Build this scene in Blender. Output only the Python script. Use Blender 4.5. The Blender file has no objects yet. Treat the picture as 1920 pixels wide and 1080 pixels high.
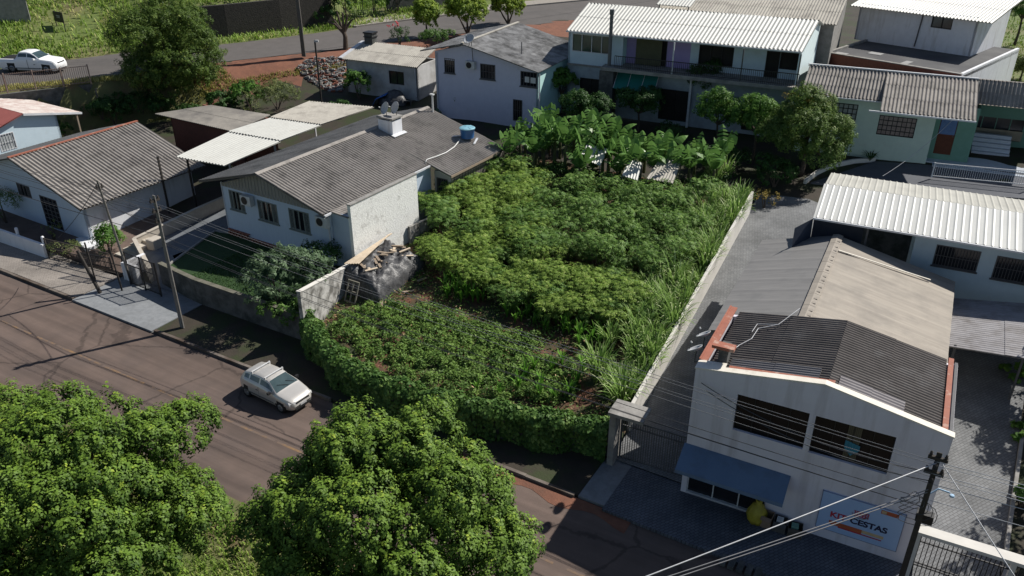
import bpy, math, random
import numpy as np
from mathutils import Vector, Matrix
R = math.radians
rng = np.random.default_rng(7); random.seed(7)
sc = bpy.context.scene
C = sc.collection
# ---------------- camera, sky, sun, exposure ----------------
H0, F0, TH = 20.5, 1540.0, R(28.0)
cd = bpy.data.cameras.new('camera'); cam = bpy.data.objects.new('camera', cd); C.objects.link(cam)
cam.location = (0, 0, H0); cam.rotation_euler = (R(90) - TH, 0, 0)
cd.sensor_width = 36; cd.lens = 36 * F0 / 1920; cd.clip_end = 2000; cd.clip_start = .5
sc.camera = cam
SUN_EL, SUN_AZ = R(44), R(28.3)            # azimuth from +X towards +Y
S = Vector((math.cos(SUN_EL)*math.cos(SUN_AZ), math.cos(SUN_EL)*math.sin(SUN_AZ), math.sin(SUN_EL)))
w = bpy.data.worlds.new('World'); sc.world = w; w.use_nodes = True
nt = w.node_tree; bg = nt.nodes['Background']
sky = nt.nodes.new('ShaderNodeTexSky'); sky.sky_type = 'NISHITA'; sky.sun_disc = False
sky.sun_elevation = SUN_EL; sky.sun_rotation = R(90) - SUN_AZ; sky.altitude = 500
nt.links.new(sky.outputs[0], bg.inputs[0]); bg.inputs[1].default_value = 0.062
sl = bpy.data.lights.new('sun', 'SUN'); sl.energy = 5.0; sl.angle = R(.5); sl.color = (1, .955, .88)
so = bpy.data.objects.new('sun', sl); C.objects.link(so); so.rotation_euler = S.to_track_quat('Z', 'Y').to_euler()
so.location = (40, 20, 60)
sc.view_settings.view_transform = 'Standard'; sc.view_settings.look = 'None'
sc.view_settings.exposure = 0.36; sc.view_settings.gamma = 1
sc.render.resolution_x, sc.render.resolution_y = 1024, 576

# ---------------- surveying helpers: photo bearing -> place in the world ----------------
sT, cT = math.sin(TH), math.cos(TH)
def ray(x, y):
    r = (x-960)/F0; u = (540-y)/F0
    return (r, cT+u*sT, -sT+u*cT)
def G(x, y, z=0):
    d = ray(x, y); t = (z-H0)/d[2]
    return Vector((d[0]*t, d[1]*t, z))
E1 = (.8616, -.5075); E2 = (.5075, .8616)   # street direction, direction away from the street
def UV(p): return (p[0]*E1[0]+p[1]*E1[1], p[0]*E2[0]+p[1]*E2[1]-20.5)
def W(u, v, z=0): return Vector((u*E1[0]+(v+20.5)*E2[0], u*E1[1]+(v+20.5)*E2[1], z))
# upper road edges (u as a function of v)
Nv = [-30, 13.6, 18.6, 21.9, 28.6, 35.5, 42, 58.4, 120]; Nu = [-80, -65.5, -61.9, -59.9, -57.1, -53, -50, -41.7, -8]
Fv = [-30, 16.9, 21.3, 26.1, 33.6, 41.5, 48, 65.6, 72.4, 120]; Fu = [-92, -71.1, -69.6, -67.6, -62.5, -59.1, -57, -49.3, -45.3, -18]
RZ = 4.6
def sst(a, b, x):
    t = np.clip((x-a)/(b-a), 0, 1); return t*t*(3-2*t)
def terr(x, y):
    x = np.asarray(x, float); y = np.asarray(y, float)
    u = x*E1[0]+y*E1[1]; v = x*E2[0]+y*E2[1]-20.5
    b = np.interp(v, [2.6, 3.4, 8, 20, 30, 40, 60, 300], [-.06, .1, .5, 1.4, 2.5, 3.2, 4.0, 7])
    b = np.where(v < 2.6, -.06, b)
    dn = (np.interp(v, Nv, Nu)-u)*.92; df = (np.interp(v, Fv, Fu)-u)*.92
    wd = np.interp(v, [22, 25], [.7, 4.5])
    off = np.interp(v, [22, 25], [1.9, .8])
    k = sst(-off-wd, -off, dn)
    z = b*(1-k)+RZ*k
    slope = np.clip(df-.4, 0, 13)*.30+np.clip(df-13, 0, 60)*.10
    step = sst(3.7, 4.7, df)*3.0+np.clip(df-4, 0, 80)*.1
    kk = np.interp(v, [30, 34], [0, 1])
    step2 = sst(3.0, 3.4, df)*.3
    kk2 = np.interp(v, [47, 50], [0, 1])
    bank = slope*(1-kk)+(step*(1-kk2)+step2*kk2)*kk
    z = z+np.where(df > 0, bank, 0)
    z = z+np.where((v > 3.4) & (df < -8), .06*np.sin(x*.9)*np.sin(y*1.1), 0)
    return np.where(v < 2.4, -.06, z)
def T1(p): return float(terr(p[0], p[1]))
def GT(px, py, zf=T1):
    z = 2.0
    for _ in range(40):
        p = G(px, py, z); z = z*.4+zf(p)*.6
    p = G(px, py, z); return p
def zlot(p):
    v = UV(p)[1]; return .28+.095*max(v-2, 0)
def zdrv(p):
    return float(np.interp(UV(p)[1], [2.2, 4, 24, 60], [.12, .3, 2.2, 2.6]))

# ---------------- materials ----------------
MATS = {}
def mat(name, c1, c2=None, scale=4, rough=.85, bump=0, bscale=None, stain=None, sscale=.7, sthr=(.45, .7), metal=0, spec=.35, rv=0, streak=None, coord='Object', sstreak=None, crack=0, lane=None):
    if name in MATS: return MATS[name]
    m = bpy.data.materials.new(name); m.use_nodes = True; n = m.node_tree; N = n.nodes; L = n.links
    b = N['Principled BSDF']; b.inputs['Roughness'].default_value = rough; b.inputs['Metallic'].default_value = metal
    b.inputs['Specular IOR Level'].default_value = spec
    c2 = c2 or tuple(q*.75 for q in c1)
    tc = N.new('ShaderNodeTexCoord')
    mp = N.new('ShaderNodeMapping'); L.new(tc.outputs[coord], mp.inputs[0])
    if streak: mp.inputs['Scale'].default_value = streak
    def noise(s, det=5, use=mp):
        q = N.new('ShaderNodeTexNoise'); q.inputs['Scale'].default_value = s; q.inputs['Detail'].default_value = det
        q.inputs['Roughness'].default_value = .62
        L.new(use.outputs[0], q.inputs['Vector']); return q
    n1 = noise(scale)
    rmp = N.new('ShaderNodeMapRange'); rmp.inputs[1].default_value = .3; rmp.inputs[2].default_value = .7
    L.new(n1.outputs[0], rmp.inputs[0])
    fac = rmp.outputs[0]
    if rv:
        at = N.new('ShaderNodeAttribute'); at.attribute_name = 'rv'
        mx = N.new('ShaderNodeMix'); mx.data_type = 'FLOAT'; mx.inputs[0].default_value = rv
        L.new(fac, mx.inputs[2]); L.new(at.outputs['Fac'], mx.inputs[3]); fac = mx.outputs[0]
    mix = N.new('ShaderNodeMix'); mix.data_type = 'RGBA'
    mix.inputs[6].default_value = (*c1, 1); mix.inputs[7].default_value = (*c2, 1)
    L.new(fac, mix.inputs[0]); out = mix.outputs[2]
    if stain:
        tc2 = N.new('ShaderNodeMapping'); L.new(tc.outputs[coord], tc2.inputs[0])
        if sstreak: tc2.inputs['Scale'].default_value = sstreak
        n2 = noise(sscale, 8, tc2)
        r2 = N.new('ShaderNodeMapRange'); r2.inputs[1].default_value = sthr[0]; r2.inputs[2].default_value = sthr[1]
        L.new(n2.outputs[0], r2.inputs[0])
        m2 = N.new('ShaderNodeMix'); m2.data_type = 'RGBA'; L.new(r2.outputs[0], m2.inputs[0])
        L.new(out, m2.inputs[6]); m2.inputs[7].default_value = (*stain, 1); out = m2.outputs[2]
    if lane:                       # long stains that follow the traffic
        tc3 = N.new('ShaderNodeMapping'); L.new(tc.outputs[coord], tc3.inputs[0]); tc3.vector_type = 'TEXTURE'; tc3.inputs['Rotation'].default_value = (0, 0, -lane); tc3.inputs['Scale'].default_value = (28, 1.1, 1)
        n4 = noise(1.6, 7, tc3); r4 = N.new('ShaderNodeMapRange'); r4.inputs[1].default_value = .35; r4.inputs[2].default_value = .68; r4.inputs[3].default_value = .74; r4.inputs[4].default_value = 1.2
        L.new(n4.outputs[0], r4.inputs[0]); m4 = N.new('ShaderNodeMix'); m4.data_type = 'RGBA'; m4.blend_type = 'MULTIPLY'; m4.inputs[0].default_value = 1
        L.new(out, m4.inputs[6]); L.new(r4.outputs[0], m4.inputs[7]); out = m4.outputs[2]
    if crack:
        vo = N.new('ShaderNodeTexVoronoi'); vo.feature = 'DISTANCE_TO_EDGE'; vo.inputs['Scale'].default_value = crack
        nd = noise(1.3, 6); mxv = N.new('ShaderNodeMix'); mxv.data_type = 'RGBA'; mxv.inputs[0].default_value = .35; L.new(mp.outputs[0], mxv.inputs[6]); L.new(nd.outputs['Color'], mxv.inputs[7]); L.new(mxv.outputs[2], vo.inputs['Vector'])
        r5 = N.new('ShaderNodeMapRange'); r5.inputs[1].default_value = .004; r5.inputs[2].default_value = .012; r5.inputs[3].default_value = .62; r5.inputs[4].default_value = 1; L.new(vo.outputs['Distance'], r5.inputs[0])
        m5 = N.new('ShaderNodeMix'); m5.data_type = 'RGBA'; m5.blend_type = 'MULTIPLY'; m5.inputs[0].default_value = 1
        L.new(out, m5.inputs[6]); L.new(r5.outputs[0], m5.inputs[7]); out = m5.outputs[2]
    L.new(out, b.inputs['Base Color'])
    if bump:
        n3 = noise(bscale or scale*4, 6)
        bp = N.new('ShaderNodeBump'); bp.inputs['Strength'].default_value = bump; bp.inputs['Distance'].default_value = .03
        L.new(n3.outputs[0], bp.inputs['Height']); L.new(bp.outputs[0], b.inputs['Normal'])
    MATS[name] = m; return m
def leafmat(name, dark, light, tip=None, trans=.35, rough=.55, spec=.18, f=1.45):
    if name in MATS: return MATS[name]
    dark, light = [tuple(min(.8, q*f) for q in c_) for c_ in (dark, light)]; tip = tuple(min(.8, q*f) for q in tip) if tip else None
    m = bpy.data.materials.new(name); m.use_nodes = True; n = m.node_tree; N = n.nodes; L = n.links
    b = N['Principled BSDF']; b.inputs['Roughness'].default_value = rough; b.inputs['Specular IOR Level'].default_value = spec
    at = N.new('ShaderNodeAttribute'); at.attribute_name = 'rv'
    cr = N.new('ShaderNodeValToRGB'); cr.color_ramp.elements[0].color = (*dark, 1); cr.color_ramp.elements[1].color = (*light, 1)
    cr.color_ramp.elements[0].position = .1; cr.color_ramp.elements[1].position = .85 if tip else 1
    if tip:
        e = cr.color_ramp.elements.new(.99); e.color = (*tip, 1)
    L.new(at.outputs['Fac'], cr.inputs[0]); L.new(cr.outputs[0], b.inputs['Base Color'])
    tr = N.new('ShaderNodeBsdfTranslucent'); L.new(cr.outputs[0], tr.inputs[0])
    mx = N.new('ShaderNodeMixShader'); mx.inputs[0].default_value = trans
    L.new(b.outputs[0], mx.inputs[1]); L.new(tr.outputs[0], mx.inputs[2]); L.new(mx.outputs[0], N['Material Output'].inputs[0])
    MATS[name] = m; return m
def pavermat(name, c1, c2, mortar, scale, rot=0, bw=.5, rh=.25, rough=.85):
    if name in MATS: return MATS[name]
    m = bpy.data.materials.new(name); m.use_nodes = True; n = m.node_tree; N = n.nodes; L = n.links
    b = N['Principled BSDF']; b.inputs['Roughness'].default_value = rough; b.inputs['Specular IOR Level'].default_value = .3
    tc = N.new('ShaderNodeTexCoord'); mp = N.new('ShaderNodeMapping'); mp.inputs['Rotation'].default_value = (0, 0, rot)
    L.new(tc.outputs['Object'], mp.inputs[0])
    br = N.new('ShaderNodeTexBrick'); L.new(mp.outputs[0], br.inputs[0])
    br.inputs['Color1'].default_value = (*c1, 1); br.inputs['Color2'].default_value = (*c2, 1); br.inputs['Mortar'].default_value = (*mortar, 1)
    br.inputs['Scale'].default_value = scale; br.inputs['Brick Width'].default_value = bw; br.inputs['Row Height'].default_value = rh
    br.inputs['Mortar Size'].default_value = .03; br.inputs['Mortar Smooth'].default_value = .3
    ns = N.new('ShaderNodeTexNoise'); ns.inputs['Scale'].default_value = .8; ns.inputs['Detail'].default_value = 8
    L.new(tc.outputs['Object'], ns.inputs[0])
    mr = N.new('ShaderNodeMapRange'); mr.inputs[1].default_value = .3; mr.inputs[2].default_value = .7; mr.inputs[3].default_value = .72; mr.inputs[4].default_value = 1.12
    L.new(ns.outputs[0], mr.inputs[0])
    mx = N.new('ShaderNodeMix'); mx.data_type = 'RGBA'; mx.blend_type = 'MULTIPLY'; mx.inputs[0].default_value = 1
    L.new(br.outputs[0], mx.inputs[6]); L.new(mr.outputs[0], mx.inputs[7]); L.new(mx.outputs[2], b.inputs['Base Color'])
    bp = N.new('ShaderNodeBump'); bp.inputs['Strength'].default_value = .4; bp.inputs['Distance'].default_value = .01; bp.invert = True
    L.new(br.outputs['Fac'], bp.inputs['Height']); L.new(bp.outputs[0], b.inputs['Normal'])
    MATS[name] = m; return m

# ---------------- mesh helpers ----------------
class MB:
    def __init__(s): s.v = []; s.f = []; s.m = []; s.o = Matrix.Identity(4); s.rv = None
    def at(s, x=0, y=0, z=0, a=0): s.o = Matrix.Translation((x, y, z)) @ Matrix.Rotation(R(a), 4, 'Z'); return s
    def P(s, p): s.v.append(tuple(s.o @ Vector(p))); return len(s.v)-1
    def poly(s, pts, m=0): s.f.append([s.P(p) for p in pts]); s.m.append(m); return s
    def box(s, x0, x1, y0, y1, z0, z1, m=0):
        i = [s.P(p) for p in ((x0, y0, z0), (x1, y0, z0), (x1, y1, z0), (x0, y1, z0), (x0, y0, z1), (x1, y0, z1), (x1, y1, z1), (x0, y1, z1))]
        for q in ((0, 3, 2, 1), (4, 5, 6, 7), (0, 1, 5, 4), (1, 2, 6, 5), (2, 3, 7, 6), (3, 0, 4, 7)):
            s.f.append([i[k] for k in q]); s.m.append(m)
        return s
    def beam(s, a, b, w, h=None, m=0):
        a, b = Vector(a), Vector(b); h = h or w; d = (b-a).normalized()
        up = Vector((0, 0, 1)) if abs(d.z) < .95 else Vector((1, 0, 0))
        sx = d.cross(up).normalized()*w/2; sy = sx.cross(d).normalized()*h/2
        i = [s.P(p) for p in (a-sx-sy, a+sx-sy, a+sx+sy, a-sx+sy, b-sx-sy, b+sx-sy, b+sx+sy, b-sx+sy)]
        for q in ((0, 1, 2, 3), (7, 6, 5, 4), (0, 4, 5, 1), (1, 5, 6, 2), (2, 6, 7, 3), (3, 7, 4, 0)):
            s.f.append([i[k] for k in q]); s.m.append(m)
        return s
    def slab(s, pts, th, m=0):                     # polygon extruded down
        n = len(pts); a = [s.P(p) for p in pts]; b = [s.P((p[0], p[1], p[2]-th)) for p in pts]
        s.f.append(a); s.m.append(m); s.f.append(b[::-1]); s.m.append(m)
        for k in range(n):
            s.f.append([a[k], b[k], b[(k+1) % n], a[(k+1) % n]]); s.m.append(m)
        return s
    def tube(s, pts, r, n=6, m=0, cap=True):
        pts = [Vector(p) for p in pts]; rs = r if isinstance(r, (list, tuple)) else [r]*len(pts); rings = []
        for k, p in enumerate(pts):
            d = (pts[min(k+1, len(pts)-1)]-pts[max(k-1, 0)]).normalized()
            up = Vector((0, 0, 1)) if abs(d.z) < .9 else Vector((1, 0, 0))
            a = d.cross(up).normalized(); b = a.cross(d)
            rings.append([s.P(p+(a*math.cos(t)+b*math.sin(t))*rs[k]) for t in [2*math.pi*j/n for j in range(n)]])
        for k in range(len(pts)-1):
            for j in range(n):
                s.f.append([rings[k][j], rings[k][(j+1) % n], rings[k+1][(j+1) % n], rings[k+1][j]]); s.m.append(m)
        if cap: s.f.append(rings[0][::-1]); s.m.append(m); s.f.append(rings[-1]); s.m.append(m)
        return s
    def lathe(s, prof, n=24, m=0, c=(0, 0, 0)):
        rings = [[s.P((c[0]+r*math.cos(2*math.pi*j/n), c[1]+r*math.sin(2*math.pi*j/n), c[2]+z)) for j in range(n)] for r, z in prof]
        for k in range(len(prof)-1):
            for j in range(n):
                s.f.append([rings[k][j], rings[k][(j+1) % n], rings[k+1][(j+1) % n], rings[k+1][j]]); s.m.append(m)
        return s
    def wall(s, x0, x1, z0, top, y=0, th=.15, ops=(), m=0, mi=None):
        """wall facing -y; top = height or profile [(x,z)..]; ops = openings (x0,x1,z0,z1)"""
        prof = [(x0, top), (x1, top)] if not isinstance(top, (list, tuple)) else list(top)
        zr = min(q[1] for q in prof)
        if ops: zr = max(zr, max(o[3] for o in ops)) if False else zr
        xs = sorted({x0, x1, *[o[0] for o in ops], *[o[1] for o in ops]}); zs = sorted({z0, zr, *[o[2] for o in ops], *[min(o[3], zr) for o in ops]})
        for i in range(len(xs)-1):
            for j in range(len(zs)-1):
                cx, cz = (xs[i]+xs[i+1])/2, (zs[j]+zs[j+1])/2
                if any(o[0] < cx < o[1] and o[2] < cz < o[3] for o in ops): continue
                for yy, r in ((y, 0), (y+th, 1)):
                    q = [(xs[i], yy, zs[j]), (xs[i+1], yy, zs[j]), (xs[i+1], yy, zs[j+1]), (xs[i], yy, zs[j+1])]
                    s.poly(q[::-1] if r else q, m)
        for a, b, c, d in ops:
            for q in (((a, c), (b, c)), ((b, d), (a, d)), ((a, d), (a, c)), ((b, c), (b, d))):
                (p, r), (t, e) = q
                s.poly([(p, y, r), (p, y+th, r), (t, y+th, e), (t, y, e)], m if mi is None else mi)
        if any(abs(q[1]-zr) > 1e-4 for q in prof):
            pts = [(x0, zr)]+[q for q in prof[::1] if q[1] > zr+1e-4 or True]+[(x1, zr)]
            pl = []
            for q in [(x0, zr), (x1, zr)]+prof[::-1]:
                if not pl or (abs(pl[-1][0]-q[0])+abs(pl[-1][1]-q[1])) > 1e-4: pl.append(q)
            if (abs(pl[-1][0]-pl[0][0])+abs(pl[-1][1]-pl[0][1])) < 1e-4: pl.pop()
            for k in range(1, len(pl)-1):
                s.poly([(pl[0][0], y, pl[0][1]), (pl[k][0], y, pl[k][1]), (pl[k+1][0], y, pl[k+1][1])], m)
                s.poly([(pl[0][0], y+th, pl[0][1]), (pl[k+1][0], y+th, pl[k+1][1]), (pl[k][0], y+th, pl[k][1])], m)
        for k in range(len(prof)-1):
            (a, b), (c, d) = prof[k], prof[k+1]
            s.poly([(a, y, b), (c, y, d), (c, y+th, d), (a, y+th, b)], m)
        for xx in (x0, x1):
            zt = prof[0][1] if xx == x0 else prof[-1][1]
            s.poly([(xx, y, z0), (xx, y, zt), (xx, y+th, zt), (xx, y+th, z0)], m)
        return s
    def build(s, name, mats, parent=None, smooth=False, rv=None):
        me = bpy.data.meshes.new(name); me.from_pydata(s.v, [], s.f)
        for q in (mats if isinstance(mats, (list, tuple)) else [mats]): me.materials.append(q)
        if len(me.materials) > 1: me.polygons.foreach_set('material_index', s.m)
        if smooth: me.polygons.foreach_set('use_smooth', [True]*len(me.polygons))
        if rv is not None:
            a = me.attributes.new('rv', 'FLOAT', 'FACE'); a.data.foreach_set('value', rv)
        me.update(); o = bpy.data.objects.new(name, me); C.objects.link(o)
        if parent: o.parent = parent
        return o
def npmesh(name, V, Q, mats, parent=None, rv=None, mi=None, smooth=False):
    V = np.asarray(V, np.float32).reshape(-1, 3); Q = np.asarray(Q, np.int32); k = Q.shape[1]
    me = bpy.data.meshes.new(name)
    me.vertices.add(len(V)); me.vertices.foreach_set('co', V.ravel())
    me.loops.add(Q.size); me.loops.foreach_set('vertex_index', Q.ravel())
    me.polygons.add(len(Q)); me.polygons.foreach_set('loop_start', np.arange(0, Q.size, k, dtype=np.int32))
    for q in (mats if isinstance(mats, (list, tuple)) else [mats]): me.materials.append(q)
    me.update(calc_edges=True)
    if rv is not None:
        a = me.attributes.new('rv', 'FLOAT', 'FACE'); a.data.foreach_set('value', np.asarray(rv, np.float32))
    if mi is not None: me.polygons.foreach_set('material_index', np.asarray(mi, np.int32))
    if smooth: me.polygons.foreach_set('use_smooth', [True]*len(me.polygons))
    o = bpy.data.objects.new(name, me); C.objects.link(o)
    if parent: o.parent = parent
    return o
def tag(o, label=None, cat=None, group=None, kind=None):
    if label: o['label'] = label
    if cat: o['category'] = cat
    if group: o['group'] = group
    if kind: o['kind'] = kind
    return o
def thing(name, label, cat, loc=(0, 0, 0), a=0, group=None):
    o = bpy.data.objects.new(name, None); C.objects.link(o); o.location = loc; o.rotation_euler = (0, 0, R(a)); o.empty_display_size = .3
    return tag(o, label, cat, group)
def dup(root, loc, rz=0, sc_=1, label=None):
    r = root.copy(); C.objects.link(r); r.location = loc; r.rotation_euler = (0, 0, rz); r.scale = (sc_,)*3
    if label: r['label'] = label
    for ch in list(root.children):
        c = ch.copy(); C.objects.link(c); c.parent = r
        for g in ch.children:
            d = g.copy(); C.objects.link(d); d.parent = c
    return r
def corr(name, p00, p10, p11, p01, m, parent, pitch=.177, amp=.025, rows=3, th=.03, prof='sin', sw=1.06, samp=6, light=None):
    """corrugated sheet roof: p00->p10 runs across the waves (eave), p00->p01 runs along them (up to the ridge)"""
    p00, p10, p11, p01 = [np.array(p, float) for p in (p00, p10, p11, p01)]
    Wd = np.linalg.norm(p10-p00); nw = max(2, round(Wd/pitch)); nx = nw*samp+1
    up = np.cross(p10-p00, p01-p00); up /= np.linalg.norm(up); up = up if up[2] > 0 else -up
    s = np.linspace(0, 1, nx); ph = s*nw*2*np.pi
    if prof == 'sin': hgt = amp*np.sin(ph)
    elif prof == 'trap': hgt = amp*np.clip(np.sin(ph)*2.2, -1, 1)
    else:
        fr = (s*nw) % 1; hgt = amp*(np.exp(-((fr-.5)/.09)**2))*2-amp
    V = []; Q = []; rv = []; base = 0
    ncol = max(1, round(Wd/sw)); colr = rng.random((rows, ncol))
    for r in range(rows):
        t0, t1 = r/rows, (r+1)/rows+(.012 if r < rows-1 else 0)
        for t, lift in ((t0, .016 if r else 0), (t1, 0)):
            a = p00+(p01-p00)*t; b = p10+(p11-p10)*t
            pts = a+np.outer(s, b-a)+np.outer(hgt+lift, up); V.append(pts)
        i = np.arange(nx-1); Q.append(np.stack([base+i, base+i+1, base+nx+i+1, base+nx+i], 1))
        rv.append(colr[r, np.minimum((s[:-1]*ncol).astype(int), ncol-1)]); base += 2*nx
    V = np.concatenate(V); Q = np.concatenate(Q); rv = np.concatenate(rv)
    dn = -up*(amp+th); B = np.array([p00+dn, p10+dn, p11+dn, p01+dn]); T = np.array([p00-up*amp*.9, p10-up*amp*.9, p11-up*amp*.9, p01-up*amp*.9])
    V = np.concatenate([V, B, T])
    Q = np.concatenate([Q, [[base+3, base+2, base+1, base], *[[base+k, base+(k+1) % 4, base+4+(k+1) % 4, base+4+k] for k in range(4)]]])
    rv = np.concatenate([rv, [.5]*5])
    return npmesh(name, V, Q, m, parent, rv)
def dress(px, n=1): return px
def window(parent, x0, x1, z0, z1, y=0, at=(0, 0, 0, 0), style='bars', fm=None, pm=None, nb=6, fw=.05, name='window', pname='pane', label=None, sill=None):
    """frame (part) > pane (sub-part), set in an opening of a wall facing -y"""
    f = MB().at(*at); fm = fm or MATS['win_grey']; pm = pm or MATS['glass_dark']
    f.box(x0, x1, y-.02, y+.05, z0, z0+fw); f.box(x0, x1, y-.02, y+.05, z1-fw, z1)
    f.box(x0, x0+fw, y-.02, y+.05, z0+fw, z1-fw); f.box(x1-fw, x1, y-.02, y+.05, z0+fw, z1-fw)
    if style in ('bars', 'barsgrid'):
        for k in range(1, nb):
            x = x0+(x1-x0)*k/nb; f.box(x-.012, x+.012, y-.05, y-.026, z0+fw, z1-fw)
        f.box(x0+fw, x1-fw, y-.024, y-.004, (z0+z1)/2-.015, (z0+z1)/2+.015)
    if style == 'grid':
        for k in range(1, nb):
            x = x0+(x1-x0)*k/nb; f.box(x-.02, x+.02, y-.01, y+.03, z0+fw, z1-fw)
        nz = max(3, round((z1-z0)/.28))
        for k in range(1, nz):
            z = z0+(z1-z0)*k/nz; f.box(x0+fw, x1-fw, y-.012, y+.026, z-.018, z+.018)
    if style == 'shutter':
        for k in range(1, 4):
            x = x0+(x1-x0)*k/4; f.box(x-.035, x+.035, y-.03, y+.02, z0+fw, z1-fw)
        for k in range(nb*3):
            z = z0+fw+(z1-z0-2*fw)*(k+.5)/(nb*3)
            f.box(x0+fw, x0+(x1-x0)/4-.035, y-.012, y+.012, z-.015, z+.012)
            f.box(x0+(x1-x0)*3/4+.035, x1-fw, y-.012, y+.012, z-.015, z+.012)
    if style == 'slide':
        for k in range(1, nb):
            x = x0+(x1-x0)*k/nb; f.box(x-.025, x+.025, y-.01, y+.04, z0+fw, z1-fw)
    if sill: f.box(x0-.06, x1+.06, y-.09, y+.0, z0-.06, z0)
    o = f.build(name, fm, parent); 
    if label: o['label'] = label
    p = MB().at(*at); p.poly([(x0+fw*.5, y+.06, z0+fw*.5), (x1-fw*.5, y+.06, z0+fw*.5), (x1-fw*.5, y+.06, z1-fw*.5), (x0+fw*.5, y+.06, z1-fw*.5)])
    p.build(pname, pm, o); return o
def door(parent, x0, x1, z0, z1, y=0, at=(0, 0, 0, 0), m=None, name='door'):
    f = MB().at(*at); f.box(x0, x1, y+.03, y+.08, z0, z1)
    for a, b in ((.1, .45), (.55, .9)):
        f.box(x0+.1, x1-.1, y+.015, y+.03, z0+(z1-z0)*a, z0+(z1-z0)*b)
    o = f.build(name, m, parent); h = MB().at(*at); h.box(x1-.16, x1-.06, y-.02, y+.03, z0+(z1-z0)*.5, z0+(z1-z0)*.5+.03); h.build('handle', MATS['win_grey'], o); return o
def ac_unit(parent, x, z, y, label='air conditioner outdoor unit'):
    o = MB().box(x, x+.75, y-.32, y-.04, z, z+.55).box(x+.02, x+.1, y-.04, y, z-.06, z).box(x+.6, x+.68, y-.04, y, z-.06, z).build('air_conditioner', MATS['white_plastic'], parent)
    g = MB(); g.o = Matrix.Translation((x+.3, y-.33, z+.28)) @ Matrix.Rotation(R(90), 4, 'X')
    g.lathe([(.22, 0), (.22, .012), (.03, .012), (.001, .014)], 20); g.build('fan_grille', MATS['black_metal'], o); return o
def dish(name, label, loc, r=.32, face=(.6, .5, .55), group='satellite dishes'):
    t = thing(name, label, 'satellite dish', loc, 0, group)
    d = Vector(face).normalized(); q = d.to_track_quat('Z', 'Y').to_matrix().to_4x4()
    b = MB(); b.o = Matrix.Translation(Vector((0, 0, .45))) @ q
    b.lathe([(.001, 0), (r*.3, .01), (r*.6, .04), (r*.85, .085), (r, .12), (r*1.02, .11), (r*.85, .07), (r*.5, .015), (.001, -.02)], 24); b.build('reflector', MATS['dish_grey'], t, True)
    MB().tube([(0, 0, 0), (0, 0, .3), tuple(Vector((0, 0, .45))-d*.03)], .022).build('mast', MATS['win_grey'], t)
    c = Vector((0, 0, .45)); side = d.cross(Vector((0, 0, 1))).normalized(); lo = side.cross(d).normalized()
    lo = lo if lo.z < 0 else -lo
    MB().tube([c+lo*r*.95+d*.09, c+d*r*1.15+lo*.05], .012, 5).build('feed_arm', MATS['win_grey'], t)
    MB().tube([c+d*r*1.1+lo*.05, c+d*r*1.35+lo*.05], .03, 8).build('receiver', MATS['white_plastic'], t)
    return t

# palette
mat('win_grey', (.10, .10, .105), rough=.5); mat('win_dark', (.02, .02, .022), rough=.5); mat('win_white', (.62, .63, .65), rough=.5)
mat('glass_dark', (.012, .014, .018), (.02, .022, .028), 1.5, rough=.12, spec=.5)
mat('glass_pink', (.16, .11, .10), (.10, .07, .07), 3, rough=.3)
mat('interior_dark', (.015, .014, .013), (.028, .025, .022), 1, rough=.9)  # near-black: darkness behind openings put into the colour of panes and plinth
mat('white_plastic', (.6, .61, .6), rough=.45); mat('black_metal', (.018, .018, .02), rough=.5)
mat('dish_grey', (.45, .46, .47), rough=.5)
mat('white_paint', (.70, .71, .74), (.62, .63, .66), 2, stain=(.40, .38, .36), sscale=.9, sthr=(.52, .8), sstreak=(2.5, 2.5, .35), bump=.15, bscale=30)
mat('shop_paint', (.64, .62, .68), (.58, .56, .62), 1.2, stain=(.40, .37, .39), sscale=.7, sthr=(.5, .8), sstreak=(3, 3, .3), bump=.1, bscale=25)
mat('blue_white', (.50, .58, .68), (.44, .52, .62), 3, streak=(6, 6, .4), stain=(.36, .40, .45), sscale=1.2, sthr=(.6, .9))
mat('aqua_paint', (.45, .68, .66), (.40, .62, .60), 2)
mat('pale_green', (.52, .62, .55), (.46, .56, .50), 2, stain=(.38, .40, .36), sscale=.7, sthr=(.6, .9))
mat('green_dark', (.16, .30, .24), (.13, .26, .2), 2)
mat('pale_blue', (.50, .60, .66), (.45, .55, .61), 2, stain=(.4, .42, .42), sthr=(.6, .9))
mat('cream_paint', (.52, .49, .43), (.45, .42, .37), 2, stain=(.3, .27, .23), sthr=(.55, .9))
mat('lilac', (.35, .28, .5), (.3, .24, .45), 2)
mat('concrete', (.30, .29, .27), (.20, .19, .18), 3, bump=.3, stain=(.10, .10, .09), sscale=1.2, sthr=(.5, .8))
mat('concrete_dark', (.12, .12, .115), (.07, .07, .068), 2, bump=.3, stain=(.03, .035, .03), sscale=1.0, sthr=(.45, .7))
mat('rough_plaster', (.80, .80, .77), (.66, .66, .64), 9, bump=.8, bscale=14, stain=(.36, .35, .33), sscale=2.4, sthr=(.56, .76))
mat('stained_wall', (.50, .49, .47), (.34, .33, .31), 6, bump=.6, bscale=14, stain=(.12, .115, .105), sscale=1.6, sthr=(.42, .62))
mat('beige_wall', (.46, .42, .36), (.38, .34, .29), 2, stain=(.25, .22, .19), sthr=(.58, .85))
mat('garden_wall', (.60, .58, .54), (.52, .50, .465), 2, stain=(.30, .28, .26), sthr=(.58, .85))
mat('timber', (.30, .24, .18), (.20, .155, .115), 6, streak=(1, 1, 8)); mat('grey_timber', (.16, .145, .13), (.09, .082, .075), 6, streak=(1, 1, 8))
mat('pine', (.60, .50, .38), (.45, .36, .26), 4)
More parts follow.
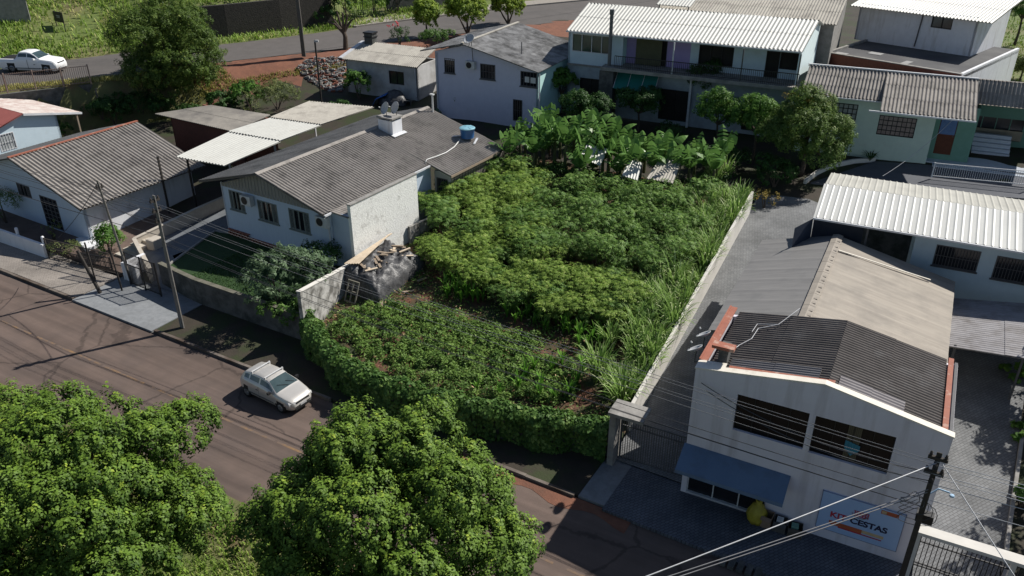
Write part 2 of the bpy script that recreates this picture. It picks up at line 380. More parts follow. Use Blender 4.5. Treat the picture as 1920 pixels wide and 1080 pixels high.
mat('brick', (.24, .09, .06), (.17, .065, .045), 8, bump=.4, stain=(.10, .05, .04), sthr=(.5, .8))
mat('rust_red', (.33, .12, .075), (.25, .085, .055), 5, stain=(.48, .33, .26), sscale=2.5, sthr=(.55, .7), rough=.7)
mat('pole_concrete', (.22, .21, .195), (.15, .14, .13), 5, bump=.3)
mat('pole_dark', (.05, .043, .038), (.03, .027, .024), 5, bump=.3)
mat('cable', (.05, .05, .055), rough=.6); mat('cable_light', (.45, .46, .48), rough=.5)
mat('bark', (.11, .085, .065), (.06, .045, .035), 6, bump=.7, bscale=20)
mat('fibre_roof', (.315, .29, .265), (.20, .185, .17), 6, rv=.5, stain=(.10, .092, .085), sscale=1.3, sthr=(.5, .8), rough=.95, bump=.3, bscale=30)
mat('fibre_roof_light', (.42, .40, .35), (.30, .28, .25), 3, rv=.4, stain=(.20, .185, .165), sscale=.9, sthr=(.5, .75), rough=.95, bump=.3, bscale=30)
mat('fibre_roof_old', (.34, .34, .34), (.15, .15, .15), 2, rv=.6, stain=(.06, .06, .06), sscale=1.0, sthr=(.42, .7), rough=.95, bump=.4, bscale=20)
mat('white_sheet', (.50, .50, .465), (.43, .43, .40), 2, rough=.5, rv=.3, stain=(.38, .37, .33), sscale=1.2, sthr=(.6, .85))
mat('clear_sheet', (.34, .33, .34), (.24, .23, .24), 2, rough=.6, rv=.4, stain=(.17, .155, .15), sscale=1.6, sthr=(.45, .7), streak=(1, 6, 1))
# ---------------- the setting ----------------
mat('asphalt', (.128, .093, .078), (.106, .078, .065), 1.2, rough=.9, bump=.25, bscale=60, stain=(.088, .068, .06), sscale=.5, sthr=(.45, .8), lane=R(30.5), crack=.28)
mat('asphalt_grey', (.105, .095, .09), (.085, .077, .072), 1.0, rough=.9, bump=.2, bscale=40, stain=(.075, .07, .067), sscale=.3, sthr=(.5, .8))
mat('dirt', (.12, .055, .035), (.07, .035, .024), 1.5, bump=.6, bscale=12, stain=(.05, .04, .022), sscale=.5, sthr=(.45, .6))
mat('red_dirt', (.20, .085, .05), (.14, .06, .038), 2.5, bump=.7, bscale=12, stain=(.09, .05, .035), sscale=.6, sthr=(.5, .75))
mat('yard_dark', (.045, .035, .026), (.03, .026, .018), 1.5, bump=.6, bscale=10, stain=(.03, .04, .014), sscale=.6, sthr=(.45, .6))
mat('grass_ground', (.115, .155, .035), (.085, .12, .03), 1.2, bump=.8, bscale=14, stain=(.15, .13, .06), sscale=.25, sthr=(.45, .7))
mat('lawn', (.024, .058, .015), (.018, .042, .012), 3, bump=.6, bscale=40)
mat('verge', (.13, .13, .05), (.09, .10, .035), 2, bump=.8, bscale=18, stain=(.11, .07, .04), sscale=.7, sthr=(.5, .7))
mat('kerb_concrete', (.30, .275, .24), (.22, .20, .18), 3, bump=.3)
mat('line_yellow', (.24, .14, .06), (.15, .10, .065), 6, stain=(.12, .09, .076), sscale=2, sthr=(.38, .58))
mat('slab_grey', (.23, .24, .25), (.17, .18, .19), 5, bump=.2, stain=(.13, .135, .14), sscale=.8, sthr=(.5, .8))
mat('drive_blue', (.15, .165, .18), (.12, .13, .145), 3, bump=.2, stain=(.09, .1, .11), sscale=.7)
mat('brown_yard', (.16, .115, .095), (.12, .085, .07), 3, bump=.4, stain=(.08, .06, .05), sscale=.8)
pavermat('paver_light', (.30, .27, .24), (.25, .225, .20), (.13, .11, .10), 3.2, R(-30.5))
pavermat('paver_grey', (.19, .195, .2), (.15, .155, .16), (.10, .10, .10), 2.6, R(-27.5), .5, .28)
pavermat('paver_shop', (.12, .13, .15), (.09, .10, .12), (.05, .05, .06), 2.6, R(-27.5), .5, .28)

def gridaxis(a, b, fine0, fine1, fs, cs):
    return np.unique(np.round(np.concatenate([np.arange(a, fine0, cs), np.arange(fine0, fine1, fs), np.arange(fine1, b+1, cs)]), 3))
gx = gridaxis(-400, 400, -62, 58, 1.0, 12); gy = gridaxis(-60, 700, 8, 124, 1.0, 12)
X, Y = np.meshgrid(gx, gy); Z = terr(X, Y)
V = np.stack([X, Y, Z], -1).reshape(-1, 3); nx, ny = len(gx), len(gy)
i, j = np.meshgrid(np.arange(nx-1), np.arange(ny-1)); k = (j*nx+i).ravel()
uu = V[:, 0]*E1[0]+V[:, 1]*E1[1]; vv = V[:, 0]*E2[0]+V[:, 1]*E2[1]-20.5
Q = np.stack([k, k+1, k+nx+1, k+nx], 1)
cu, cv = uu[Q].mean(1), vv[Q].mean(1)
dfc = (np.interp(cv, Fv, Fu)-cu)*.92; dnc = (np.interp(cv, Nv, Nu)-cu)*.92
mi = np.where(dfc > 0, 1, 0)
mi = np.where((dnc > -4) & (dnc < .3) & (cv > 12), np.where(cv < 24, 3, 2), mi)
mi = np.where((cu > -6) & (cv > 50), 1, mi)
tag(npmesh('ground', V, Q, [MATS['yard_dark'], MATS['grass_ground'], MATS['red_dirt'], MATS['verge']], mi=mi, smooth=True), kind='structure')

def sheet(name, pts, m, th=.3, kind='structure'):
    o = MB().slab([tuple(p) for p in pts], th).build(name, m); return tag(o, kind=kind)
def strip(name, ks, left, right, m, zf, th=0, kind='structure', off=0):
    """ribbon between two border functions, draped on zf"""
    mb = MB(); a = [left(k_) for k_ in ks]; b = [right(k_) for k_ in ks]; n = 6
    for q in range(len(ks)-1):
        for r in range(n):
            P = [a[q].lerp(b[q], r/n), a[q].lerp(b[q], (r+1)/n), a[q+1].lerp(b[q+1], (r+1)/n), a[q+1].lerp(b[q+1], r/n)]
            mb.poly([(p.x, p.y, zf(p)+off) for p in P])
    o = mb.build(name, m); return tag(o, kind=kind) if kind else o
# street, pavement and kerb
sheet('road', [W(-110, -6.3, 0), W(60, -6.3, 0), W(60, 0, 0), W(-110, 0, 0)], MATS['asphalt'], .25)
mb = MB()
uq = -110
while uq < 40:
    L_ = random.uniform(1.2, 3.5); mb.poly([W(uq, -3.12-.03*random.random(), .004), W(uq+L_, -3.12, .004), W(uq+L_, -3.02, .004), W(uq, -3.02, .004)]); uq += L_+random.choice([0, 0, .15, .5])
tag(mb.build('road_centre_line', MATS['line_yellow']), kind='structure')
def uvstrip(name, u0, u1, v0, v1, z, m, th=.12): return sheet(name, [W(u0, v0, z), W(u1, v0, z), W(u1, v1, z), W(u0, v1, z)], m, th)
uvstrip('pavement', -110, -38.4, .18, 2.8, .13, MATS['paver_light'])
uvstrip('pavement_slab', -38.35, -32.2, -.05, 3.2, .10, MATS['slab_grey'])
uvstrip('pavement_dirt', -32.15, -9.4, .12, 4.2, .09, MATS['yard_dark'], .16)
uvstrip('pavement_shop', -8.35, 60, -.1, 2.55, .12, MATS['paver_shop'])
uvstrip('pavement_ramp', -9.38, -8.36, .1, 2.9, .105, MATS['slab_grey'])
mb = MB()
for a, b in ((-110, -46), (-45.9, -38.4), (-32.1, -21), (-20.5, -9.5), (8, 60)):
    n_ = int((b-a)/1.0)
    for q in range(n_):
        u0 = a+(b-a)*q/n_; u1 = a+(b-a)*(q+1)/n_-.012; dz = random.uniform(-.012, .012)
        mb.slab([W(u0, 0, .14+dz), W(u1, 0, .14+dz), W(u1, .14, .14+dz), W(u0, .14, .14+dz)], .2)
tag(mb.build('kerb', mat('kerb_old', (.20, .175, .15), (.13, .11, .095), 3, bump=.3, stain=(.07, .05, .038), sscale=.5, sthr=(.42, .6))), kind='structure')
mb = MB()
for q in range(22):   # loose red earth washed to the edge of the street
    u0 = -16.5+q*.42; wv = .35+.35*math.sin(q*.5)**2
    mb.poly([W(u0, -wv, .008), W(u0+.43, -.35-.35*math.sin((q+1)*.5)**2, .008), W(u0+.43, .05, .03), W(u0, .05, .03)])
tag(mb.build('earth_verge', MATS['red_dirt']), kind='structure')
uvstrip('far_pavement', -110, 60, -8.6, -6.3, .14, MATS['verge'], .2)
uvstrip('grass_verge', -110, 60, -30, -8.6, .12, MATS['grass_ground'], .2)
# upper road
kv = list(np.arange(-10, 110, 3.0))
strip('upper_road', kv, lambda v: W(float(np.interp(v, Fv, Fu)), v), lambda v: W(float(np.interp(v, Nv, Nu)), v), MATS['asphalt_grey'], lambda p: RZ, off=.03)
kv2 = list(np.arange(46, 110, 3.0))
strip('upper_pavement', kv2, lambda v: W(float(np.interp(v, Fv, Fu))-3.2, v), lambda v: W(float(np.interp(v, Fv, Fu))-.1, v), MATS['kerb_concrete'], lambda p: RZ, off=.13)
mb = MB()
for q in range(len(kv2)-1):
    a = W(float(np.interp(kv2[q], Fv, Fu)), kv2[q], RZ); b = W(float(np.interp(kv2[q+1], Fv, Fu)), kv2[q+1], RZ); mb.beam(a+Vector((0, 0, .08)), b+Vector((0, 0, .08)), .15, .2)
tag(mb.build('upper_kerb', MATS['kerb_concrete']), kind='structure')
# raised soil of the planted lot
def uL(v): return float(np.interp(v, [2.4, 8, 30], [-24.7, -26.15, -26.3]))
def uR(v): return float(np.interp(v, [2, 4.2, 24, 30], [-9.1, -9.25, -10.5, -10.9]))
def vF(u): return float(np.interp(u, [-25, -22.5, -20.4, -17.6, -15, -12, -9], [2.9, 1.7, 1.1, .95, 1.35, 2.0, 2.8]))
mb = MB(); NU = 36; NV = 44; gridv = []
for b in range(NV+1):
    row = []
    for a in range(NU+1):
        s_ = a/NU; v0 = vF(-25+16*s_); v_ = v0+(25.5-v0)*b/NV; u_ = uL(v_)+(uR(v_)-uL(v_))*s_
        p = W(u_, v_); p.z = zlot(p)+.06*math.sin(u_*3.1+v_)*math.cos(v_*2.3); row.append(mb.P(p))
    gridv.append(row)
for b in range(NV):
    for a in range(NU): mb.f.append([gridv[b][a], gridv[b][a+1], gridv[b+1][a+1], gridv[b+1][a]]); mb.m.append(0)
for a in range(NU):
    q0, q1 = Vector(mb.v[gridv[0][a]]), Vector(mb.v[gridv[0][a+1]]); mb.poly([(q0.x, q0.y, 0), (q1.x, q1.y, 0), q1, q0])
tag(mb.build('soil', MATS['red_dirt'] if False else mat('lot_soil', (.16, .065, .038), (.08, .04, .025), 2.5, bump=.9, bscale=9, stain=(.035, .045, .018), sscale=.9, sthr=(.40, .55)), smooth=True), kind='structure')
# driveways and yards
strip('driveway', [2.55, 4, 8, 12, 16, 20, 24, 28, 33, 38], lambda v: W(float(np.interp(v, [2, 24, 29, 38], [-9.1, -10.4, -11, -5])), v), lambda v: W(float(np.interp(v, [2, 20, 22, 24, 38], [-6.2, -6.6, -4, 6, 8])), v), MATS['paver_grey'], zdrv)
# ---------------- buildings ----------------
class Fr:
    def __init__(s, O, a): s.O = Vector((O[0], O[1], 0)); s.a = a; s.c, s.s = math.cos(R(a)), math.sin(R(a))
    def l(s, P): d = Vector(P)-s.O; return Vector((d.x*s.c+d.y*s.s, -d.x*s.s+d.y*s.c, P[2]))
    def g(s, px, py, z): return s.l(G(px, py, z))
    def w(s, x, y, z=0): return Vector((s.O.x+x*s.c-y*s.s, s.O.y+x*s.s+y*s.c, z))
    def thing(s, name, label, cat, group=None): return thing(name, label, cat, tuple(s.O), s.a, group)
def onplane(F, px, py, yl=0):
    d = ray(px, py); n = (-F.s, F.c); t = (yl+n[0]*F.O.x+n[1]*F.O.y)/(n[0]*d[0]+n[1]*d[1])
    return F.l(Vector((d[0]*t, d[1]*t, H0+d[2]*t)))
def gutter(parent, a, b, r=.06):
    return MB().beam(a, b, r*1.6, r*1.5).build('gutter', MATS['win_white'], parent)
def side_walls(parent, W_, D, zb, zl, zr, m, name='side_wall', prof=None, right=(), left=()):
    """right, left and rear walls; top of the right wall zr, left wall zl"""
    MB().at(W_, 0, 0, 90).wall(0, D, zb, zr, 0, .15, right, 0).build(name, m, parent)
    b = MB().at(0, D, 0, -90).wall(0, D, zb, zl, 0, .15, left, 0); b.build(name, m, parent)
    MB().at(W_, D, 0, 180).wall(0, W_, zb, [(0, zr), (W_, zl)] if prof is None else prof, 0, .15).build('rear_wall', m, parent)

# --- the shop ---
F1 = Fr((6.08, 22.74), -27.5)
shop = F1.thing('shop_building', 'two storey lilac-white shop with dark ribbed roof, blue awning and shop sign', 'shop')
WS = 7.72
win_ops = [(1.46, 3.74, 3.41, 4.84), (3.93, 6.28, 3.37, 4.82)]
shop_op = [(.19, 2.92, .16, 1.55)]
MB().wall(0, WS, 0, [(0, 5.41), (4.0, 6.01), (WS, 5.32)], 0, .18, win_ops+shop_op).build('front_wall', MATS['shop_paint'], shop)
MB().at(WS, 0, 0, 90).wall(.18, 4.6, 0, 5.2, 0, .15).build('side_wall', MATS['shop_paint'], shop)
MB().at(0, 4.6, 0, -90).wall(0, 4.42, 0, 5.38, 0, .15).build('side_wall', MATS['shop_paint'], shop)
MB().at(WS, 4.6, 0, 180).wall(0, WS, 0, [(0, 5.12), (3.7, 5.75), (WS, 5.12)], 0, .15).build('rear_wall', MATS['shop_paint'], shop)
mat('coping_white', (.72, .68, .60), (.62, .58, .50), 3, stain=(.42, .36, .3), sscale=1.5, sthr=(.6, .85))
c_ = MB()
c_.slab([(.9, -.03, 5.575), (4.0, -.03, 6.06), (4.0, .24, 6.06), (.9, .24, 5.575)], .045)
c_.slab([(4.0, -.03, 6.06), (WS+.03, -.03, 5.37), (WS+.03, .24, 5.37), (4.0, .24, 6.06)], .045)
c_.slab([(-.03, -.03, 5.45), (.9, -.03, 5.575), (.9, .5, 5.575), (-.03, .5, 5.45)], .045)
c_.build('parapet_coping', MATS['coping_white'], shop)
mat('dark_ribbed', (.145, .128, .118), (.085, .076, .07), 2, rv=.4, rough=.8, stain=(.2, .19, .18), sscale=.8, sthr=(.55, .8), bump=.2)
corr('roof', (.34, 4.62, 5.30), (.34, .3, 5.30), (4.05, .3, 5.93), (4.05, 4.62, 5.93), MATS['dark_ribbed'], shop, .155, .030, 2, samp=8)
corr('roof', (7.36, .3, 5.30), (7.36, 4.62, 5.30), (4.05, 4.62, 5.93), (4.05, .3, 5.93), MATS['dark_ribbed'], shop, .155, .030, 2, samp=8)
rp = MB()   # newer, paler sheets laid along the parapet
for s_, a, b, za, zb in ((1, .9, 3.6, 5.43, 5.86), ):
    pass
corr('patch_sheet', (.95, 1.05, 5.455), (.95, .35, 5.455), (3.75, .35, 5.93), (3.75, 1.05, 5.93), mat('grey_patch', (.2, .195, .2), (.15, .145, .15), 2, rv=.3), shop, .155, .028, 2, samp=8)
corr('patch_sheet', (6.3, .32, 5.55), (6.3, .95, 5.55), (4.35, .95, 5.92), (4.35, .32, 5.92), mat('pale_patch', (.33, .31, .31), (.24, .22, .22), 2, rv=.3), shop, .155, .028, 2, samp=8)
MB().slab([(.02, .5, 5.47), (.24, .5, 5.47), (.24, 4.6, 5.47), (.02, 4.6, 5.47)], .05).box(-.04, .02, .5, 4.6, 5.2, 5.5).build('flashing', MATS['rust_red'], shop)
MB().slab([(1.0, .26, 5.57), (4.25, .26, 6.01), (4.25, .42, 6.01), (1.0, .42, 5.57)], .05).build('flashing', MATS['rust_red'], shop)
MB().slab([(7.40, .3, 5.38), (7.56, .3, 5.38), (7.56, 4.62, 5.38), (7.40, 4.62, 5.38)], .05).build('flashing', MATS['rust_red'], shop)
MB().beam((7.66, .2, 5.22), (7.66, 4.6, 5.22), .09, .09).build('gutter', MATS['win_grey'], shop)
ck = MB().box(.55, .85, .62, 1.1, 5.3, 6.02).build('chimney', MATS['concrete_dark'], shop)
MB().box(.32, 1.05, .5, .85, 6.02, 6.13).build('chimney_cap', MATS['rust_red'], ck)
for x0, x1, z0, z1 in win_ops:
    f = MB(); n_ = 4
    for q in range(n_+1):
        xx = x0+.02+(x1-x0-.04)*q/n_; f.box(xx-.012, xx+.012, .10, .13, z0, z1)
    f.box(x0, x1, .10, .13, z0, z0+.03); f.box(x0, x1, .10, .13, z1-.03, z1)
    wo = f.build('window', MATS['win_dark'], shop)
    MB().poly([(x0, .14, z0), (x1, .14, z0), (x1, .14, z1), (x0, .14, z1)]).build('pane', mat('tinted_glass', (.006, .006, .007), (.012, .011, .010), .8, rough=.25, spec=.25), wo)
cu = MB()
for q in range(8):
    x = 4.93+q*.05; cu.box(x, x+.045, .115+.006*(q % 2), .128+.006*(q % 2), 3.45, 4.8)
cu.build('curtain', mat('curtain_tan', (.11, .095, .06), (.08, .07, .045), 4), shop)
mb = MB(); n_ = 10
for q in range(n_):
    a0, a1 = 4.92+q*.045, 4.92+(q+1)*.045; d0, d1 = (.08 if q % 2 else .1), (.1 if q % 2 else .08)
    zb = 3.62+.05*abs(q-5); mb.poly([(a0, d0, zb), (a1, d1, 3.62+.05*abs(q+1-5)), (a1, d1, 4.16-.01*q), (a0, d0, 4.17-.01*q)])
tag(mb.build('hanging_garment', mat('cyan_cloth', (.05, .22, .30), (.04, .17, .25), 5), None), 'light blue garment hanging in the right upper window of the shop', 'clothing')
bpy.data.objects['hanging_garment'].location = F1.O; bpy.data.objects['hanging_garment'].rotation_euler = (0, 0, R(F1.a))
# ground floor glazing
f = MB()
for xx in (.19, 1.1, 2.0, 2.9): f.box(xx, xx+.04, .06, .11, .16, 1.55) if xx < 2.5 else f.box(xx-.02, xx+.02, .06, .11, .16, 1.55)
f.box(.19, 2.4, .0, .14, .13, .19)
sw = f.build('shop_window', MATS['win_white'], shop)
MB().poly([(.2, .12, .18), (2.9, .12, .18), (2.9, .12, 1.55), (.2, .12, 1.55)]).build('pane', MATS['glass_dark'], sw)
aw = MB().slab([(-.06, -.01, 2.30), (3.56, -.01, 2.24), (3.56, -.98, 1.80), (-.06, -.98, 1.84)], .03)
aw.slab([(-.06, -.98, 1.84), (3.56, -.98, 1.80), (3.56, -1.0, 1.68), (-.06, -1.0, 1.72)], .012)
ao = aw.build('awning', mat('awning_blue', (.115, .175, .27), (.09, .145, .235), 1.1, rough=.6, stain=(.08, .11, .16), sscale=1.2, sthr=(.5, .8), bump=.25, bscale=2.5), shop)
MB().beam((0, -.02, 1.72), (0, -.95, 1.76), .03).beam((3.5, -.02, 1.68), (3.5, -.95, 1.72), .03).build('awning_bracket', MATS['win_grey'], ao)
# sign board with its lettering
def text(name, s, x, z, y, size, m, parent, bold=.006, ax='LEFT', sx=1):
    c = bpy.data.curves.new(name, 'FONT'); c.body = s; c.size = size; c.extrude = .004; c.offset = bold; c.align_x = ax
    t_ = bpy.data.objects.new(name+'_src', c); C.objects.link(t_)
    dg = bpy.context.evaluated_depsgraph_get(); me = bpy.data.meshes.new_from_object(t_.evaluated_get(dg)); C.objects.unlink(t_); bpy.data.objects.remove(t_)
    me.materials.clear(); me.materials.append(m); o = bpy.data.objects.new(name, me); C.objects.link(o); o.parent = parent
    o.matrix_local = Matrix.Translation((x, y, z)) @ Matrix.Rotation(R(90), 4, 'X') @ Matrix.Diagonal((sx, 1, 1, 1)); return o
sgn = F1.thing('shop_sign', 'pale blue KIT CESTAS sign board on the shop front wall', 'sign')
MB().box(4.64, 7.12, -.05, -.005, .55, 2.08).build('panel', mat('sign_blue', (.34, .47, .70), (.31, .44, .67), 1, rough=.5), sgn)
MB().box(4.62, 7.14, -.055, -.052, .53, .55).box(4.62, 7.14, -.055, -.052, 2.08, 2.1).box(4.62, 4.64, -.055, -.004, .53, 2.1).box(7.12, 7.14, -.055, -.004, .53, 2.1).build('border', mat('sign_edge', (.18, .2, .3)), sgn)
navy = mat('navy', (.02, .02, .06)); redl = mat('sign_red', (.42, .03, .05)); orng = mat('sign_orange', (.45, .11, .05)); ylw = mat('sign_yellow', (.55, .42, .25))
text('lettering', 'KIT', 4.98, 1.14, -.052, .31, redl, sgn, .010, sx=1.1)
text('lettering', 'CESTAS', 5.60, 1.14, -.052, .31, navy, sgn, .012, sx=1.08)
bk = MB()                                  # the basket emblem over the name
for q in range(4): bk.box(5.66+.04*(q == 0)*0+.02*q, 6.12-.02*q, -.058, -.052, 1.66-.065*q, 1.69-.065*q)
for q in range(6): bk.box(5.68+q*.082, 5.705+q*.082, -.058, -.052, 1.47, 1.68)
bk.build('emblem', redl, sgn)
bk = MB()
for q, (a, b) in enumerate(((5.76, 1.74), (5.88, 1.79), (6.0, 1.74))): bk.at(a, -.055, b).lathe([(.001, 0), (.02, .002), (.02, .006)], 8)
b2 = MB()
for q in range(14):
    t0 = math.pi*(1.05+.9*q/14); t1 = math.pi*(1.05+.9*(q+1)/14)
    b2.beam((5.86+.25*math.cos(t0), -.057, 1.62+.2*math.sin(t0)), (5.86+.25*math.cos(t1), -.057, 1.62+.2*math.sin(t1)), .03, .01)
b2.build('emblem', mat('sign_brown', (.2, .12, .09)), sgn)
MB().box(5.0, 6.02, -.058, -.052, .82, .98).build('strip', orng, sgn)
MB().box(6.02, 6.66, -.058, -.052, .86, .98).box(6.66, 6.68, -.058, -.052, .87, .97).build('strip', ylw, sgn)
MB().box(5.3, 6.64, -.056, -.052, .77, .815).build('strip', redl, sgn)
MB().box(6.42, 6.94, -.058, -.052, 1.88, 2.03).build('strip', orng, sgn)
MB().box(6.44, 6.58, -.062, -.059, 1.9, 2.01).build('strip', ylw, sgn)
# rear part of the shop: lower grey double pitch roof
rear = F1.thing('warehouse', 'long low building behind the shop with smooth grey and beige double-pitch roof', 'building')
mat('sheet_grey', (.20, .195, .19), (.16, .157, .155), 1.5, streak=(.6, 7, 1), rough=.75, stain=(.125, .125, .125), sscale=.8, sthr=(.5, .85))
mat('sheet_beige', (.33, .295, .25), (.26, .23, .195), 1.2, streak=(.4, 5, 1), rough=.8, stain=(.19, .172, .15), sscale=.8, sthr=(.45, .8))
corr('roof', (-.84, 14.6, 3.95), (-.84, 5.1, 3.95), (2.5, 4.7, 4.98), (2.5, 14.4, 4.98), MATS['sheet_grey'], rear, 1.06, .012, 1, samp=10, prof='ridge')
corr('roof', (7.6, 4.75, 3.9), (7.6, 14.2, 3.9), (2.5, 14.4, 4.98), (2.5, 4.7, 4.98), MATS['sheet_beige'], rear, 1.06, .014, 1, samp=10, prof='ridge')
rc = MB()
for q in range(9):
    y0 = 4.75+q*1.07; rc.slab([(2.28, y0, 4.985), (2.5, y0, 5.05), (2.5, y0+1.05, 5.05), (2.28, y0+1.05, 4.985)], .03); rc.slab([(2.5, y0, 5.05), (2.74, y0, 5.0), (2.74, y0+1.05, 5.0), (2.5, y0+1.05, 5.05)], .03)
    for e in range(2): rc.box(2.56, 2.7, y0+.2+e*.4, y0+.36+e*.4, 5.0, 5.045)
rc.build('ridge_cap', MATS['sheet_beige'], rear)
MB().box(-.78, -.55, 5.2, 14.5, 3.78, 3.9).build('gutter', mat('gutter_grey', (.2, .2, .2)), rear)
MB().beam((2.75, 12.7, 4.98), (6.6, 13.2, 4.2), .07, .03).build('batten', MATS['coping_white'], rear)
MB().at(-.5, 14.2, 0, -90).wall(0, 9.4, 0, 3.85, 0, .15).build('side_wall', MATS['cream_paint'], rear)
MB().at(7.4, 4.7, 0, 90).wall(0, 9.4, 0, 3.85, 0, .15).build('side_wall', MATS['cream_paint'], rear)
MB().at(7.4, 14.15, 0, 180).wall(0, 7.9, 0, [(0, 3.85), (4.9, 4.9), (7.9, 3.9)], 0, .15).build('rear_wall', MATS['cream_paint'], rear)
MB().wall(-.5, 7.4, 0, 3.8, 4.78, .1).build('front_wall', MATS['cream_paint'], rear)
can = F1.thing('canopy', 'small stained translucent sheet canopy right of the grey-beige roof', 'canopy')
corr('roof', (7.7, 9.8, 3.05), (7.7, 14.1, 3.15), (11.6, 14.6, 3.5), (11.6, 9.7, 3.4), MATS['clear_sheet'], can, .16, .018, 2)
for x, y in ((7.95, 9.95), (10.3, 9.95), (10.3, 14.2)): MB().box(x-.04, x+.04, y-.04, y+.04, .3, 3.1+.08*(x > 9)).build('post', MATS['win_grey'], can)
for q, (px, py) in enumerate(((1308, 645), (1296, 672))):
    p = F1.w(-.28, 2.0-q*1.05, 5.02)
    dish('satellite_dish', ['grey satellite dish on the shop left edge, the rear one of two', 'grey satellite dish on the shop left edge, the front one of two'][q], p, .27, (-.38, .42, .85), 'satellite dishes on the shop')
    MB().beam((.0, 0, -.02), (.32, .15, 0), .035).build('bracket', MATS['win_grey'], bpy.data.objects['satellite_dish' if q == 0 else 'satellite_dish.001'])
cbl = MB().tube([F1.w(2.4, 4.7, 5.95), F1.w(1.9, 3.6, 5.72), F1.w(1.3, 3.2, 5.6), F1.w(1.25, 2.4, 5.6), F1.w(.95, 1.9, 5.52), F1.w(.8, 1.4, 5.5)], .014, 5).tube([F1.w(1.9, 3.6, 5.72), F1.w(1.2, 3.5, 5.6), F1.w(1.15, 2.9, 5.58)], .012, 5).build('roof_cable', MATS['cable_light'])
tag(cbl, 'pale loose cable lying on the dark ribbed shop roof', 'cable')

# --- white-roofed building to the right ---
F2 = Fr((21.53, 37.08), -25.8)
wr = F2.thing('white_roof_house', 'low pale blue house with wide bright white metal roof and open dark carport', 'house')
corr('roof', (-6.25, -1.1, 4.0), (9.0, -1.1, 4.0), (9.0, 2.1, 4.72), (-6.25, 2.1, 4.72), mat('bright_sheet', (.56, .56, .53), (.50, .50, .475), .8, rough=.4, stain=(.62, .61, .56), sscale=.8, sthr=(.6, .9)), wr, .33, .02, 1, prof='ridge', samp=10)
corr('roof', (9.0, 5.3, 4.3), (-6.2, 5.3, 4.3), (-6.2, 2.1, 4.72), (9.0, 2.1, 4.72), mat('dull_sheet', (.44, .43, .38), (.36, .35, .31), .8, rough=.5), wr, .33, .02, 1, prof='ridge', samp=10)
o2 = [(-.34, 1.65, 2.05, 3.18), (2.35, 4.3, 1.9, 3.12), (5.2, 7.0, 1.9, 3.12)]
MB().wall(-1.35, 8.8, -1.2, 4.05, 0, .15, o2).build('front_wall', MATS['pale_blue'], wr)
MB().wall(-6.0, 8.8, -1.2, 4.2, 5.0, .15).build('rear_wall', MATS['pale_blue'], wr)
MB().at(-1.35, 5.0, 0, -90).wall(0, 4.85, -1.2, 4.1, 0, .15, [(3.2, 4.1, .9, 2.9)]).build('side_wall', MATS['pale_blue'], wr)
MB().wall(-6.1, -1.3, -1.2, 4.1, 4.2, .1).build('carport_wall', MATS['concrete_dark'], wr)
for o in o2: window(wr, *o, style='bars', nb=14, fm=MATS['win_grey'], sill=True)
gutter(wr, (-6.25, -1.16, 3.93), (9, -1.16, 3.93))
for x in (-6.0, -3.6): MB().box(x-.05, x+.05, -.9, -.8, -1.0, 3.9).build('post', MATS['win_grey'], wr)
MB().slab([(-6.25, -1.1, 3.9), (-6.95, -2.3, 3.7), (-6.93, -2.32, 2.6), (-6.2, -1.1, 2.5)], .02).slab([(-6.2, -1.1, 3.9), (-3.8, -.8, 3.85), (-3.8, -.8, 2.7), (-6.2, -1.1, 2.5)], .02).build('side_screen', mat('navy_tarp', (.04, .05, .075), (.03, .04, .06), 2, rough=.6), wr)
wr.location = (F2.O.x*.9, F2.O.y*.9, 2.05); wr.scale = (.9,)*3

# --- pale green house behind it ---
F3 = Fr((21.14, 52.06), -23.7)
gh = F3.thing('green_house', 'pale green house with brown ribbed roof, grid windows and tiled porch', 'house')
zE, zE2, zR = 6.75, 6.55, 8.0
ra, rb = F3.g(1530, 122, zR), F3.g(1845, 150, zR)
e1 = F3.g(1503, 170, zE); e2 = F3.g(1652, 193, zE); e3 = F3.g(1650, 203, zE2); e4 = F3.g(1832, 230, zE2)
yr = (ra.y+rb.y)/2
corr('roof', (e1.x, (e1.y+e2.y)/2, zE), (e2.x, (e1.y+e2.y)/2, zE), (e2.x, yr, zR), (e1.x+.1, yr, zR), MATS['fibre_roof'], gh, .22, .045, 3)
corr('roof', (e3.x+.02, (e3.y+e4.y)/2, zE2), (e4.x, (e3.y+e4.y)/2, zE2), (e4.x+.0, yr, zR), (e3.x+.02, yr, zR), MATS['fibre_roof'], gh, .22, .045, 3)
f1 = F3.g(1835, 195, zE); corr('roof', (e4.x+.05, f1.y, zE), (e4.x+6, f1.y, zE), (e4.x+6, yr, zR), (e4.x+.05, yr, zR), MATS['fibre_roof'], gh, .22, .045, 2)
corr('roof', (e4.x+6, yr+6, zE), (e1.x, yr+6, zE), (e1.x, yr, zR), (e4.x+6, yr, zR), MATS['fibre_roof'], gh, .22, .045, 3)
gutter(gh, (e3.x-.6, (e3.y+e4.y)/2-.06, zE2-.08), (e4.x, (e3.y+e4.y)/2-.06, zE2-.08)); gutter(gh, (e1.x, (e1.y+e2.y)/2-.06, zE-.08), (e2.x+.3, (e1.y+e2.y)/2-.06, zE-.08), .05)
MB().beam((e1.x, yr, zR+.05), (e4.x, yr, zR+.05), .16, .07).build('ridge_cap', MATS['win_white'], gh)
o3 = [(-.7, 1.02, 5.0, 6.25), (2.38, 4.56, 4.5, 5.76)]
MB().wall(-2.5, 5.6, 2.3, 6.5, 0, .15, o3).build('front_wall', MATS['pale_green'], gh)
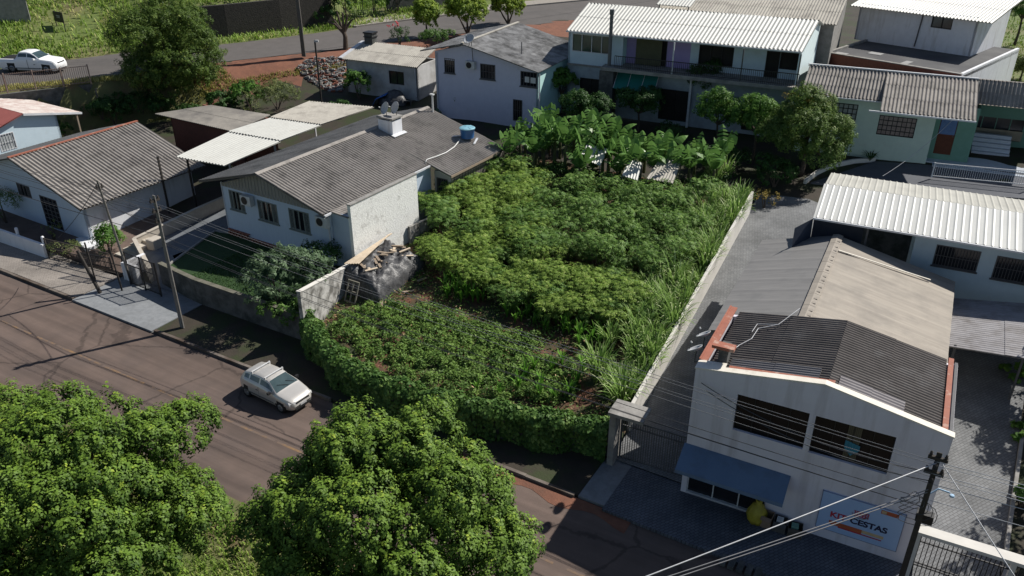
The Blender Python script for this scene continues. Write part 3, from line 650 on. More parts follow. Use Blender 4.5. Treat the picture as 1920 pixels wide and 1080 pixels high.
window(gh, *o3[0], style='grid', nb=6, fm=MATS['black_metal'], pm=mat('pane_grey', (.36, .38, .38), (.26, .28, .28), 2, rough=.3)); window(gh, *o3[1], style='grid', nb=8, fm=MATS['black_metal'], pm=mat('pane_pink', (.30, .235, .21), (.2, .15, .14), 3, rough=.3))
MB().at(5.6, 0, 0, 90).wall(.15, 1.0, 2.6, 6.4, 0, .15).build('porch_wall', MATS['green_dark'], gh)
MB().wall(5.6, 8.0, 2.6, 6.5, 1.0, .12, [(5.95, 6.95, 3.4, 5.75)]).build('porch_wall', MATS['green_dark'], gh)
door(gh, 5.95, 6.95, 3.4, 5.75, 1.0, m=mat('red_door', (.13, .045, .025), (.1, .035, .02), 4))
MB().box(6.0, 6.9, .98, 1.02, 4.7, 5.7).build('door_glass', mat('blue_pane', (.12, .2, .38)), gh)
wq0, wq1 = onplane(F3, 1818, 214, 5.1), onplane(F3, 1912, 268, 5.1)
MB().wall(8.0, 14, 2.6, 6.9, 5.1, .12, [(wq0.x, wq1.x, wq1.z, wq0.z)]).build('porch_wall', MATS['green_dark'], gh)
window(gh, wq0.x, wq1.x, wq1.z, wq0.z, 5.1, style='slide', nb=4, fm=MATS['green_dark'])
MB().box(wq0.x, wq1.x, 5.0, 5.06, wq1.z+.1, wq1.z+.75).build('bench_back', mat('cream_tile', (.34, .29, .22)), gh)
pc = F3.g(1785, 297, 3.0)
MB().box(pc.x-.12, pc.x+.12, pc.y-.12, pc.y+.12, 2.6, 6.5).build('porch_column', MATS['pale_green'], gh)
MB().box(5.6, 13, .3, 5.1, 2.5, 3.05).box(6.0, 13, -.3, .3, 2.4, 3.0).build('porch_floor', mat('tile_white', (.5, .54, .6), (.42, .46, .52), 3, rough=.3), gh)
MB().at(8.0, 1.1, 0, 90).wall(0, 4, 2.6, 6.5, 0, .12).build('porch_wall', MATS['green_dark'], gh)
MB().at(-2.5, 10, 0, -90).wall(0, 10, 2.3, 6.4, 0, .15).build('side_wall', MATS['pale_green'], gh)
MB().at(14, 3, 0, 90).wall(0, 7, 2.3, 6.4, 0, .15).build('side_wall', MATS['pale_green'], gh)
st = F3.thing('porch_steps', 'white steps with pale stripes on the green house porch', 'steps')
p_ = F3.g(1855, 292, 3.05)
for q in range(5): MB().box(p_.x-1.1, p_.x+1.1, p_.y-.1+q*.28, p_.y+.18+q*.28, 3.05, 3.05+.22*(q+1)).build('step', MATS['tile_white'], st)

# --- flat roofed block and the white house over it ---
zf = 7.0
A_, B_ = G(1545, 98, zf), G(1802, 140, zf)
an = math.degrees(math.atan2(B_.y-A_.y, B_.x-A_.x)); F4 = Fr(A_, an); WL = (B_-A_).length
fb = F4.thing('flat_roof_block', 'flat dark stained roof block with brick parapet behind the green house', 'building')
dd = max(F4.g(1582, 62, zf).y, 4)
MB().slab([(0, .25, zf-.15), (WL, .25, zf-.15), (WL, dd+4, zf-.15), (0, dd+4, zf-.15)], .2).build('roof', mat('flat_dark', (.07, .07, .075), (.045, .045, .05), .8, stain=(.11, .11, .11), sscale=.4), fb)
MB().wall(0, WL, 2.5, zf, 0, .22).build('parapet', MATS['brick'], fb)
MB().box(0, WL, -.02, .26, zf, zf+.05).build('coping', MATS['concrete'], fb)
MB().at(WL, 0, 0, 90).wall(0, dd+4, 2.5, zf, 0, .2).build('side_wall', MATS['white_paint'], fb)
MB().at(0, dd+4, 0, -90).wall(0, dd+4, 2.5, zf, 0, .2).build('side_wall', MATS['concrete'], fb)
for q, (a, b, c, d) in enumerate(((.4, 1.3, .8, 1.5), (WL*.54, WL*.54+.5, .8, 2.2), (2.2, 3.2, 2.6, 3.4))): MB().box(a, a+b-a if b > a else a+.5, c, d, zf-.147, zf-.12).build('roof_patch', mat('pale_fibre', (.3, .3, .3)), fb)
P0 = G(1602, 70, zf); F5 = Fr(P0, an-.5)
uh = F5.thing('white_house', 'upper white house with white ribbed eave and one small dark window', 'house')
e5 = F5.g(1600, 2, 9.6); wd5 = F5.g(1868, 22, 9.6).x
cx = F5.g(1825, 100, zf).x
a5, b5 = onplane(F5, 1750, 28), onplane(F5, 1783, 56); tp = onplane(F5, 1840, 20)
MB().wall(0, tp.x, zf-.15, 9.7, 0, .15, [(a5.x, b5.x, b5.z, a5.z)]).build('front_wall', MATS['white_paint'], uh)
window(uh, a5.x, b5.x, b5.z, a5.z, style='slide', nb=2, fm=MATS['win_dark'])
MB().at(tp.x, 0, 0, 90).wall(0, 7, zf-4, 9.7, 0, .15).build('side_wall', MATS['white_paint'], uh)
MB().at(0, 7, 0, -90).wall(0, 7, zf-.15, 9.7, 0, .15).build('side_wall', MATS['white_paint'], uh)
corr('roof', (-.5, -.8, 9.55), (tp.x+1.2, -.8, 9.55), (tp.x+1.2, 5, 10.6), (-.5, 5, 10.6), MATS['white_sheet'], uh, .25, .04, 2)
dp = onplane(F5, 1735, 10, -.1); MB().tube([(dp.x, -.08, 9.5), (dp.x-.15, -.08, zf)], .05, 8).build('drain_pipe', MATS['win_grey'], uh)

# --- two storey house with balcony ---
F6 = Fr((4.15, 61.81), -25.8)
ts = F6.thing('balcony_house', 'long two storey pale house with white ribbed roof and railed balcony', 'house')
rr = F6.g(1545, 40, 10.25); yR = F6.g(1325, 22, 10.25).y
corr('roof', (0, -.45, 9.05), (16.55, -.45, 9.05), (16.75, yR, 10.25), (-.2, yR, 10.25), MATS['white_sheet'], ts, .27, .04, 2)
corr('roof', (16.75, yR+3.5, 9.4), (-.2, yR+3.5, 9.4), (-.2, yR, 10.25), (16.75, yR, 10.25), MATS['white_sheet'], ts, .27, .04, 2)
gutter(ts, (0, -.5, 8.98), (16.5, -.5, 8.98))
MB().wall(0, 4.2, 6.5, 9.0, 0, .15, [(.3, 3.35, 7.5, 8.78)]).build('front_wall', MATS['pale_blue'], ts)
window(ts, .3, 3.35, 7.5, 8.78, style='slide', nb=4, fm=MATS['win_white'], pm=mat('green_glass', (.05, .11, .07), (.03, .04, .035), .35, rough=.1))
MB().wall(4.2, 8.9, 6.6, 9.15, .9, .12, [(5.6, 7.2, 6.86, 8.8)]).build('front_wall', MATS['lilac'], ts)
MB().wall(8.9, 16.4, 6.6, 9.15, .9, .12, [(9.5, 11.9, 7.3, 8.62), (14.1, 15.0, 6.86, 8.62), (15.02, 16.3, 7.5, 8.62)]).build('front_wall', MATS['pale_blue'], ts)
for a, b, c, d, stl in ((5.6, 7.2, 6.86, 8.8, 'slide'), (9.5, 11.9, 7.3, 8.62, 'slide'), (14.1, 15.0, 6.86, 8.62, 'open'), (15.02, 16.3, 7.5, 8.62, 'open')):
    window(ts, a, b, c, d, .9, style=stl, nb=3, fm=MATS['win_dark'], pm=MATS['interior_dark'])
MB().box(5.0, 6.9, .6, .64, 6.9, 8.75).build('curtain', mat('olive_cloth', (.09, .09, .05), (.07, .07, .04), 3), ts)
MB().at(4.2, .15, 0, 90).wall(0, .8, 6.6, 9.1, 0, .12).build('side_wall', MATS['aqua_paint'], ts)
MB().at(16.5, 0, 0, 90).wall(-.45, 8, 3, [(-.45, 9.0), (yR, 10.2), (8, 9.4)], 0, .15).build('side_wall', mat('pale_aqua', (.58, .68, .70), (.52, .62, .64), 2), ts)
MB().at(0, 8, 0, -90).wall(0, 8, 3, 9.0, 0, .15).build('side_wall', MATS['pale_blue'], ts)
lo = [(1.04, 2.7, 3.9, 5.64), (7.2, 9.4, 3.3, 5.5), (11.2, 12.4, 4.2, 5.6), (13.2, 15.6, 3.3, 5.4)]
MB().wall(0, 16.4, 3.0, 6.5, 0, .15, lo).build('lower_wall', mat('grey_blue', (.34, .39, .43), (.28, .33, .37), 2, stain=(.2, .22, .24)), ts)
for o in lo: window(ts, *o, style='slide', nb=2, fm=MATS['win_dark'], pm=MATS['interior_dark'])
MB().box(0, 16.6, -.12, .9, 6.5, 6.62).box(3.0, 16.7, -1.15, -.12, 6.6, 6.85).box(4.2, 16.4, -.12, .9, 6.62, 6.85).build('balcony_floor', MATS['concrete'], ts)
f = MB(); f.box(4.0, 16.65, -1.1, -1.06, 7.68, 7.73); f.box(4.0, 16.65, -1.1, -1.06, 6.98, 7.01)
x = 4.0
while x < 16.66: f.box(x-.012, x+.012, -1.09, -1.066, 6.86, 7.7); x += .135
f.build('balcony_railing', MATS['black_metal'], ts)
for x in (8.2, 12.9, 16.55): MB().box(x-.04, x+.04, -1.08, -1.0, 6.85, 8.98).build('post', MATS['win_white'] if x < 9 else MATS['win_grey'], ts)
MB().box(2.9, 3.95, -1.05, -.1, 3.0, 6.55).build('pillar', MATS['concrete_dark'], ts)
MB().tube([(3.45, -.6, 6.5), (3.45, -.6, 10.4)], .13, 12).tube([(3.45, -.6, 10.4), (3.45, -.6, 10.75)], .17, 12).build('chimney_pipe', mat('steel_grey', (.12, .125, .13), rough=.5), ts)
g_ = MB()
for q in range(3): g_.slab([(4.02+q*1.02, -.14, 6.42), (5.0+q*1.02, -.14, 6.42), (5.04+q*1.02, -1.2, 5.45), (4.06+q*1.02, -1.2, 5.45)], .02)
ga = g_.build('awning', mat('teal_awning', (.02, .17, .14), (.015, .13, .11), 1.5, rough=.5), ts)
g_ = MB()
for q in range(4): g_.beam((4.01+q*1.02, -.14, 6.44), (4.05+q*1.02, -1.2, 5.47), .035)
g_.build('awning_frame', MATS['win_white'], ga)
MB().box(9.35, 9.5, -.3, -.15, 3.0, 6.6).build('post', MATS['win_white'], ts)
# building behind with grey roof, tank and small canopy
q1, q2, q3, q4 = (F6.g(1300, 24, 9.6), F6.g(1548, 44, 9.6), F6.g(1592, -2, 10.4), F6.g(1330, -14, 10.4))
br_ = F6.thing('rear_house', 'long grey fibre-cement roofed house behind the balcony house', 'house')
yy0 = yR+3.8; corr('roof', (4.0, yy0, 9.4), (17.6, yy0, 9.4), (17.6, yy0+7, 10.9), (4.0, yy0+7, 10.9), MATS['fibre_roof_light'], br_, .22, .04, 3)
MB().wall(4.2, 17.4, 4, 9.3, yy0+.4, .15).build('wall', MATS['concrete'], br_)
MB().at(17.4, yy0+.5, 0, 90).wall(0, 7, 4, [(0, 9.3), (7, 10.8)], 0, .15).build('side_wall', MATS['concrete'], br_)
tc_ = F6.w(6.2, yy0+.3, 0)
sc_c = F6.thing('small_canopy', 'small white sheet canopy behind the ridge of the balcony house', 'canopy')
corr('roof', (4.2, yy0-.6, 10.0), (6.9, yy0-.6, 10.0), (6.9, yy0+1.2, 10.35), (4.2, yy0+1.2, 10.35), MATS['white_sheet'], sc_c, .25, .03, 1)
for x in (4.4, 6.7): MB().box(x-.04, x+.04, yy0-.4, yy0-.32, 9.3, 10.0).build('post', MATS['win_grey'], sc_c)
def tank(name, label, loc, r, h, group='blue water tanks'):
    t = thing(name, label, 'water tank', loc, 0, group)
    MB().lathe([(r*.86, 0), (r*.9, h*.3), (r*.97, h*.85), (r*1.03, h*.88), (r*1.03, h*.96)], 28).build('body', mat('tank_blue', (.025, .11, .28), (.02, .09, .24), 3, rough=.4), t, True)
    b = MB().lathe([(r*1.05, h*.93), (r*1.06, h), (r*.9, h*1.06), (r*.3, h*1.1), (.001, h*1.1)], 28)
    for q in range(6):
        a = q*math.pi/3; b.beam((r*.2*math.cos(a), r*.2*math.sin(a), h*1.1), (r*.95*math.cos(a), r*.95*math.sin(a), h*1.06), .04, .03)
    b.build('lid', mat('tank_lid', (.22, .42, .50), (.18, .36, .44), 3, rough=.5), t); return t
p = F6.w(4.4, yy0+3, 10.6); tank('water_tank', 'blue water tank at the top edge behind the balcony house', p, .8, .9)

# --- white gable house, turquoise side ---
F7 = Fr((-5.74, 62.14), -26.5)
h3 = F7.thing('gable_house', 'white gable house with weathered grey roof and turquoise side wall', 'house')
o7 = [(.8, 1.68, 5.9, 6.98), (3.83, 5.06, 5.78, 6.88), (6.5, 7.25, 3.0, 4.58), (7.1, 8.4, 5.62, 6.68)]
MB().wall(0, 8.5, 2.0, [(0, 7.4), (2.6, 8.05), (8.5, 6.85)], 0, .15, o7).build('front_wall', mat('lilac_white', (.60, .60, .70), (.55, .55, .65), 2, stain=(.36, .35, .36), sscale=.8, sthr=(.62, .85), bump=.12, bscale=25), h3)
for q, o in enumerate(o7): window(h3, *o, style='bars', nb=5 if q != 2 else 4, fm=MATS['win_grey'], sill=(q != 2))
MB().at(8.5, 0, 0, 90).wall(0, 8, 2.0, [(0, 6.85), (8, 6.85)], 0, .15).build('side_wall', MATS['aqua_paint'], h3)
MB().at(0, 8, 0, -90).wall(0, 8, 2.5, 7.3, 0, .15).build('side_wall', MATS['white_paint'], h3)
corr('roof', (8.75, -.5, 6.84), (8.75, 8.6, 6.84), (2.6, 8.8, 8.25), (2.6, -.5, 8.25), MATS['fibre_roof_old'], h3, .177, .025, 3)
corr('roof', (-1.0, 8.6, 7.42), (-1.0, -.5, 7.42), (2.6, -.5, 8.25), (2.6, 8.8, 8.25), MATS['fibre_roof_old'], h3, .177, .025, 2)
MB().beam((2.6, -.5, 8.3), (2.6, 8.8, 8.3), .2, .06).build('ridge_cap', MATS['fibre_roof_light'], h3)
ac_unit(h3, 2.75, 6.45, 0)
MB().tube([(.15, -.08, 7.3), (.15, -.08, 2.6)], .05, 8).tube([(8.62, -.05, 6.6), (8.62, -.05, 2.6)], .045, 8).build('drain_pipe', MATS['win_white'], h3)
MB().tube([(6.3, 1.8, 7.3), (6.3, 1.8, 8.3)], .04, 8).build('vent_pipe', MATS['steel_grey'], h3)
MB().tube([(3.3, -.1, 6.9), (3.3, -.3, 8.5)], .025, 6).build('antenna_mast', MATS['win_grey'], h3)
dish('satellite_dish', 'grey mesh satellite dish over the ridge of the white gable house', F7.w(3.1, -.25, 8.1), .42, (-.3, -.5, .7), 'satellite dishes on the gable house')
cl = MB().box(7.5, 7.85, -.14, -.12, 5.95, 6.35).box(7.95, 8.35, -.14, -.12, 5.93, 6.33).build('towels', MATS['white_plastic']); cl.location = F7.O; cl.rotation_euler = (0, 0, R(F7.a)); tag(cl, 'two white cloths drying on the right window bars of the gable house', 'laundry')

# --- small white outbuilding ---
F8 = Fr((-13.75, 68.77), -25.8)
h4 = F8.thing('outbuilding', 'small white outbuilding with cream sheet roof left of the gable house', 'outbuilding')
MB().wall(0, 6.9, 2.6, 5.35, 0, .15, [(4.2, 5.6, 3.8, 4.85)]).build('front_wall', MATS['cream_paint'] if False else mat('off_white', (.50, .50, .50), (.42, .42, .42), 2, stain=(.3, .29, .28), sscale=.8), h4)
window(h4, 4.2, 5.6, 3.8, 4.85, style='slide', nb=2, fm=MATS['win_dark'])
side_walls(h4, 6.9, 3.2, 2.6, 5.4, 5.4, MATS['off_white'])
corr('roof', (-.1, -.35, 5.45), (7.1, -.35, 5.45), (6.9, 3.0, 6.25), (.0, 3.0, 6.25), MATS['fibre_roof_light'], h4, .177, .025, 2)
MB().slab([(-.5, -.3, 5.5), (-.1, -.35, 5.52), (.0, 3.0, 6.3), (-.4, 3.0, 6.28)], .06).build('fascia', MATS['win_white'], h4)
ch = MB().box(.25, 1.05, 2.5, 3.2, 5.9, 7.0).build('chimney', MATS['concrete_dark'], h4); MB().box(.18, 1.12, 2.43, 3.27, 7.0, 7.12).box(.18, 1.12, 2.43, 3.27, 6.7, 6.76).build('chimney_cap', MATS['black_metal'], ch)
MB().tube([(6.75, -.1, 5.3), (6.75, -.1, 3)], .045, 8).build('drain_pipe', MATS['win_white'], h4)

# --- main house beside the lot ---
F9 = Fr((-16.04, 42.77), -31.8)
h2 = F9.thing('main_house', 'pale blue timber house with long grey-brown ribbed roof beside the planted lot', 'house')
o9 = [(.48, 1.62, 2.92, 4.05), (2.68, 4.15, 2.78, 3.93), (5.02, 6.48, 2.78, 3.95)]
MB().wall(0, 7.95, 1.1, 4.35, 0, .14, o9).build('front_wall', MATS['blue_white'], h2)
b = MB()
for q in range(32):
    x0 = q*7.95/32; x1 = (q+1)*7.95/32-.02
    def gz(x): return 4.35+max(0, (x/3.5 if x < 3.5 else (7.95-x)/4.45))*1.22
    b.poly([(x0, -.02, 4.18), (x1, -.02, 4.18), (x1, -.02, gz(x1)), (x0, -.02, gz(x0))])
b.build('gable', MATS['grey_timber'] if False else mat('gable_board', (.30, .29, .26), (.22, .21, .19), 4, streak=(5, 5, .5)), h2)
sl_ = mat('shutter_grey', (.22, .24, .22), (.16, .18, .165), 5)
for o in o9: window(h2, *o, style='shutter', nb=5, fm=sl_, sill=True)
b = MB()      # openwork brick base
for xs, xe, z0, z1 in ((.02, 1.72, 1.12, 1.62), (1.76, 6.95, .95, 1.42)):
    nr = 4; bh = (z1-z0)/nr
    for r_ in range(nr):
        x = xs+(r_ % 2)*.13
        while x < xe-.14: b.box(x, x+.145, -.16, -.03, z0+r_*bh, z0+(r_+1)*bh-.012); x += .25
    b.box(xs, xe, -.17, -.02, z1, z1+.03)
b.build('brick_lattice', mat('hollow_brick', (.30, .12, .08), (.24, .09, .06), 6), h2)
MB().box(0, 6.95, -.02, 0, .8, 1.4).build('plinth', MATS['interior_dark'], h2)
MB().box(-.05, 0, -.04, .02, 1.1, 4.4).tube([(7.9, -.08, 4.3), (7.9, -.08, 1.2)], .04, 8).build('drain_pipe', MATS['win_white'], h2)
MB().at(7.95, .14, 0, 90).wall(0, 8.4, .9, 4.35, 0, .14).build('side_wall', MATS['blue_white'], h2)
MB().at(0, 14, 0, -90).wall(0, 13.9, .6, 4.35, 0, .14).build('side_wall', MATS['blue_white'], h2)
MB().wall(7.98, 9.12, .8, 4.35, .12, .14).build('wing_wall', mat('wing_blue', (.42, .49, .58), (.38, .45, .54), 2), h2)
MB().wall(8.1, 9.35, 1.0, 3.95, 8.7, .14, [(8.25, 9.05, 2.35, 3.55)]).build('wing_wall', MATS['cream_paint'], h2)
window(h2, 8.25, 9.05, 2.35, 3.55, 8.7, style='bars', nb=6, fm=MATS['grey_timber'])
b = MB().at(9.35, 8.7, 0, 90)
x = 0
while x < 5.7: b.box(x, x+.24, 0, .03+.02*random.random(), 1.0, 3.75+random.uniform(-.1, .05)); x += .25+random.uniform(0, .05)
b.build('plank_wall', MATS['grey_timber'], h2)
MB().at(9.35, 8.75, 0, 90).wall(0, 5.6, 1.0, 3.7, .06, .08).build('side_wall', MATS['cream_paint'], h2)
zr9 = 5.72
corr('roof', (8.05, -.55, 4.42), (8.05, 8.3, 4.42), (3.5, 8.3, zr9), (3.5, -.55, zr9), MATS['fibre_roof'], h2, .205, .042, 3, samp=8)
corr('roof', (9.55, 8.3, 4.0), (9.55, 14.3, 4.0), (3.5, 14.3, zr9), (3.5, 8.3, zr9), MATS['fibre_roof'], h2, .205, .042, 4, samp=8)
corr('roof', (-1.25, 14.3, 4.4), (-1.25, -.55, 4.4), (3.5, -.55, zr9), (3.5, 14.3, zr9), mat('fibre_roof_shade', (.17, .17, .17), (.11, .11, .11), 2.5, rv=.35, stain=(.07, .07, .07), sscale=.6, rough=.95, bump=.3), h2, .177, .026, 3, samp=6)  # darker copy of the right slope's roofing, with its shade put into the colour
b = MB()
for q in range(14):
    y0 = -.55+q*1.06; b.slab([(3.32, y0, zr9-.02), (3.5, y0, zr9+.05), (3.5, y0+1.09, zr9+.058), (3.32, y0+1.09, zr9-.012)], .02); b.slab([(3.5, y0, zr9+.05), (3.7, y0, zr9-.02), (3.7, y0+1.09, zr9-.012), (3.5, y0+1.09, zr9+.058)], .02)
b.build('ridge_cap', MATS['fibre_roof'], h2)
MB().beam((-1.25, -.5, 4.34), (3.5, -.5, zr9-.07), .03, .14).beam((3.5, -.5, zr9-.07), (8.05, -.5, 4.35), .03, .14).build('bargeboard', MATS['grey_timber'], h2)
gutter(h2, (8.12, -.5, 4.33), (8.12, 8.3, 4.33)); MB().beam((9.6, 8.3, 3.93), (9.6, 13.4, 3.93), .05, .14).build('fascia', MATS['timber'], h2)
corr('lean_to_roof', (9.2, .0, 4.32), (9.2, 5.6, 4.32), (7.95, 5.6, 4.42), (7.95, .0, 4.42), MATS['fibre_roof'], h2, .177, .02, 1)
ac_unit(h2, 1.75, 3.55, -.02); ac_unit(h2, 7.25, 3.55, -.02)
chx, chy = 4.3, 9.5
ch = MB().box(chx-.55, chx+.55, chy-.45, chy+.45, 5.2, 6.25).build('chimney', MATS['white_paint'], h2)
MB().box(chx-.62, chx+.62, chy-.52, chy+.52, 6.36, 6.44).box(chx-.5, chx-.35, chy-.44, chy+.44, 6.25, 6.36).box(chx+.35, chx+.5, chy-.44, chy+.44, 6.25, 6.36).build('chimney_cap', MATS['concrete'], ch)
MB().slab([(chx+.55, chy-.6, 5.46), (chx+.8, chy-.6, 5.39), (chx+.8, chy+.6, 5.39), (chx+.55, chy+.6, 5.46)], .02).build('flashing', MATS['win_white'], ch)
for q, (dx, dy) in enumerate(((-.15, -.1), (.3, .3))):
    dish('satellite_dish', ['light satellite dish on the white chimney of the main house, nearer one', 'light satellite dish on the white chimney of the main house, farther one'][q], F9.w(chx+dx, chy+dy, 6.42), .38, (-.75, -.55, .45), 'satellite dishes on the white chimney')
tk = tank('water_tank', 'blue water tank with pale lid on the main house roof', F9.w(7.6, 12.9, 4.72), .47, .62)
b = MB().beam(F9.w(6.9, 12.3, 4.82), F9.w(7.3, 13.3, 4.72), .12, .04).beam(F9.w(8.0, 13.4, 4.6), F9.w(8.3, 12.6, 4.5), .12, .04).build('tank_plank', MATS['win_white'], None); tag(b, 'pale planks wedged under the blue tank on the main house roof', 'plank')
b = MB().tube([F9.w(7.5, 12.2, 4.72), F9.w(7.75, 11.3, 4.6), F9.w(7.9, 10.2, 4.56), F9.w(7.85, 9.2, 4.58), F9.w(7.75, 8.5, 4.6), F9.w(7.9, 8.15, 4.55)], .035, 6).build('hose', MATS['white_plastic'], None, True); tag(b, 'white hose curving down the main house roof from the tank', 'hose')
b = MB().tube([(0, 0, 0), (0, 0, 1.25)], .06, 8).build('vent_pipe', MATS['white_plastic'], h2); b.location = (4.15, 14.0, 5.4)
MB().box(-.15, .12, -.1, .1, 1.25, 1.33).build('cowl', MATS['white_plastic'], b)
# --- carport ---
cpz = 4.35
cpt = F9.thing('carport', 'white ribbed carport roof on thin dark posts left of the main house', 'carport')
def cp(px, py): return F9.g(px, py, cpz)
for q, (a, b_, c, d) in enumerate((((330, 293), (422, 318), (527, 272), (428, 247)), ((428, 247), (527, 272), (603, 243), (507, 222)), ((507, 222), (603, 243), (702, 210), (580, 192)))):
    A0, B0, C0, D0 = cp(*a), cp(*b_), cp(*c), cp(*d); dz = .06*q
    for k in (A0, B0, C0, D0): k.z += dz
    B0.z += .25; C0.z += .25; A0.z -= .02; D0.z -= .02
    corr('roof_panel', A0, B0, C0, D0, [MATS['white_sheet'], MATS['white_sheet'], MATS['fibre_roof_light']][q], cpt, .27 if q < 2 else .2, .03, 1)
pf = F9.l(GT(368, 388)); pl = cp(345, 300)
for q, (px, py) in enumerate(((368, 388), (318, 400))):
    g = F9.l(GT(px, py)); MB().box(g.x-.05, g.x+.05, g.y-.05, g.y+.05, g.z-.2, cpz-.05).build('post', MATS['pole_dark'], cpt)
for y in (6, 10, 14):
    x = cp(430, 247).x+.3; MB().box(x-.05, x+.05, y-.05, y+.05, .3, cpz-.05).build('post', MATS['win_white'], cpt)

# --- left house ---
F10 = Fr((-24.2, 43.4), -31.8)
h1 = F10.thing('left_house', 'pale blue and white house with broad brown-grey ribbed roof at left', 'house')
ze, zr = 2.75, 4.65
er1, er2, rr1, rr2 = F10.g(145, 392, ze), F10.g(372, 318, ze), F10.g(278, 223, zr), F10.g(0, 300, zr)
xe = (er1.x+er2.x)/2; xr = (rr1.x+rr2.x)/2; y0, y1 = er1.y, (er2.y+rr1.y)/2
corr('roof', (xe, y0, ze), (xe, y1, ze), (xr, y1, zr), (xr, y0, zr), MATS['fibre_roof'], h1, .24, .052, 3, samp=8)
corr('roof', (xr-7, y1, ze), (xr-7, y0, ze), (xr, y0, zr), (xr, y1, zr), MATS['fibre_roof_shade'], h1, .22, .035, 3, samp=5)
MB().beam((xr, y0, zr+.05), (xr, y1, zr+.05), .18, .06).build('ridge_cap', MATS['rust_red'], h1)
xw = xe-.75; yw = y0+.6
MB().at(xw, yw, 0, 90).wall(0, y1-yw-.6, .3, ze-.02, 0, .15).build('side_wall', MATS['white_paint'], h1)
def fx(px, py): return onplane(F10, px, py, yw)
wa, wb = fx(30, 342), fx(60, 370)
MB().wall(xr-6.2, xw, .3, [(xr-6.2, ze), (xr, zr-.1), (xw, ze+.1)], yw, .15, [(wa.x, wb.x, wb.z-.1, wa.z), (wb.x+.9, wb.x+2.6, .42, 2.4)]).build('front_wall', MATS['blue_white'], h1)
window(h1, wa.x, wb.x, wb.z-.1, wa.z, yw, style='shutter', nb=4)
window(h1, wb.x+.9, wb.x+2.6, .42, 2.4, yw, style='grid', nb=4, name='veranda_screen')
MB().at(xr-6.2, y1-.6, 0, -90).wall(0, y1-.6-yw, .3, ze, 0, .15).build('side_wall', MATS['white_paint'], h1)
MB().box(xw, xw+.3, yw, y1-.6, .25, .42).build('plinth', MATS['rust_red'], h1)

# --- brick shed ---
F11 = Fr(G(360, 290, 1.6), -31.8)
bs = F11.thing('brick_shed', 'low red brick shed with flat grey-beige sheet roof behind the left house', 'shed')
a, b_, c, d = F11.g(290, 213, 4.0), F11.g(440, 247, 4.0), F11.g(507, 215, 4.25), F11.g(396, 197, 4.25)
corr('roof', a, b_, c, d, mat('fibre_beige', (.26, .24, .21), (.20, .185, .165), 3, rv=.3, stain=(.14, .13, .12), sscale=.8), bs, .2, .02, 2)
MB().wall(a.x+1.0, b_.x+.1, 1.2, 3.85, a.y+.5, .15).build('front_wall', MATS['brick'], bs)
MB().at(b_.x+.1, a.y+.5, 0, 90).wall(0, 3, 1.2, 3.9, 0, .15).build('side_wall', MATS['brick'], bs)
MB().at(a.x+1.0, a.y+3.5, 0, -90).wall(0, 3, 1.2, 3.9, 0, .15).build('side_wall', MATS['brick'], bs)
MB().at(b_.x, a.y+3.5, 0, 180).wall(0, b_.x-a.x-1, 1.2, 4.0, 0, .15).build('rear_wall', MATS['brick'], bs)

# --- far left pink-roofed house ---
P0 = G(105, 216, 4.0); F12 = Fr(P0, 58)
h0 = F12.thing('pink_roof_house', 'pale blue house with faded red roof at the left edge', 'house')
wl, wr2 = onplane(F12, 2, 252), onplane(F12, 33, 277); ap = onplane(F12, 38, 214); rz0 = max(ap.z, 4.6); ax0 = ap.x
fl = 2*ax0
MB().wall(fl, 0, 1.2, [(fl, 4.0), (ax0, rz0), (0, 4.0)], 0, .15, [(wl.x-.3, wr2.x, wr2.z, wl.z)]).build('front_wall', MATS['pale_blue'], h0)
window(h0, wl.x-.3, wr2.x, wr2.z, wl.z, style='barsgrid', nb=6, fm=MATS['win_white'], pm=MATS['pane_grey'])
MB().at(0, 0, 0, 90).wall(0, 6, 1.2, 4.0, 0, .15).build('side_wall', MATS['pale_blue'], h0)
mat('faded_red', (.34, .22, .20), (.42, .38, .35), 2, rv=.3, stain=(.5, .46, .43), sscale=1.5, sthr=(.4, .6))
corr('roof', (1.7, 8, 3.85), (1.7, -.35, 3.85), (ax0, -.35, rz0+.1), (ax0, 8, rz0+.1), MATS['faded_red'], h0, .2, .03, 2)
corr('roof', (fl-.6, -.35, 3.85), (fl-.6, 8, 3.85), (ax0, 8, rz0+.1), (ax0, -.35, rz0+.1), mat('deep_red', (.26, .08, .07), (.2, .06, .055), 2, rv=.4), h0, .2, .03, 2)
MB().beam((ax0, -.37, rz0+.02), (1.7, -.37, 3.8), .04, .14).build('fascia', MATS['win_white'], h0)
MB().box(1.45, 1.55, .0, .1, 1.2, 3.8).build('post', MATS['timber'], h0)
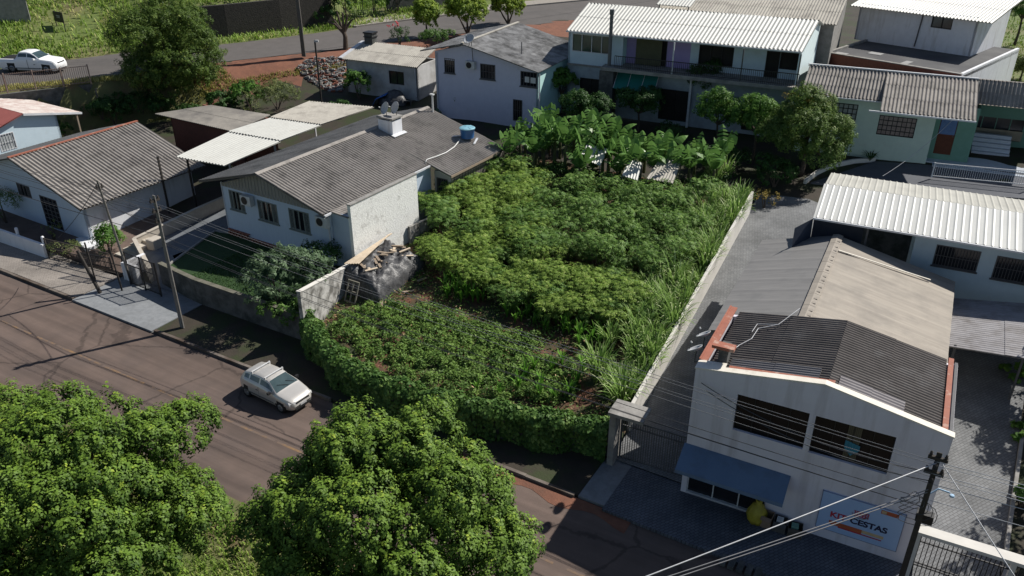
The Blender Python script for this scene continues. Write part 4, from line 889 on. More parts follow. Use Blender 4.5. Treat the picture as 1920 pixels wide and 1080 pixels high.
# ---------------- yards, walls, fences, gates ----------------
def thing_mesh(o, label, cat, group=None): return tag(o, label, cat, group)
def zat(px, py, P): d = ray(px, py); t = P[1]/d[1]; return H0+d[2]*t
def wallpath(name, label, pts, th, m, cat='wall', cap=None, capw=.06):
    """pts: (x, y, z bottom, z top) along the wall"""
    b = MB(); t = thing(name, label, cat, (pts[0][0], pts[0][1], 0)); o0 = Vector((pts[0][0], pts[0][1], 0)); cp_ = MB()
    for q in range(len(pts)-1):
        a, c = pts[q], pts[q+1]; A = Vector((a[0], a[1], 0))-o0; Cc = Vector((c[0], c[1], 0))-o0; d = (Cc-A).normalized(); n = Vector((-d.y, d.x, 0))*th/2
        V8 = [A-n, Cc-n, Cc+n, A+n]; zb = [a[2], c[2], c[2], a[2]]; zt_ = [a[3], c[3], c[3], a[3]]
        lo_ = [(p.x, p.y, z) for p, z in zip(V8, zb)]; hi = [(p.x, p.y, z) for p, z in zip(V8, zt_)]
        b.poly(hi); b.poly(lo_[::-1])
        for k_ in range(4): b.poly([lo_[k_], lo_[(k_+1) % 4], hi[(k_+1) % 4], hi[k_]])
        if cap:
            n2 = n*(1+2*capw/th*.5); W8 = [A-n2, Cc-n2, Cc+n2, A+n2]; cp_.slab([(p.x, p.y, z+.045) for p, z in zip(W8, zt_)], .043)
    b.build('masonry', m, t)
    if cap: cp_.build('coping', cap, t)
    return t
lawn_pts = [W(-32.4, 3.25, 1.3), W(-25.1, 3.25, 1.3), F9.w(9.1, .1, 1.3), F9.w(-.2, .1, 1.3), G(403, 433, 1.3), G(312, 500, 1.3)]
sheet('lawn', lawn_pts, MATS['lawn'], .8)
tag(MB().beam(G(312, 500, 1.32), G(403, 433, 1.32), .12, .12).beam(G(403, 433, 1.32), G(430, 437, 1.32), .12, .12).build('lawn_edging', MATS['concrete'], None), 'pale concrete strip edging the dark lawn beside the driveway', 'edging')
wallpath('retaining_wall', 'dark stained retaining wall holding up the lawn along the pavement', [(*G(300, 497, 1.3)[:2], 0, 1.42), (*W(-32.5, 3.1)[:2], 0, 1.42), (*W(-24.9, 3.1)[:2], 0, 1.42)], .2, MATS['concrete_dark'], cap=mat('mossy_cap', (.16, .15, .12), (.08, .08, .06), 3))
# paved driveway of the main house, sloping up
dq = [(G(262, 505, .12), G(312, 500, 1.0))]
mb = MB()
L0 = [W(-36.0, 3.1, .12), F9.w(-4.2, -3.5, .5), F9.w(-4.0, 1, .8), F9.w(-4.0, 14, 1.4)]
R0 = [W(-32.5, 3.1, .12), F9.w(-.9, -3.3, 1.0), F9.w(-.1, .6, 1.2), F9.w(-.1, 14, 1.5)]
for q in range(3): mb.poly([L0[q], R0[q], R0[q+1], L0[q+1]])
tag(mb.build('main_driveway', MATS['drive_blue']), kind='structure')
yard = [W(-60, 3.0, .3), W(-37.0, 3.0, .3), F9.w(-4.3, -2.5, .45), F9.w(-4.4, 12, .9), W(-46, 22, 1.2), W(-60, 10, .5)]
sheet('yard', yard, MATS['brown_yard'], .3)
wallpath('low_wall', 'beige low stepped wall between the brown yard and the paved driveway', [(*W(-36.3, 3.3)[:2], 0, .95), (*F9.w(-4.3, -3.2)[:2], .2, 1.15), (*F9.w(-4.15, 1.0)[:2], .4, 1.5), (*F9.w(-4.1, 8)[:2], .4, 1.7)], .16, MATS['beige_wall'], cap=MATS['beige_wall'])
st = thing('garden_steps', 'beige garden steps and planter behind the black bar gate', 'steps', tuple(G(268, 478, .3)), -31)
for q in range(4): MB().box(-1.2+q*.12, .2, -.9+q*.45, -.45+q*.45, 0, .16*(q+1)).build('step', MATS['beige_wall'], st)
MB().box(.25, .9, .2, .9, 0, .95).box(.3, .85, .25, .85, .9, .96).build('planter', MATS['beige_wall'], st)
sheet('ramp', [G(142, 447, .5), G(175, 437, .5), G(193, 456, .5), G(160, 467, .5)], MATS['white_paint'], .25)
a, b = G(0, 452, .13), G(89, 483, .13); a2 = a+(a-b)*.6
wallpath('front_wall', 'low white rendered front wall at the left pavement', [(*a2[:2], 0, 1.0), (*b[:2], 0, .95)], .16, MATS['white_paint'])
for q, px in enumerate((38, 86)):
    p = a.lerp(b, (px/89)); t = MB().lathe([(.001, 1.38), (.07, 1.36), (.09, 1.3), (.08, .9), (.08, .85)], 12).build('wall_post', MATS['white_paint'], None, True); t.location = (p.x+.05, p.y+.12, 0)
    tag(t, ['round white post rising behind the middle of the low white front wall', 'round white post at the right end of the low white front wall'][q], 'post', 'posts of the white front wall')
def barfence(name, label, a, b, z0, z1, step, m, cat='fence', r=.012, rails=(0, 1), posts=2, zb=None):
    a, b = Vector((a[0], a[1], 0)), Vector((b[0], b[1], 0)); t = thing(name, label, cat, tuple(a)); d = b-a; n = max(2, int(d.length/step))
    z0b = z0 if zb is None else zb[0]; dz = 0 if zb is None else zb[1]-zb[0]
    f = MB()
    for q in range(1, n): p = d*q/n; zz = dz*q/n; f.box(p.x-r, p.x+r, p.y-r, p.y+r, z0+zz, z1+zz)
    f.build('bars', m, t)
    for rl in rails:
        z = z0+(z1-z0)*rl; MB().beam((0, 0, z), (d.x, d.y, z+dz), .04, .04).build('rail', m, t)
    for q in range(posts):
        p = d*q/(posts-1); zz = dz*q/(posts-1); MB().box(p.x-.035, p.x+.035, p.y-.035, p.y+.035, z0-.1+zz, z1+.05+zz).build('post', m, t)
    return t
barfence('wire_fence', 'dark wire mesh fence between the white front wall and the black gate', G(93, 484, .13), W(-38.1, 3.0), .2, 1.35, .09, MATS['pole_dark'], r=.006, rails=(0, .5, 1))
barfence('gate', 'black iron bar gate across the paved driveway of the main house', G(246, 533, .1), G(303, 556, .1), .2, 2.0, .11, MATS['black_metal'], 'gate', rails=(0, .62, 1), posts=3)
barfence('gate', 'low dark pedestrian gate beside the small white pier', G(160, 512, .13), G(215, 522, .13), .75, 1.35, .1, MATS['black_metal'], 'gate')
t = thing('gate_pier', 'small white pier wall with iron rail left of the black gate', 'wall', tuple(W(-37.9, 2.9)), -31)
MB().box(0, 1.1, -.1, .1, 0, 1.15).box(-.1, .1, -.1, 1.3, 0, 1.1).build('masonry', MATS['white_paint'], t)
for q, (px, py, pz) in enumerate(((165, 505, 2.2), (215, 525, 2.5), (206, 500, 2.3))[:2]):
    g = G(px+14, py+20, .1); t = MB().tube([(0, 0, 0), (-.06*(q+1), .02, pz)], .045, 6).build('fence_post', MATS['pole_dark']); t.location = g; tag(t, ['slim dark post by the small white pier', 'slim dark post standing between the pier and the black gate'][q], 'post', 'slim dark posts')
# lot walls
A = F9.w(9.2, .1); Bp = W(-24.9, 2.75)
z1 = zat(665, 492, A); z2 = zat(580, 548, Bp)
wallpath('boundary_wall', 'grey stained boundary wall with sloping top at the left front of the lot', [(*Bp[:2], 0, z2), (*A[:2], .6, z1)], .18, MATS['stained_wall'], cap=MATS['garden_wall'])
t = F9.thing('block_wall', 'tall rough white plastered wall standing at the edge of the planted lot', 'wall')
MB().box(9.12, 9.32, .12, 5.5, .1, 4.93).build('masonry', MATS['rough_plaster'], t); MB().box(9.09, 9.35, .1, 5.52, 4.93, 4.99).build('coping', MATS['concrete'], t)
wallpath('boundary_wall', 'low stained wall behind the tall white wall beside the crops', [(*F9.w(9.45, 4.4)[:2], .3, zat(762, 425, F9.w(9.45, 4.4))), (*F9.w(9.62, 9.0)[:2], .6, zat(843, 383, F9.w(9.62, 9.0)))], .16, MATS['stained_wall'])
vs = [4.2, 8, 12, 16, 20, 24.2]
wallpath('garden_wall', 'long cream wall with tall grass behind it along the paved driveway', [(*W(uR(v)+.06, v)[:2], zdrv(W(-9, v))-.1, zdrv(W(-9, v))+1.22) for v in vs], .14, MATS['garden_wall'])
gp_ = F1.thing('gateway', 'weathered concrete gate post with broad slab cap by the shop driveway', 'gate post')
MB().box(-2.92, -2.68, .15, .95, 0, 2.36).build('post', MATS['concrete'], gp_); MB().slab([(-2.98, .1, 2.52), (-1.65, .1, 2.52), (-1.65, 1.05, 2.52), (-2.98, 1.05, 2.52)], .14).build('cap', MATS['concrete'], gp_)
a, b = F1.w(-2.62, .72), F1.w(-.08, .72)
barfence('gate', 'grey bar gate across the driveway beside the shop', a, b, .18, 1.95, .09, mat('gate_grey', (.10, .10, .10), (.07, .07, .07)), 'gate', rails=(0, .85, 1))
# right hand side of the shop: path, gate with lintel
pth = [F1.w(7.75, -1.0, .2), F1.w(10.15, -.9, .2), F1.w(10.9, 9, .5), F1.w(11.6, 16, .8), F1.w(7.6, 16, .8), F1.w(7.72, 4, .3)]
mb = MB()
for q, (v0_, v1_) in enumerate(((-1.0, 2), (2, 5), (5, 8), (8, 11), (11, 16))):
    z0, z1 = [float(np.interp(q_, [-1, 0, 2, 16], [.14, .2, .55, 1.75])) for q_ in (v0_, v1_)]; xl = 7.72; x0r = 10.1+.07*v0_; x1r = 10.1+.07*v1_
    mb.poly([F1.w(xl, v0_, z0), F1.w(x0r, v0_, z0), F1.w(x1r, v1_, z1), F1.w(xl, v1_, z1)])
tag(mb.build('side_path', MATS['paver_grey']), kind='structure')
wallpath('kerb_wall', 'low grey kerb wall between the paved side path and the dark garden', [(*F1.w(10.2, -.5)[:2], 0, .5), (*F1.w(10.3, 2)[:2], 0, .75), (*F1.w(10.75, 8)[:2], .2, 1.25)], .12, MATS['concrete'])
lt = F1.thing('barred_gate', 'pale concrete beam over black barred gate right of the shop', 'gate')
la, lb = F1.g(1722, 985, 2.4), F1.g(1925, 1052, 2.4); ym = (la.y+lb.y)/2
MB().box(la.x-.05, la.x+4.6, ym-.28, ym+.12, 2.3, 2.42).build('lintel', MATS['garden_wall'], lt)
MB().box(la.x, la.x+.14, ym-.15, ym+.05, 0, 2.3).build('post', MATS['garden_wall'], lt)
MB().box(la.x+2.55, la.x+2.69, ym-.15, ym+.05, 0, 2.3).build('post', MATS['garden_wall'], lt)
f = MB(); x = la.x+.16
while x < la.x+2.53: f.box(x-.011, x+.011, ym-.10, ym-.078, .15, 2.3); x += .125
for z in (.35, 1.0, 1.1, 1.95): f.box(la.x+.14, la.x+2.55, ym-.11, ym-.07, z-.018, z+.018)
f.build('bars', MATS['black_metal'], lt)
f = MB(); x = la.x+2.8
while x < la.x+4.5: f.box(x-.011, x+.011, ym-.10, ym-.078, .15, 2.3); x += .125
f.box(la.x+2.7, la.x+4.6, ym-.11, ym-.07, 1.0, 1.04); f.build('bars', MATS['black_metal'], lt)
# kerbed bed and curved kerb by the green house
mb = MB(); kp = [(1508, 345), (1530, 328), (1560, 314), (1600, 306), (1640, 303)]
for q in range(4): mb.beam(GT(*kp[q])+Vector((0, 0, .12)), GT(*kp[q+1])+Vector((0, 0, .12)), .15, .3)
tag(mb.build('bed_kerb', MATS['garden_wall']), 'curved pale kerb round the planting bed before the green house', 'kerb')
pa, pb = GT(1640, 325), GT(1920, 350)
sheet('court', [GT(1520, 345)+Vector((0, 0, .1)), GT(1920, 375)+Vector((0, 0, .1)), GT(1990, 330)+Vector((0, 0, .1)), GT(1640, 305)+Vector((0, 0, .1))], mat('court_grey', (.10, .105, .12), (.08, .085, .1), 2), .2)
wa_, wb_ = GT(1745, 338), GT(1935, 356)
barfence('railing', 'long thin white railing on a low kerb before the green house', wa_, wb_, T1(wa_)+.3, T1(wa_)+1.1, .12, MATS['win_white'], r=.008, zb=(T1(wa_)+.3, T1(wb_)+.3))
# upper left: retaining wall, fences
ra_, rb_ = G(-60, 185, 4.45), G(173, 158, 4.45)
wallpath('retaining_wall', 'dark mottled retaining wall below the upper road at left', [(*ra_[:2], 1.4, 4.5), (*rb_[:2], 1.4, 4.5)], .3, MATS['concrete_dark'])
barfence('railing', 'rusty pale bar railing along the verge of the upper road at left', G(-40, 180, 4.6), G(171, 156, 4.6), 4.65, 6.0, .14, mat('rail_pale', (.26, .2, .17), (.2, .14, .12)), rails=(.05, .95), posts=5)
barfence('wire_fence', 'thin wire fence on the bank right of the dark retaining wall', GT(182, 180), GT(262, 182), 2.6, 4.2, .2, MATS['win_grey'], r=.005, rails=(0, 1), posts=3)
# stone wall beyond the upper road
ks = [31, 36, 41, 46.5]
wallpath('stone_wall', 'long dark stone retaining wall beyond the upper road below bright grass', [(*W(float(np.interp(v, Fv, Fu))-3.5/.92, v)[:2], 4.3, 7.6) for v in ks], .4, mat('dark_stone', (.045, .04, .035), (.025, .023, .02), 4, bump=.9, bscale=9))
barfence('mesh_fence', 'dark green mesh fence on the far side of the upper road', W(float(np.interp(47, Fv, Fu))-3.9, 47), W(float(np.interp(56, Fv, Fu))-3.9, 56), 4.7, 6.4, .25, mat('fence_green', (.03, .05, .04)), rails=(0, .5, 1), posts=4)
wallpath('far_wall', 'dark far wall behind the clipped roadside trees', [(*W(float(np.interp(v, Fv, Fu))-5.5, v)[:2], 4.3, 6.8) for v in (54, 66, 80, 100)], .3, MATS['concrete_dark'])
fr0 = thing('ruined_wall', 'crumbling grey block wall with a red earth slope at the top left corner', 'wall', tuple(GT(20, 45)), 20)
MB().slab([(-5, 0, 3.0), (1.6, .4, 2.2), (1.6, .6, 2.2), (-5, .3, 3.0)], 4).build('masonry', MATS['concrete'], fr0)
MB().slab([(1.8, .4, 2.6), (2.8, .4, 3.2), (4.2, 3.5, 4.6), (2.9, 3.5, 4.2)], .25).build('brick_slope', MATS['brick'], fr0)
sg = thing('roadside_sign', 'small black notice board on two legs in the bright grass', 'sign', tuple(GT(115, 54)), -35)
MB().box(-.75, .75, -.03, .03, .6, 1.5).build('board', MATS['black_metal'], sg)
MB().box(-.7, -.64, -.03, .03, -.2, .6).build('leg', MATS['black_metal'], sg); MB().box(.64, .7, -.03, .03, -.2, .6).build('leg', MATS['black_metal'], sg)
mb = MB()
for q in range(5): mb.box(-.3+q*.13, -.2+q*.13, -.036, -.032, 1.1, 1.18)
mb.box(-.28, .3, -.036, -.032, .98, 1.02).build('lettering', MATS['dish_grey'], sg)

# ---------------- poles and cables ----------------
def pole(name, label, base, h, w0=.26, w1=.14, m=None, lean=(0, 0), arms=(), group='utility poles', a=-30):
    t = thing(name, label, 'utility pole', tuple(base), a, group); m = m or MATS['pole_concrete']
    b = MB(); top = Vector((lean[0], lean[1], h))
    # two flanges and a web with slots, as cast concrete poles have
    n = 10
    for s_ in (-1, 1):
        for q in range(n):
            z0, z1 = h*q/n, h*(q+1)/n; wa = w0+(w1-w0)*q/n; wb = w0+(w1-w0)*(q+1)/n; ox0, ox1 = lean[0]*q/n, lean[0]*(q+1)/n
            b.beam((ox0+s_*wa*.38, lean[1]*q/n, z0), (ox1+s_*wb*.38, lean[1]*(q+1)/n, z1), .25*wa+.01, wa*.8)
    for q in range(int(h/.9)):
        z = q*.9; f_ = (z+.22)/h; wa = w0+(w1-w0)*f_; b.box(lean[0]*f_-wa*.36, lean[0]*f_+wa*.36, lean[1]*f_-wa*.22, lean[1]*f_+wa*.22, z, z+.45)
    b.build('shaft', m, t)
    for (z, L_, ang) in arms:
        am = MB().at(lean[0]*z/h, lean[1]*z/h, 0, ang).box(-L_/2, L_/2, -.05, .05, z-.05, z+.05).build('crossarm', MATS['pole_dark'], t)
        ins = MB().at(lean[0]*z/h, lean[1]*z/h, 0, ang)
        k_ = max(2, int(L_/.3))
        for q in range(k_): ins.lathe([(.035, z+.05), (.05, z+.1), (.03, z+.13), (.045, z+.16), (.001, z+.2)], 8, c=(-L_/2+.06+(L_-.12)*q/(k_-1), 0, 0))
        ins.build('insulators', MATS['pole_dark'], am)
    return t
P1 = G(342, 614, .1); p1 = pole('utility_pole', 'tall slotted concrete utility pole at the kerb before the lawn', P1, 6.85, .17, .11, arms=((6.6, .5, 90), (6.1, .45, 90), (5.6, .4, 90)))
PS = G(1762, 850, 6.0); PS.z = .12; ps = pole('utility_pole', 'dark utility pole crowded with insulators before the shop front', PS, 5.9, .11, .085, MATS['pole_dark'], arms=((5.7, .5, 0), (5.45, .55, 90), (5.2, .5, 0), (4.95, .5, 90)))
b = MB().box(-.1, .35, .1, .35, 3.3, 3.6).build('junction_box', MATS['black_metal'], ps)
MB().tube([(0, .1, 4.3), (.25, .3, 4.5), (.55, .35, 4.45)], .025, 6).lathe([(.001, 4.40), (.06, 4.39), (.07, 4.34), (.001, 4.33)], 10, c=(.62, .36, 0)).build('street_light', mat('lamp_blue', (.35, .5, .65)), ps)
Pb = G(247, 531, .1); Pt = G(182, 338, 6.2); d_ = Pt-Pb; ang30 = R(30)
lx, ly = d_.x*math.cos(ang30)-d_.y*math.sin(ang30), d_.x*math.sin(ang30)+d_.y*math.cos(ang30)
p2 = pole('utility_pole', 'slim leaning utility pole by the black bar gate', Pb, 6.1, .13, .09, mat('pole_pale', (.26, .24, .21), (.18, .165, .15), 5), lean=(lx, ly), arms=((5.7, .4, 90),))
a = G(188, 549, .1); b = G(145, 470, 2.4)
t = MB().tube([(0, 0, 0), tuple(b-a)], [.1, .08], 8).build('leaning_post', MATS['pole_dark']); t.location = a; tag(t, 'thick dark post leaning over the pavement by the pale utility pole', 'post')
PU = G(570, 106, 4.6); pu = pole('utility_pole', 'weathered utility pole on the red bank beside the upper road', PU, 9.5, .28, .18, MATS['grey_timber'], arms=((9.0, 1.6, 60),))
p = GT(603, 193); t = thing('lamp_post', 'thin dark post with small lamp head above the rubble bank', 'lamp post', tuple(p))
MB().tube([(0, 0, 0), (0, 0, 5.0)], .07, 8).build('shaft', MATS['pole_dark'], t); MB().box(-.06, .28, -.08, .08, 4.85, 5.0).build('lamp_head', MATS['dish_grey'], t)
def cable(label, a, b, sag=.25, r=.014, m=None, group='overhead cables', n=14):
    a, b = Vector(a), Vector(b); pts = [a.lerp(b, q/n)-Vector((0, 0, sag*4*(q/n)*(1-q/n))) for q in range(n+1)]
    mb = MB().tube([tuple(p-a) for p in pts], r, 5, cap=False); o = mb.build('overhead_cable', m or MATS['cable']); o.location = a; return tag(o, label, 'cable', group)
dn = (PS-P1).normalized(); sd = Vector((-dn.y, dn.x, 0))
hts = [(6.62, 5.72), (6.4, 5.52), (6.15, 5.3), (5.95, 5.1), (5.7, 4.95), (4.9, 4.3), (4.7, 4.1), (4.5, 4.0)]
for q, (za, zb) in enumerate(hts):
    o_ = sd*(.12*(q % 2)-.06)
    cable('one of the parallel cables strung over the lot between the two street poles', P1+o_+Vector((0, 0, za-.1)), PS+o_+Vector((0, 0, zb-.1)), .3 if q < 5 else .45, .0085 if q < 5 else .011, mat('cable_mid', (.2, .2, .21)) if q < 5 else MATS['cable'], 'cables between the street poles')
    if q < 6:
        cable('one of the parallel cables running left from the tall slotted pole', P1+o_+Vector((0, 0, za-.1)), W(-72, 1.5, za+.3)+o_, .5, .010 if q < 5 else .016, MATS['cable'], 'cables left of the tall pole')
        cable('one of the parallel cables running right from the crowded shop pole', PS+o_+Vector((0, 0, zb-.1)), W(30, 3.2, zb+1.0)+o_, .35, .010, MATS['cable_light'], 'cables right of the shop pole')
tp_ = PS+Vector((0, 0, 5.55)); e = G(1200, 1080, 5.2)
cable('thick bright cable slanting down left across the shop front', tp_, tp_+(e-tp_)*2.2, .1, .018, MATS['cable_light'], 'cables crossing the street')
for q, (px, py, z0, z1) in enumerate(((1240, 1080, 4.6, 4.2), (1262, 1080, 4.5, 4.0))):
    s_ = PS+Vector((0, 0, z0)); e = G(px, py, z1); cable('paired grey cables slanting under the thick bright cable', s_, s_+(e-s_)*2.2, .1, .016, mat('cable_mid', (.2, .2, .21)), 'cables crossing the street')
s_ = PS+Vector((.25, .1, 5.4)); e = G(1905, 1080, 4.6); cable('pale cable dropping right over the barred gate', s_, s_+(e-s_)*2, .05, .014, MATS['cable_light'], 'cables crossing the street')
cable('pale service cable over the shop court to the green house porch', G(1655, 330, 3.6), onplane(F3, 1792, 225, -.5) and F3.w(6.6, -.8, 6.4), .3, .014, MATS['cable_light'])
for k_, (za, zb) in enumerate(((5.5, 5.2), (5.3, 4.9))):
    cable('dark service cables from the shop wall corner to the shop pole', F1.w(.25+.2*k_, -.08, 4.95-.25*k_), PS+Vector((0, 0, zb)), .5, .014)
for k_, zz in enumerate((5.9, 5.5, 5.0)):
    cable('dark service cable from the leaning utility pole to the left house', Pt-Vector((0, 0, 6.0-zz)), [G(110, 445, 2.4), G(300, 395, 3.0), P1+Vector((0, 0, 5.4))][k_], .2, .014)
for k_ in range(4): cable('thin dark cables over the top left bank', W(-95, 10+k_*2.5, 9+k_*.5), PU+Vector((0, 0, 8.9-k_*.4)), .8, .018, MATS['cable'], 'cables over the upper road')
for k_ in range(2): cable('thin dark cables along the upper road beyond the tall post', PU+Vector((0, 0, 8.9-k_*.4)), W(-30, 95, 11-k_*.4), .6, .018, MATS['cable'], 'cables over the upper road')
# loops of spare cable at the shop pole
mb = MB()
for q in range(5):
    r_ = .16+.05*q; c0 = Vector((-.5+.12*q, -.1+.05*q, 5.2-.22*q)); mb.tube([tuple(c0+Vector((r_*1.6*math.cos(t_), .1*math.sin(2*t_), r_*math.sin(t_)))) for t_ in np.linspace(0, 2*math.pi, 14)], .011, 4, cap=False)
o = mb.build('cable_coil', MATS['cable']); o.location = PS+Vector((0, 0, -.8)); tag(o, 'tangle of dark spare cable loops hanging beside the shop pole', 'cable')

# ---------------- street things by the shop ----------------
o = MB(); prof = [(.001, 0), (.27, .02), (.33, .2), (.31, .42), (.24, .62), (.13, .74), (.07, .80), (.12, .9), (.05, .93), (.001, .9)]
o.lathe(prof, 22); ob = o.build('rubbish_bag', mat('yellow_bag', (.38, .33, .035), (.30, .25, .03), 5, rough=.5, bump=.8, bscale=8), None, True)
for v_ in ob.data.vertices:
    a_ = math.atan2(v_.co.y, v_.co.x); k_ = 1+.10*math.sin(a_*7+v_.co.z*9)+.05*math.sin(a_*13); v_.co.x *= k_; v_.co.y *= k_
ob.location = F1.w(2.75, -.25, .12); tag(ob, 'full yellow sack leaning at the shop doorway', 'sack')
cb = mat('cardboard', (.24, .17, .12), (.2, .14, .1), 3)
for q, (x, w_, h_, lb, m_) in enumerate(((3.12, .34, .48, 'tall cardboard box against the wall beside the yellow sack', cb), (3.55, .42, .42, 'open dark box with white paper in it by the shop wall', mat('box_dark', (.09, .085, .08))), (4.05, .46, .36, 'rightmost dark box holding green scraps by the shop wall', mat('box_brown', (.08, .07, .055))))):
    t = thing('box', lb, 'box', tuple(F1.w(x, -.28, .12)), -27+6*q-6, 'boxes by the shop wall')
    MB().box(-w_/2, w_/2, -.2, -.185, 0, h_).box(-w_/2, w_/2, .185, .2, 0, h_).box(-w_/2, -w_/2+.015, -.185, .185, 0, h_).box(w_/2-.015, w_/2, -.185, .185, 0, h_).box(-w_/2, w_/2, -.185, .185, 0, .02).build('carton', m_, t)
    MB().slab([(-w_/2, -.2, h_), (w_/2, -.2, h_), (w_/2, -.34, h_-.06), (-w_/2, -.34, h_-.06)], .01).build('flap', m_, t)
    if q: MB().box(-w_*.3, w_*.2, -.12, .1, .05, h_+.04).build('contents', MATS['white_plastic'] if q == 1 else MATS['green_dark'], t)
# ---------------- timber heap on the lot ----------------
F13 = Fr(F9.w(9.42, -.95), -31.8)
def zl13(x, y): return zlot(F13.w(x, y))
hp = F13.thing('timber_heap', 'heap of scrap wood under torn black plastic against the tall white wall', 'heap')
nx_, ny_ = 30, 34; V = []
for j_ in range(ny_+1):
    for i_ in range(nx_+1):
        x = .0+2.5*i_/nx_; y = -.3+4.0*j_/ny_
        e_ = min(1, (x+.25)*1.6, (2.5-x)*1.9, (y+.3)*3.2, (3.7-y)*1.5); e_ = max(0, e_)**.4
        hz = (1.38-.2*x)*e_+.13*abs(math.sin(x*3+y*2))*e_-.10*abs(math.sin(y*4.5-x*2.5))*e_+.06*abs(math.sin(x*9+y*7))*e_+.03*math.sin(x*23+y*17)*e_
        V.append((x, y, zl13(x, y)-.02+hz))
Q = [[j_*(nx_+1)+i_, j_*(nx_+1)+i_+1, (j_+1)*(nx_+1)+i_+1, (j_+1)*(nx_+1)+i_] for j_ in range(ny_) for i_ in range(nx_)]
q_ = random.Random(2)
V = [(a+q_.uniform(-.03, .03), b+q_.uniform(-.03, .03), c+q_.uniform(-.035, .035)) for a, b, c in V]
npmesh('plastic_sheet', V, Q, mat('black_plastic', (.03, .03, .032), (.10, .10, .103), 4, rough=.42, spec=.35, bump=.9, bscale=7), hp)
def hz13(x, y):
    e_ = max(0, min(1, (x+.25)*1.6, (2.5-x)*1.9, (y+.3)*3.2, (3.7-y)*1.5))**.4; return zl13(x, y)+(1.38-.2*x)*e_+.1
rr_ = random.Random(4)
for q in range(6):
    x0, x1 = .12+.13*q, .2+.04*q; y0_, y1_ = .05+.05*q, 3.7-.1*q
    MB().beam((x0+.02, y0_, hz13(.5, .6)+.02+.015*q), (x1, y1_, hz13(.4, 2.6)+.1+.03*q), .10, .03).build('plank', MATS['pine'], hp)
for q in range(16):
    x = rr_.uniform(.8, 2.1); y = rr_.uniform(.3, 3.2); a_ = rr_.uniform(-1, 1.2); L_ = rr_.uniform(.35, .7)
    dx, dy = math.cos(a_)*L_/2, math.sin(a_)*L_/2; z = hz13(x, y)
    MB().beam((x-dx, y-dy, z), (x+dx, y+dy, z+rr_.uniform(-.08, .1)), .13, .06).build('scrap_board', MATS['timber'] if q % 3 else MATS['pine'], hp)
wf = thing('window_frame', 'old grey wooden window frame leaning on the black plastic heap', 'frame', tuple(F13.w(.75, -.6, zl13(.75, -.6))), -31.8)
b = MB()
for x in (0, .33, .66): b.beam((x, -.25, 0), (x, .2, 1.0), .07, .05)
for z in (.02, .5, .98): b.beam((-.03, -.25+.45*z, z), (.69, -.25+.45*z, z), .05, .07)
b.build('sash', mat('old_wood', (.22, .21, .17), (.15, .14, .12), 5), wf)
for q, (x, y, x2, y2) in enumerate(((2.5, -.1, 2.9, -.6), (2.95, 1.0, 3.3, 1.5), (3.0, 2.2, 3.1, 2.8))):
    o = MB().beam((0, 0, .08), (x2-x, y2-y, .05), .14, .05).build('loose_board', MATS['timber']); p = F13.w(x, y); p.z = zl13(x, y)+.03; o.location = p; o.rotation_euler = (0, 0, R(-31.8))
    tag(o, ['loose grey board on the soil in front of the plastic heap', 'loose board lying at the right foot of the plastic heap', 'loose board behind the right corner of the plastic heap'][q], 'board', 'loose boards by the heap')
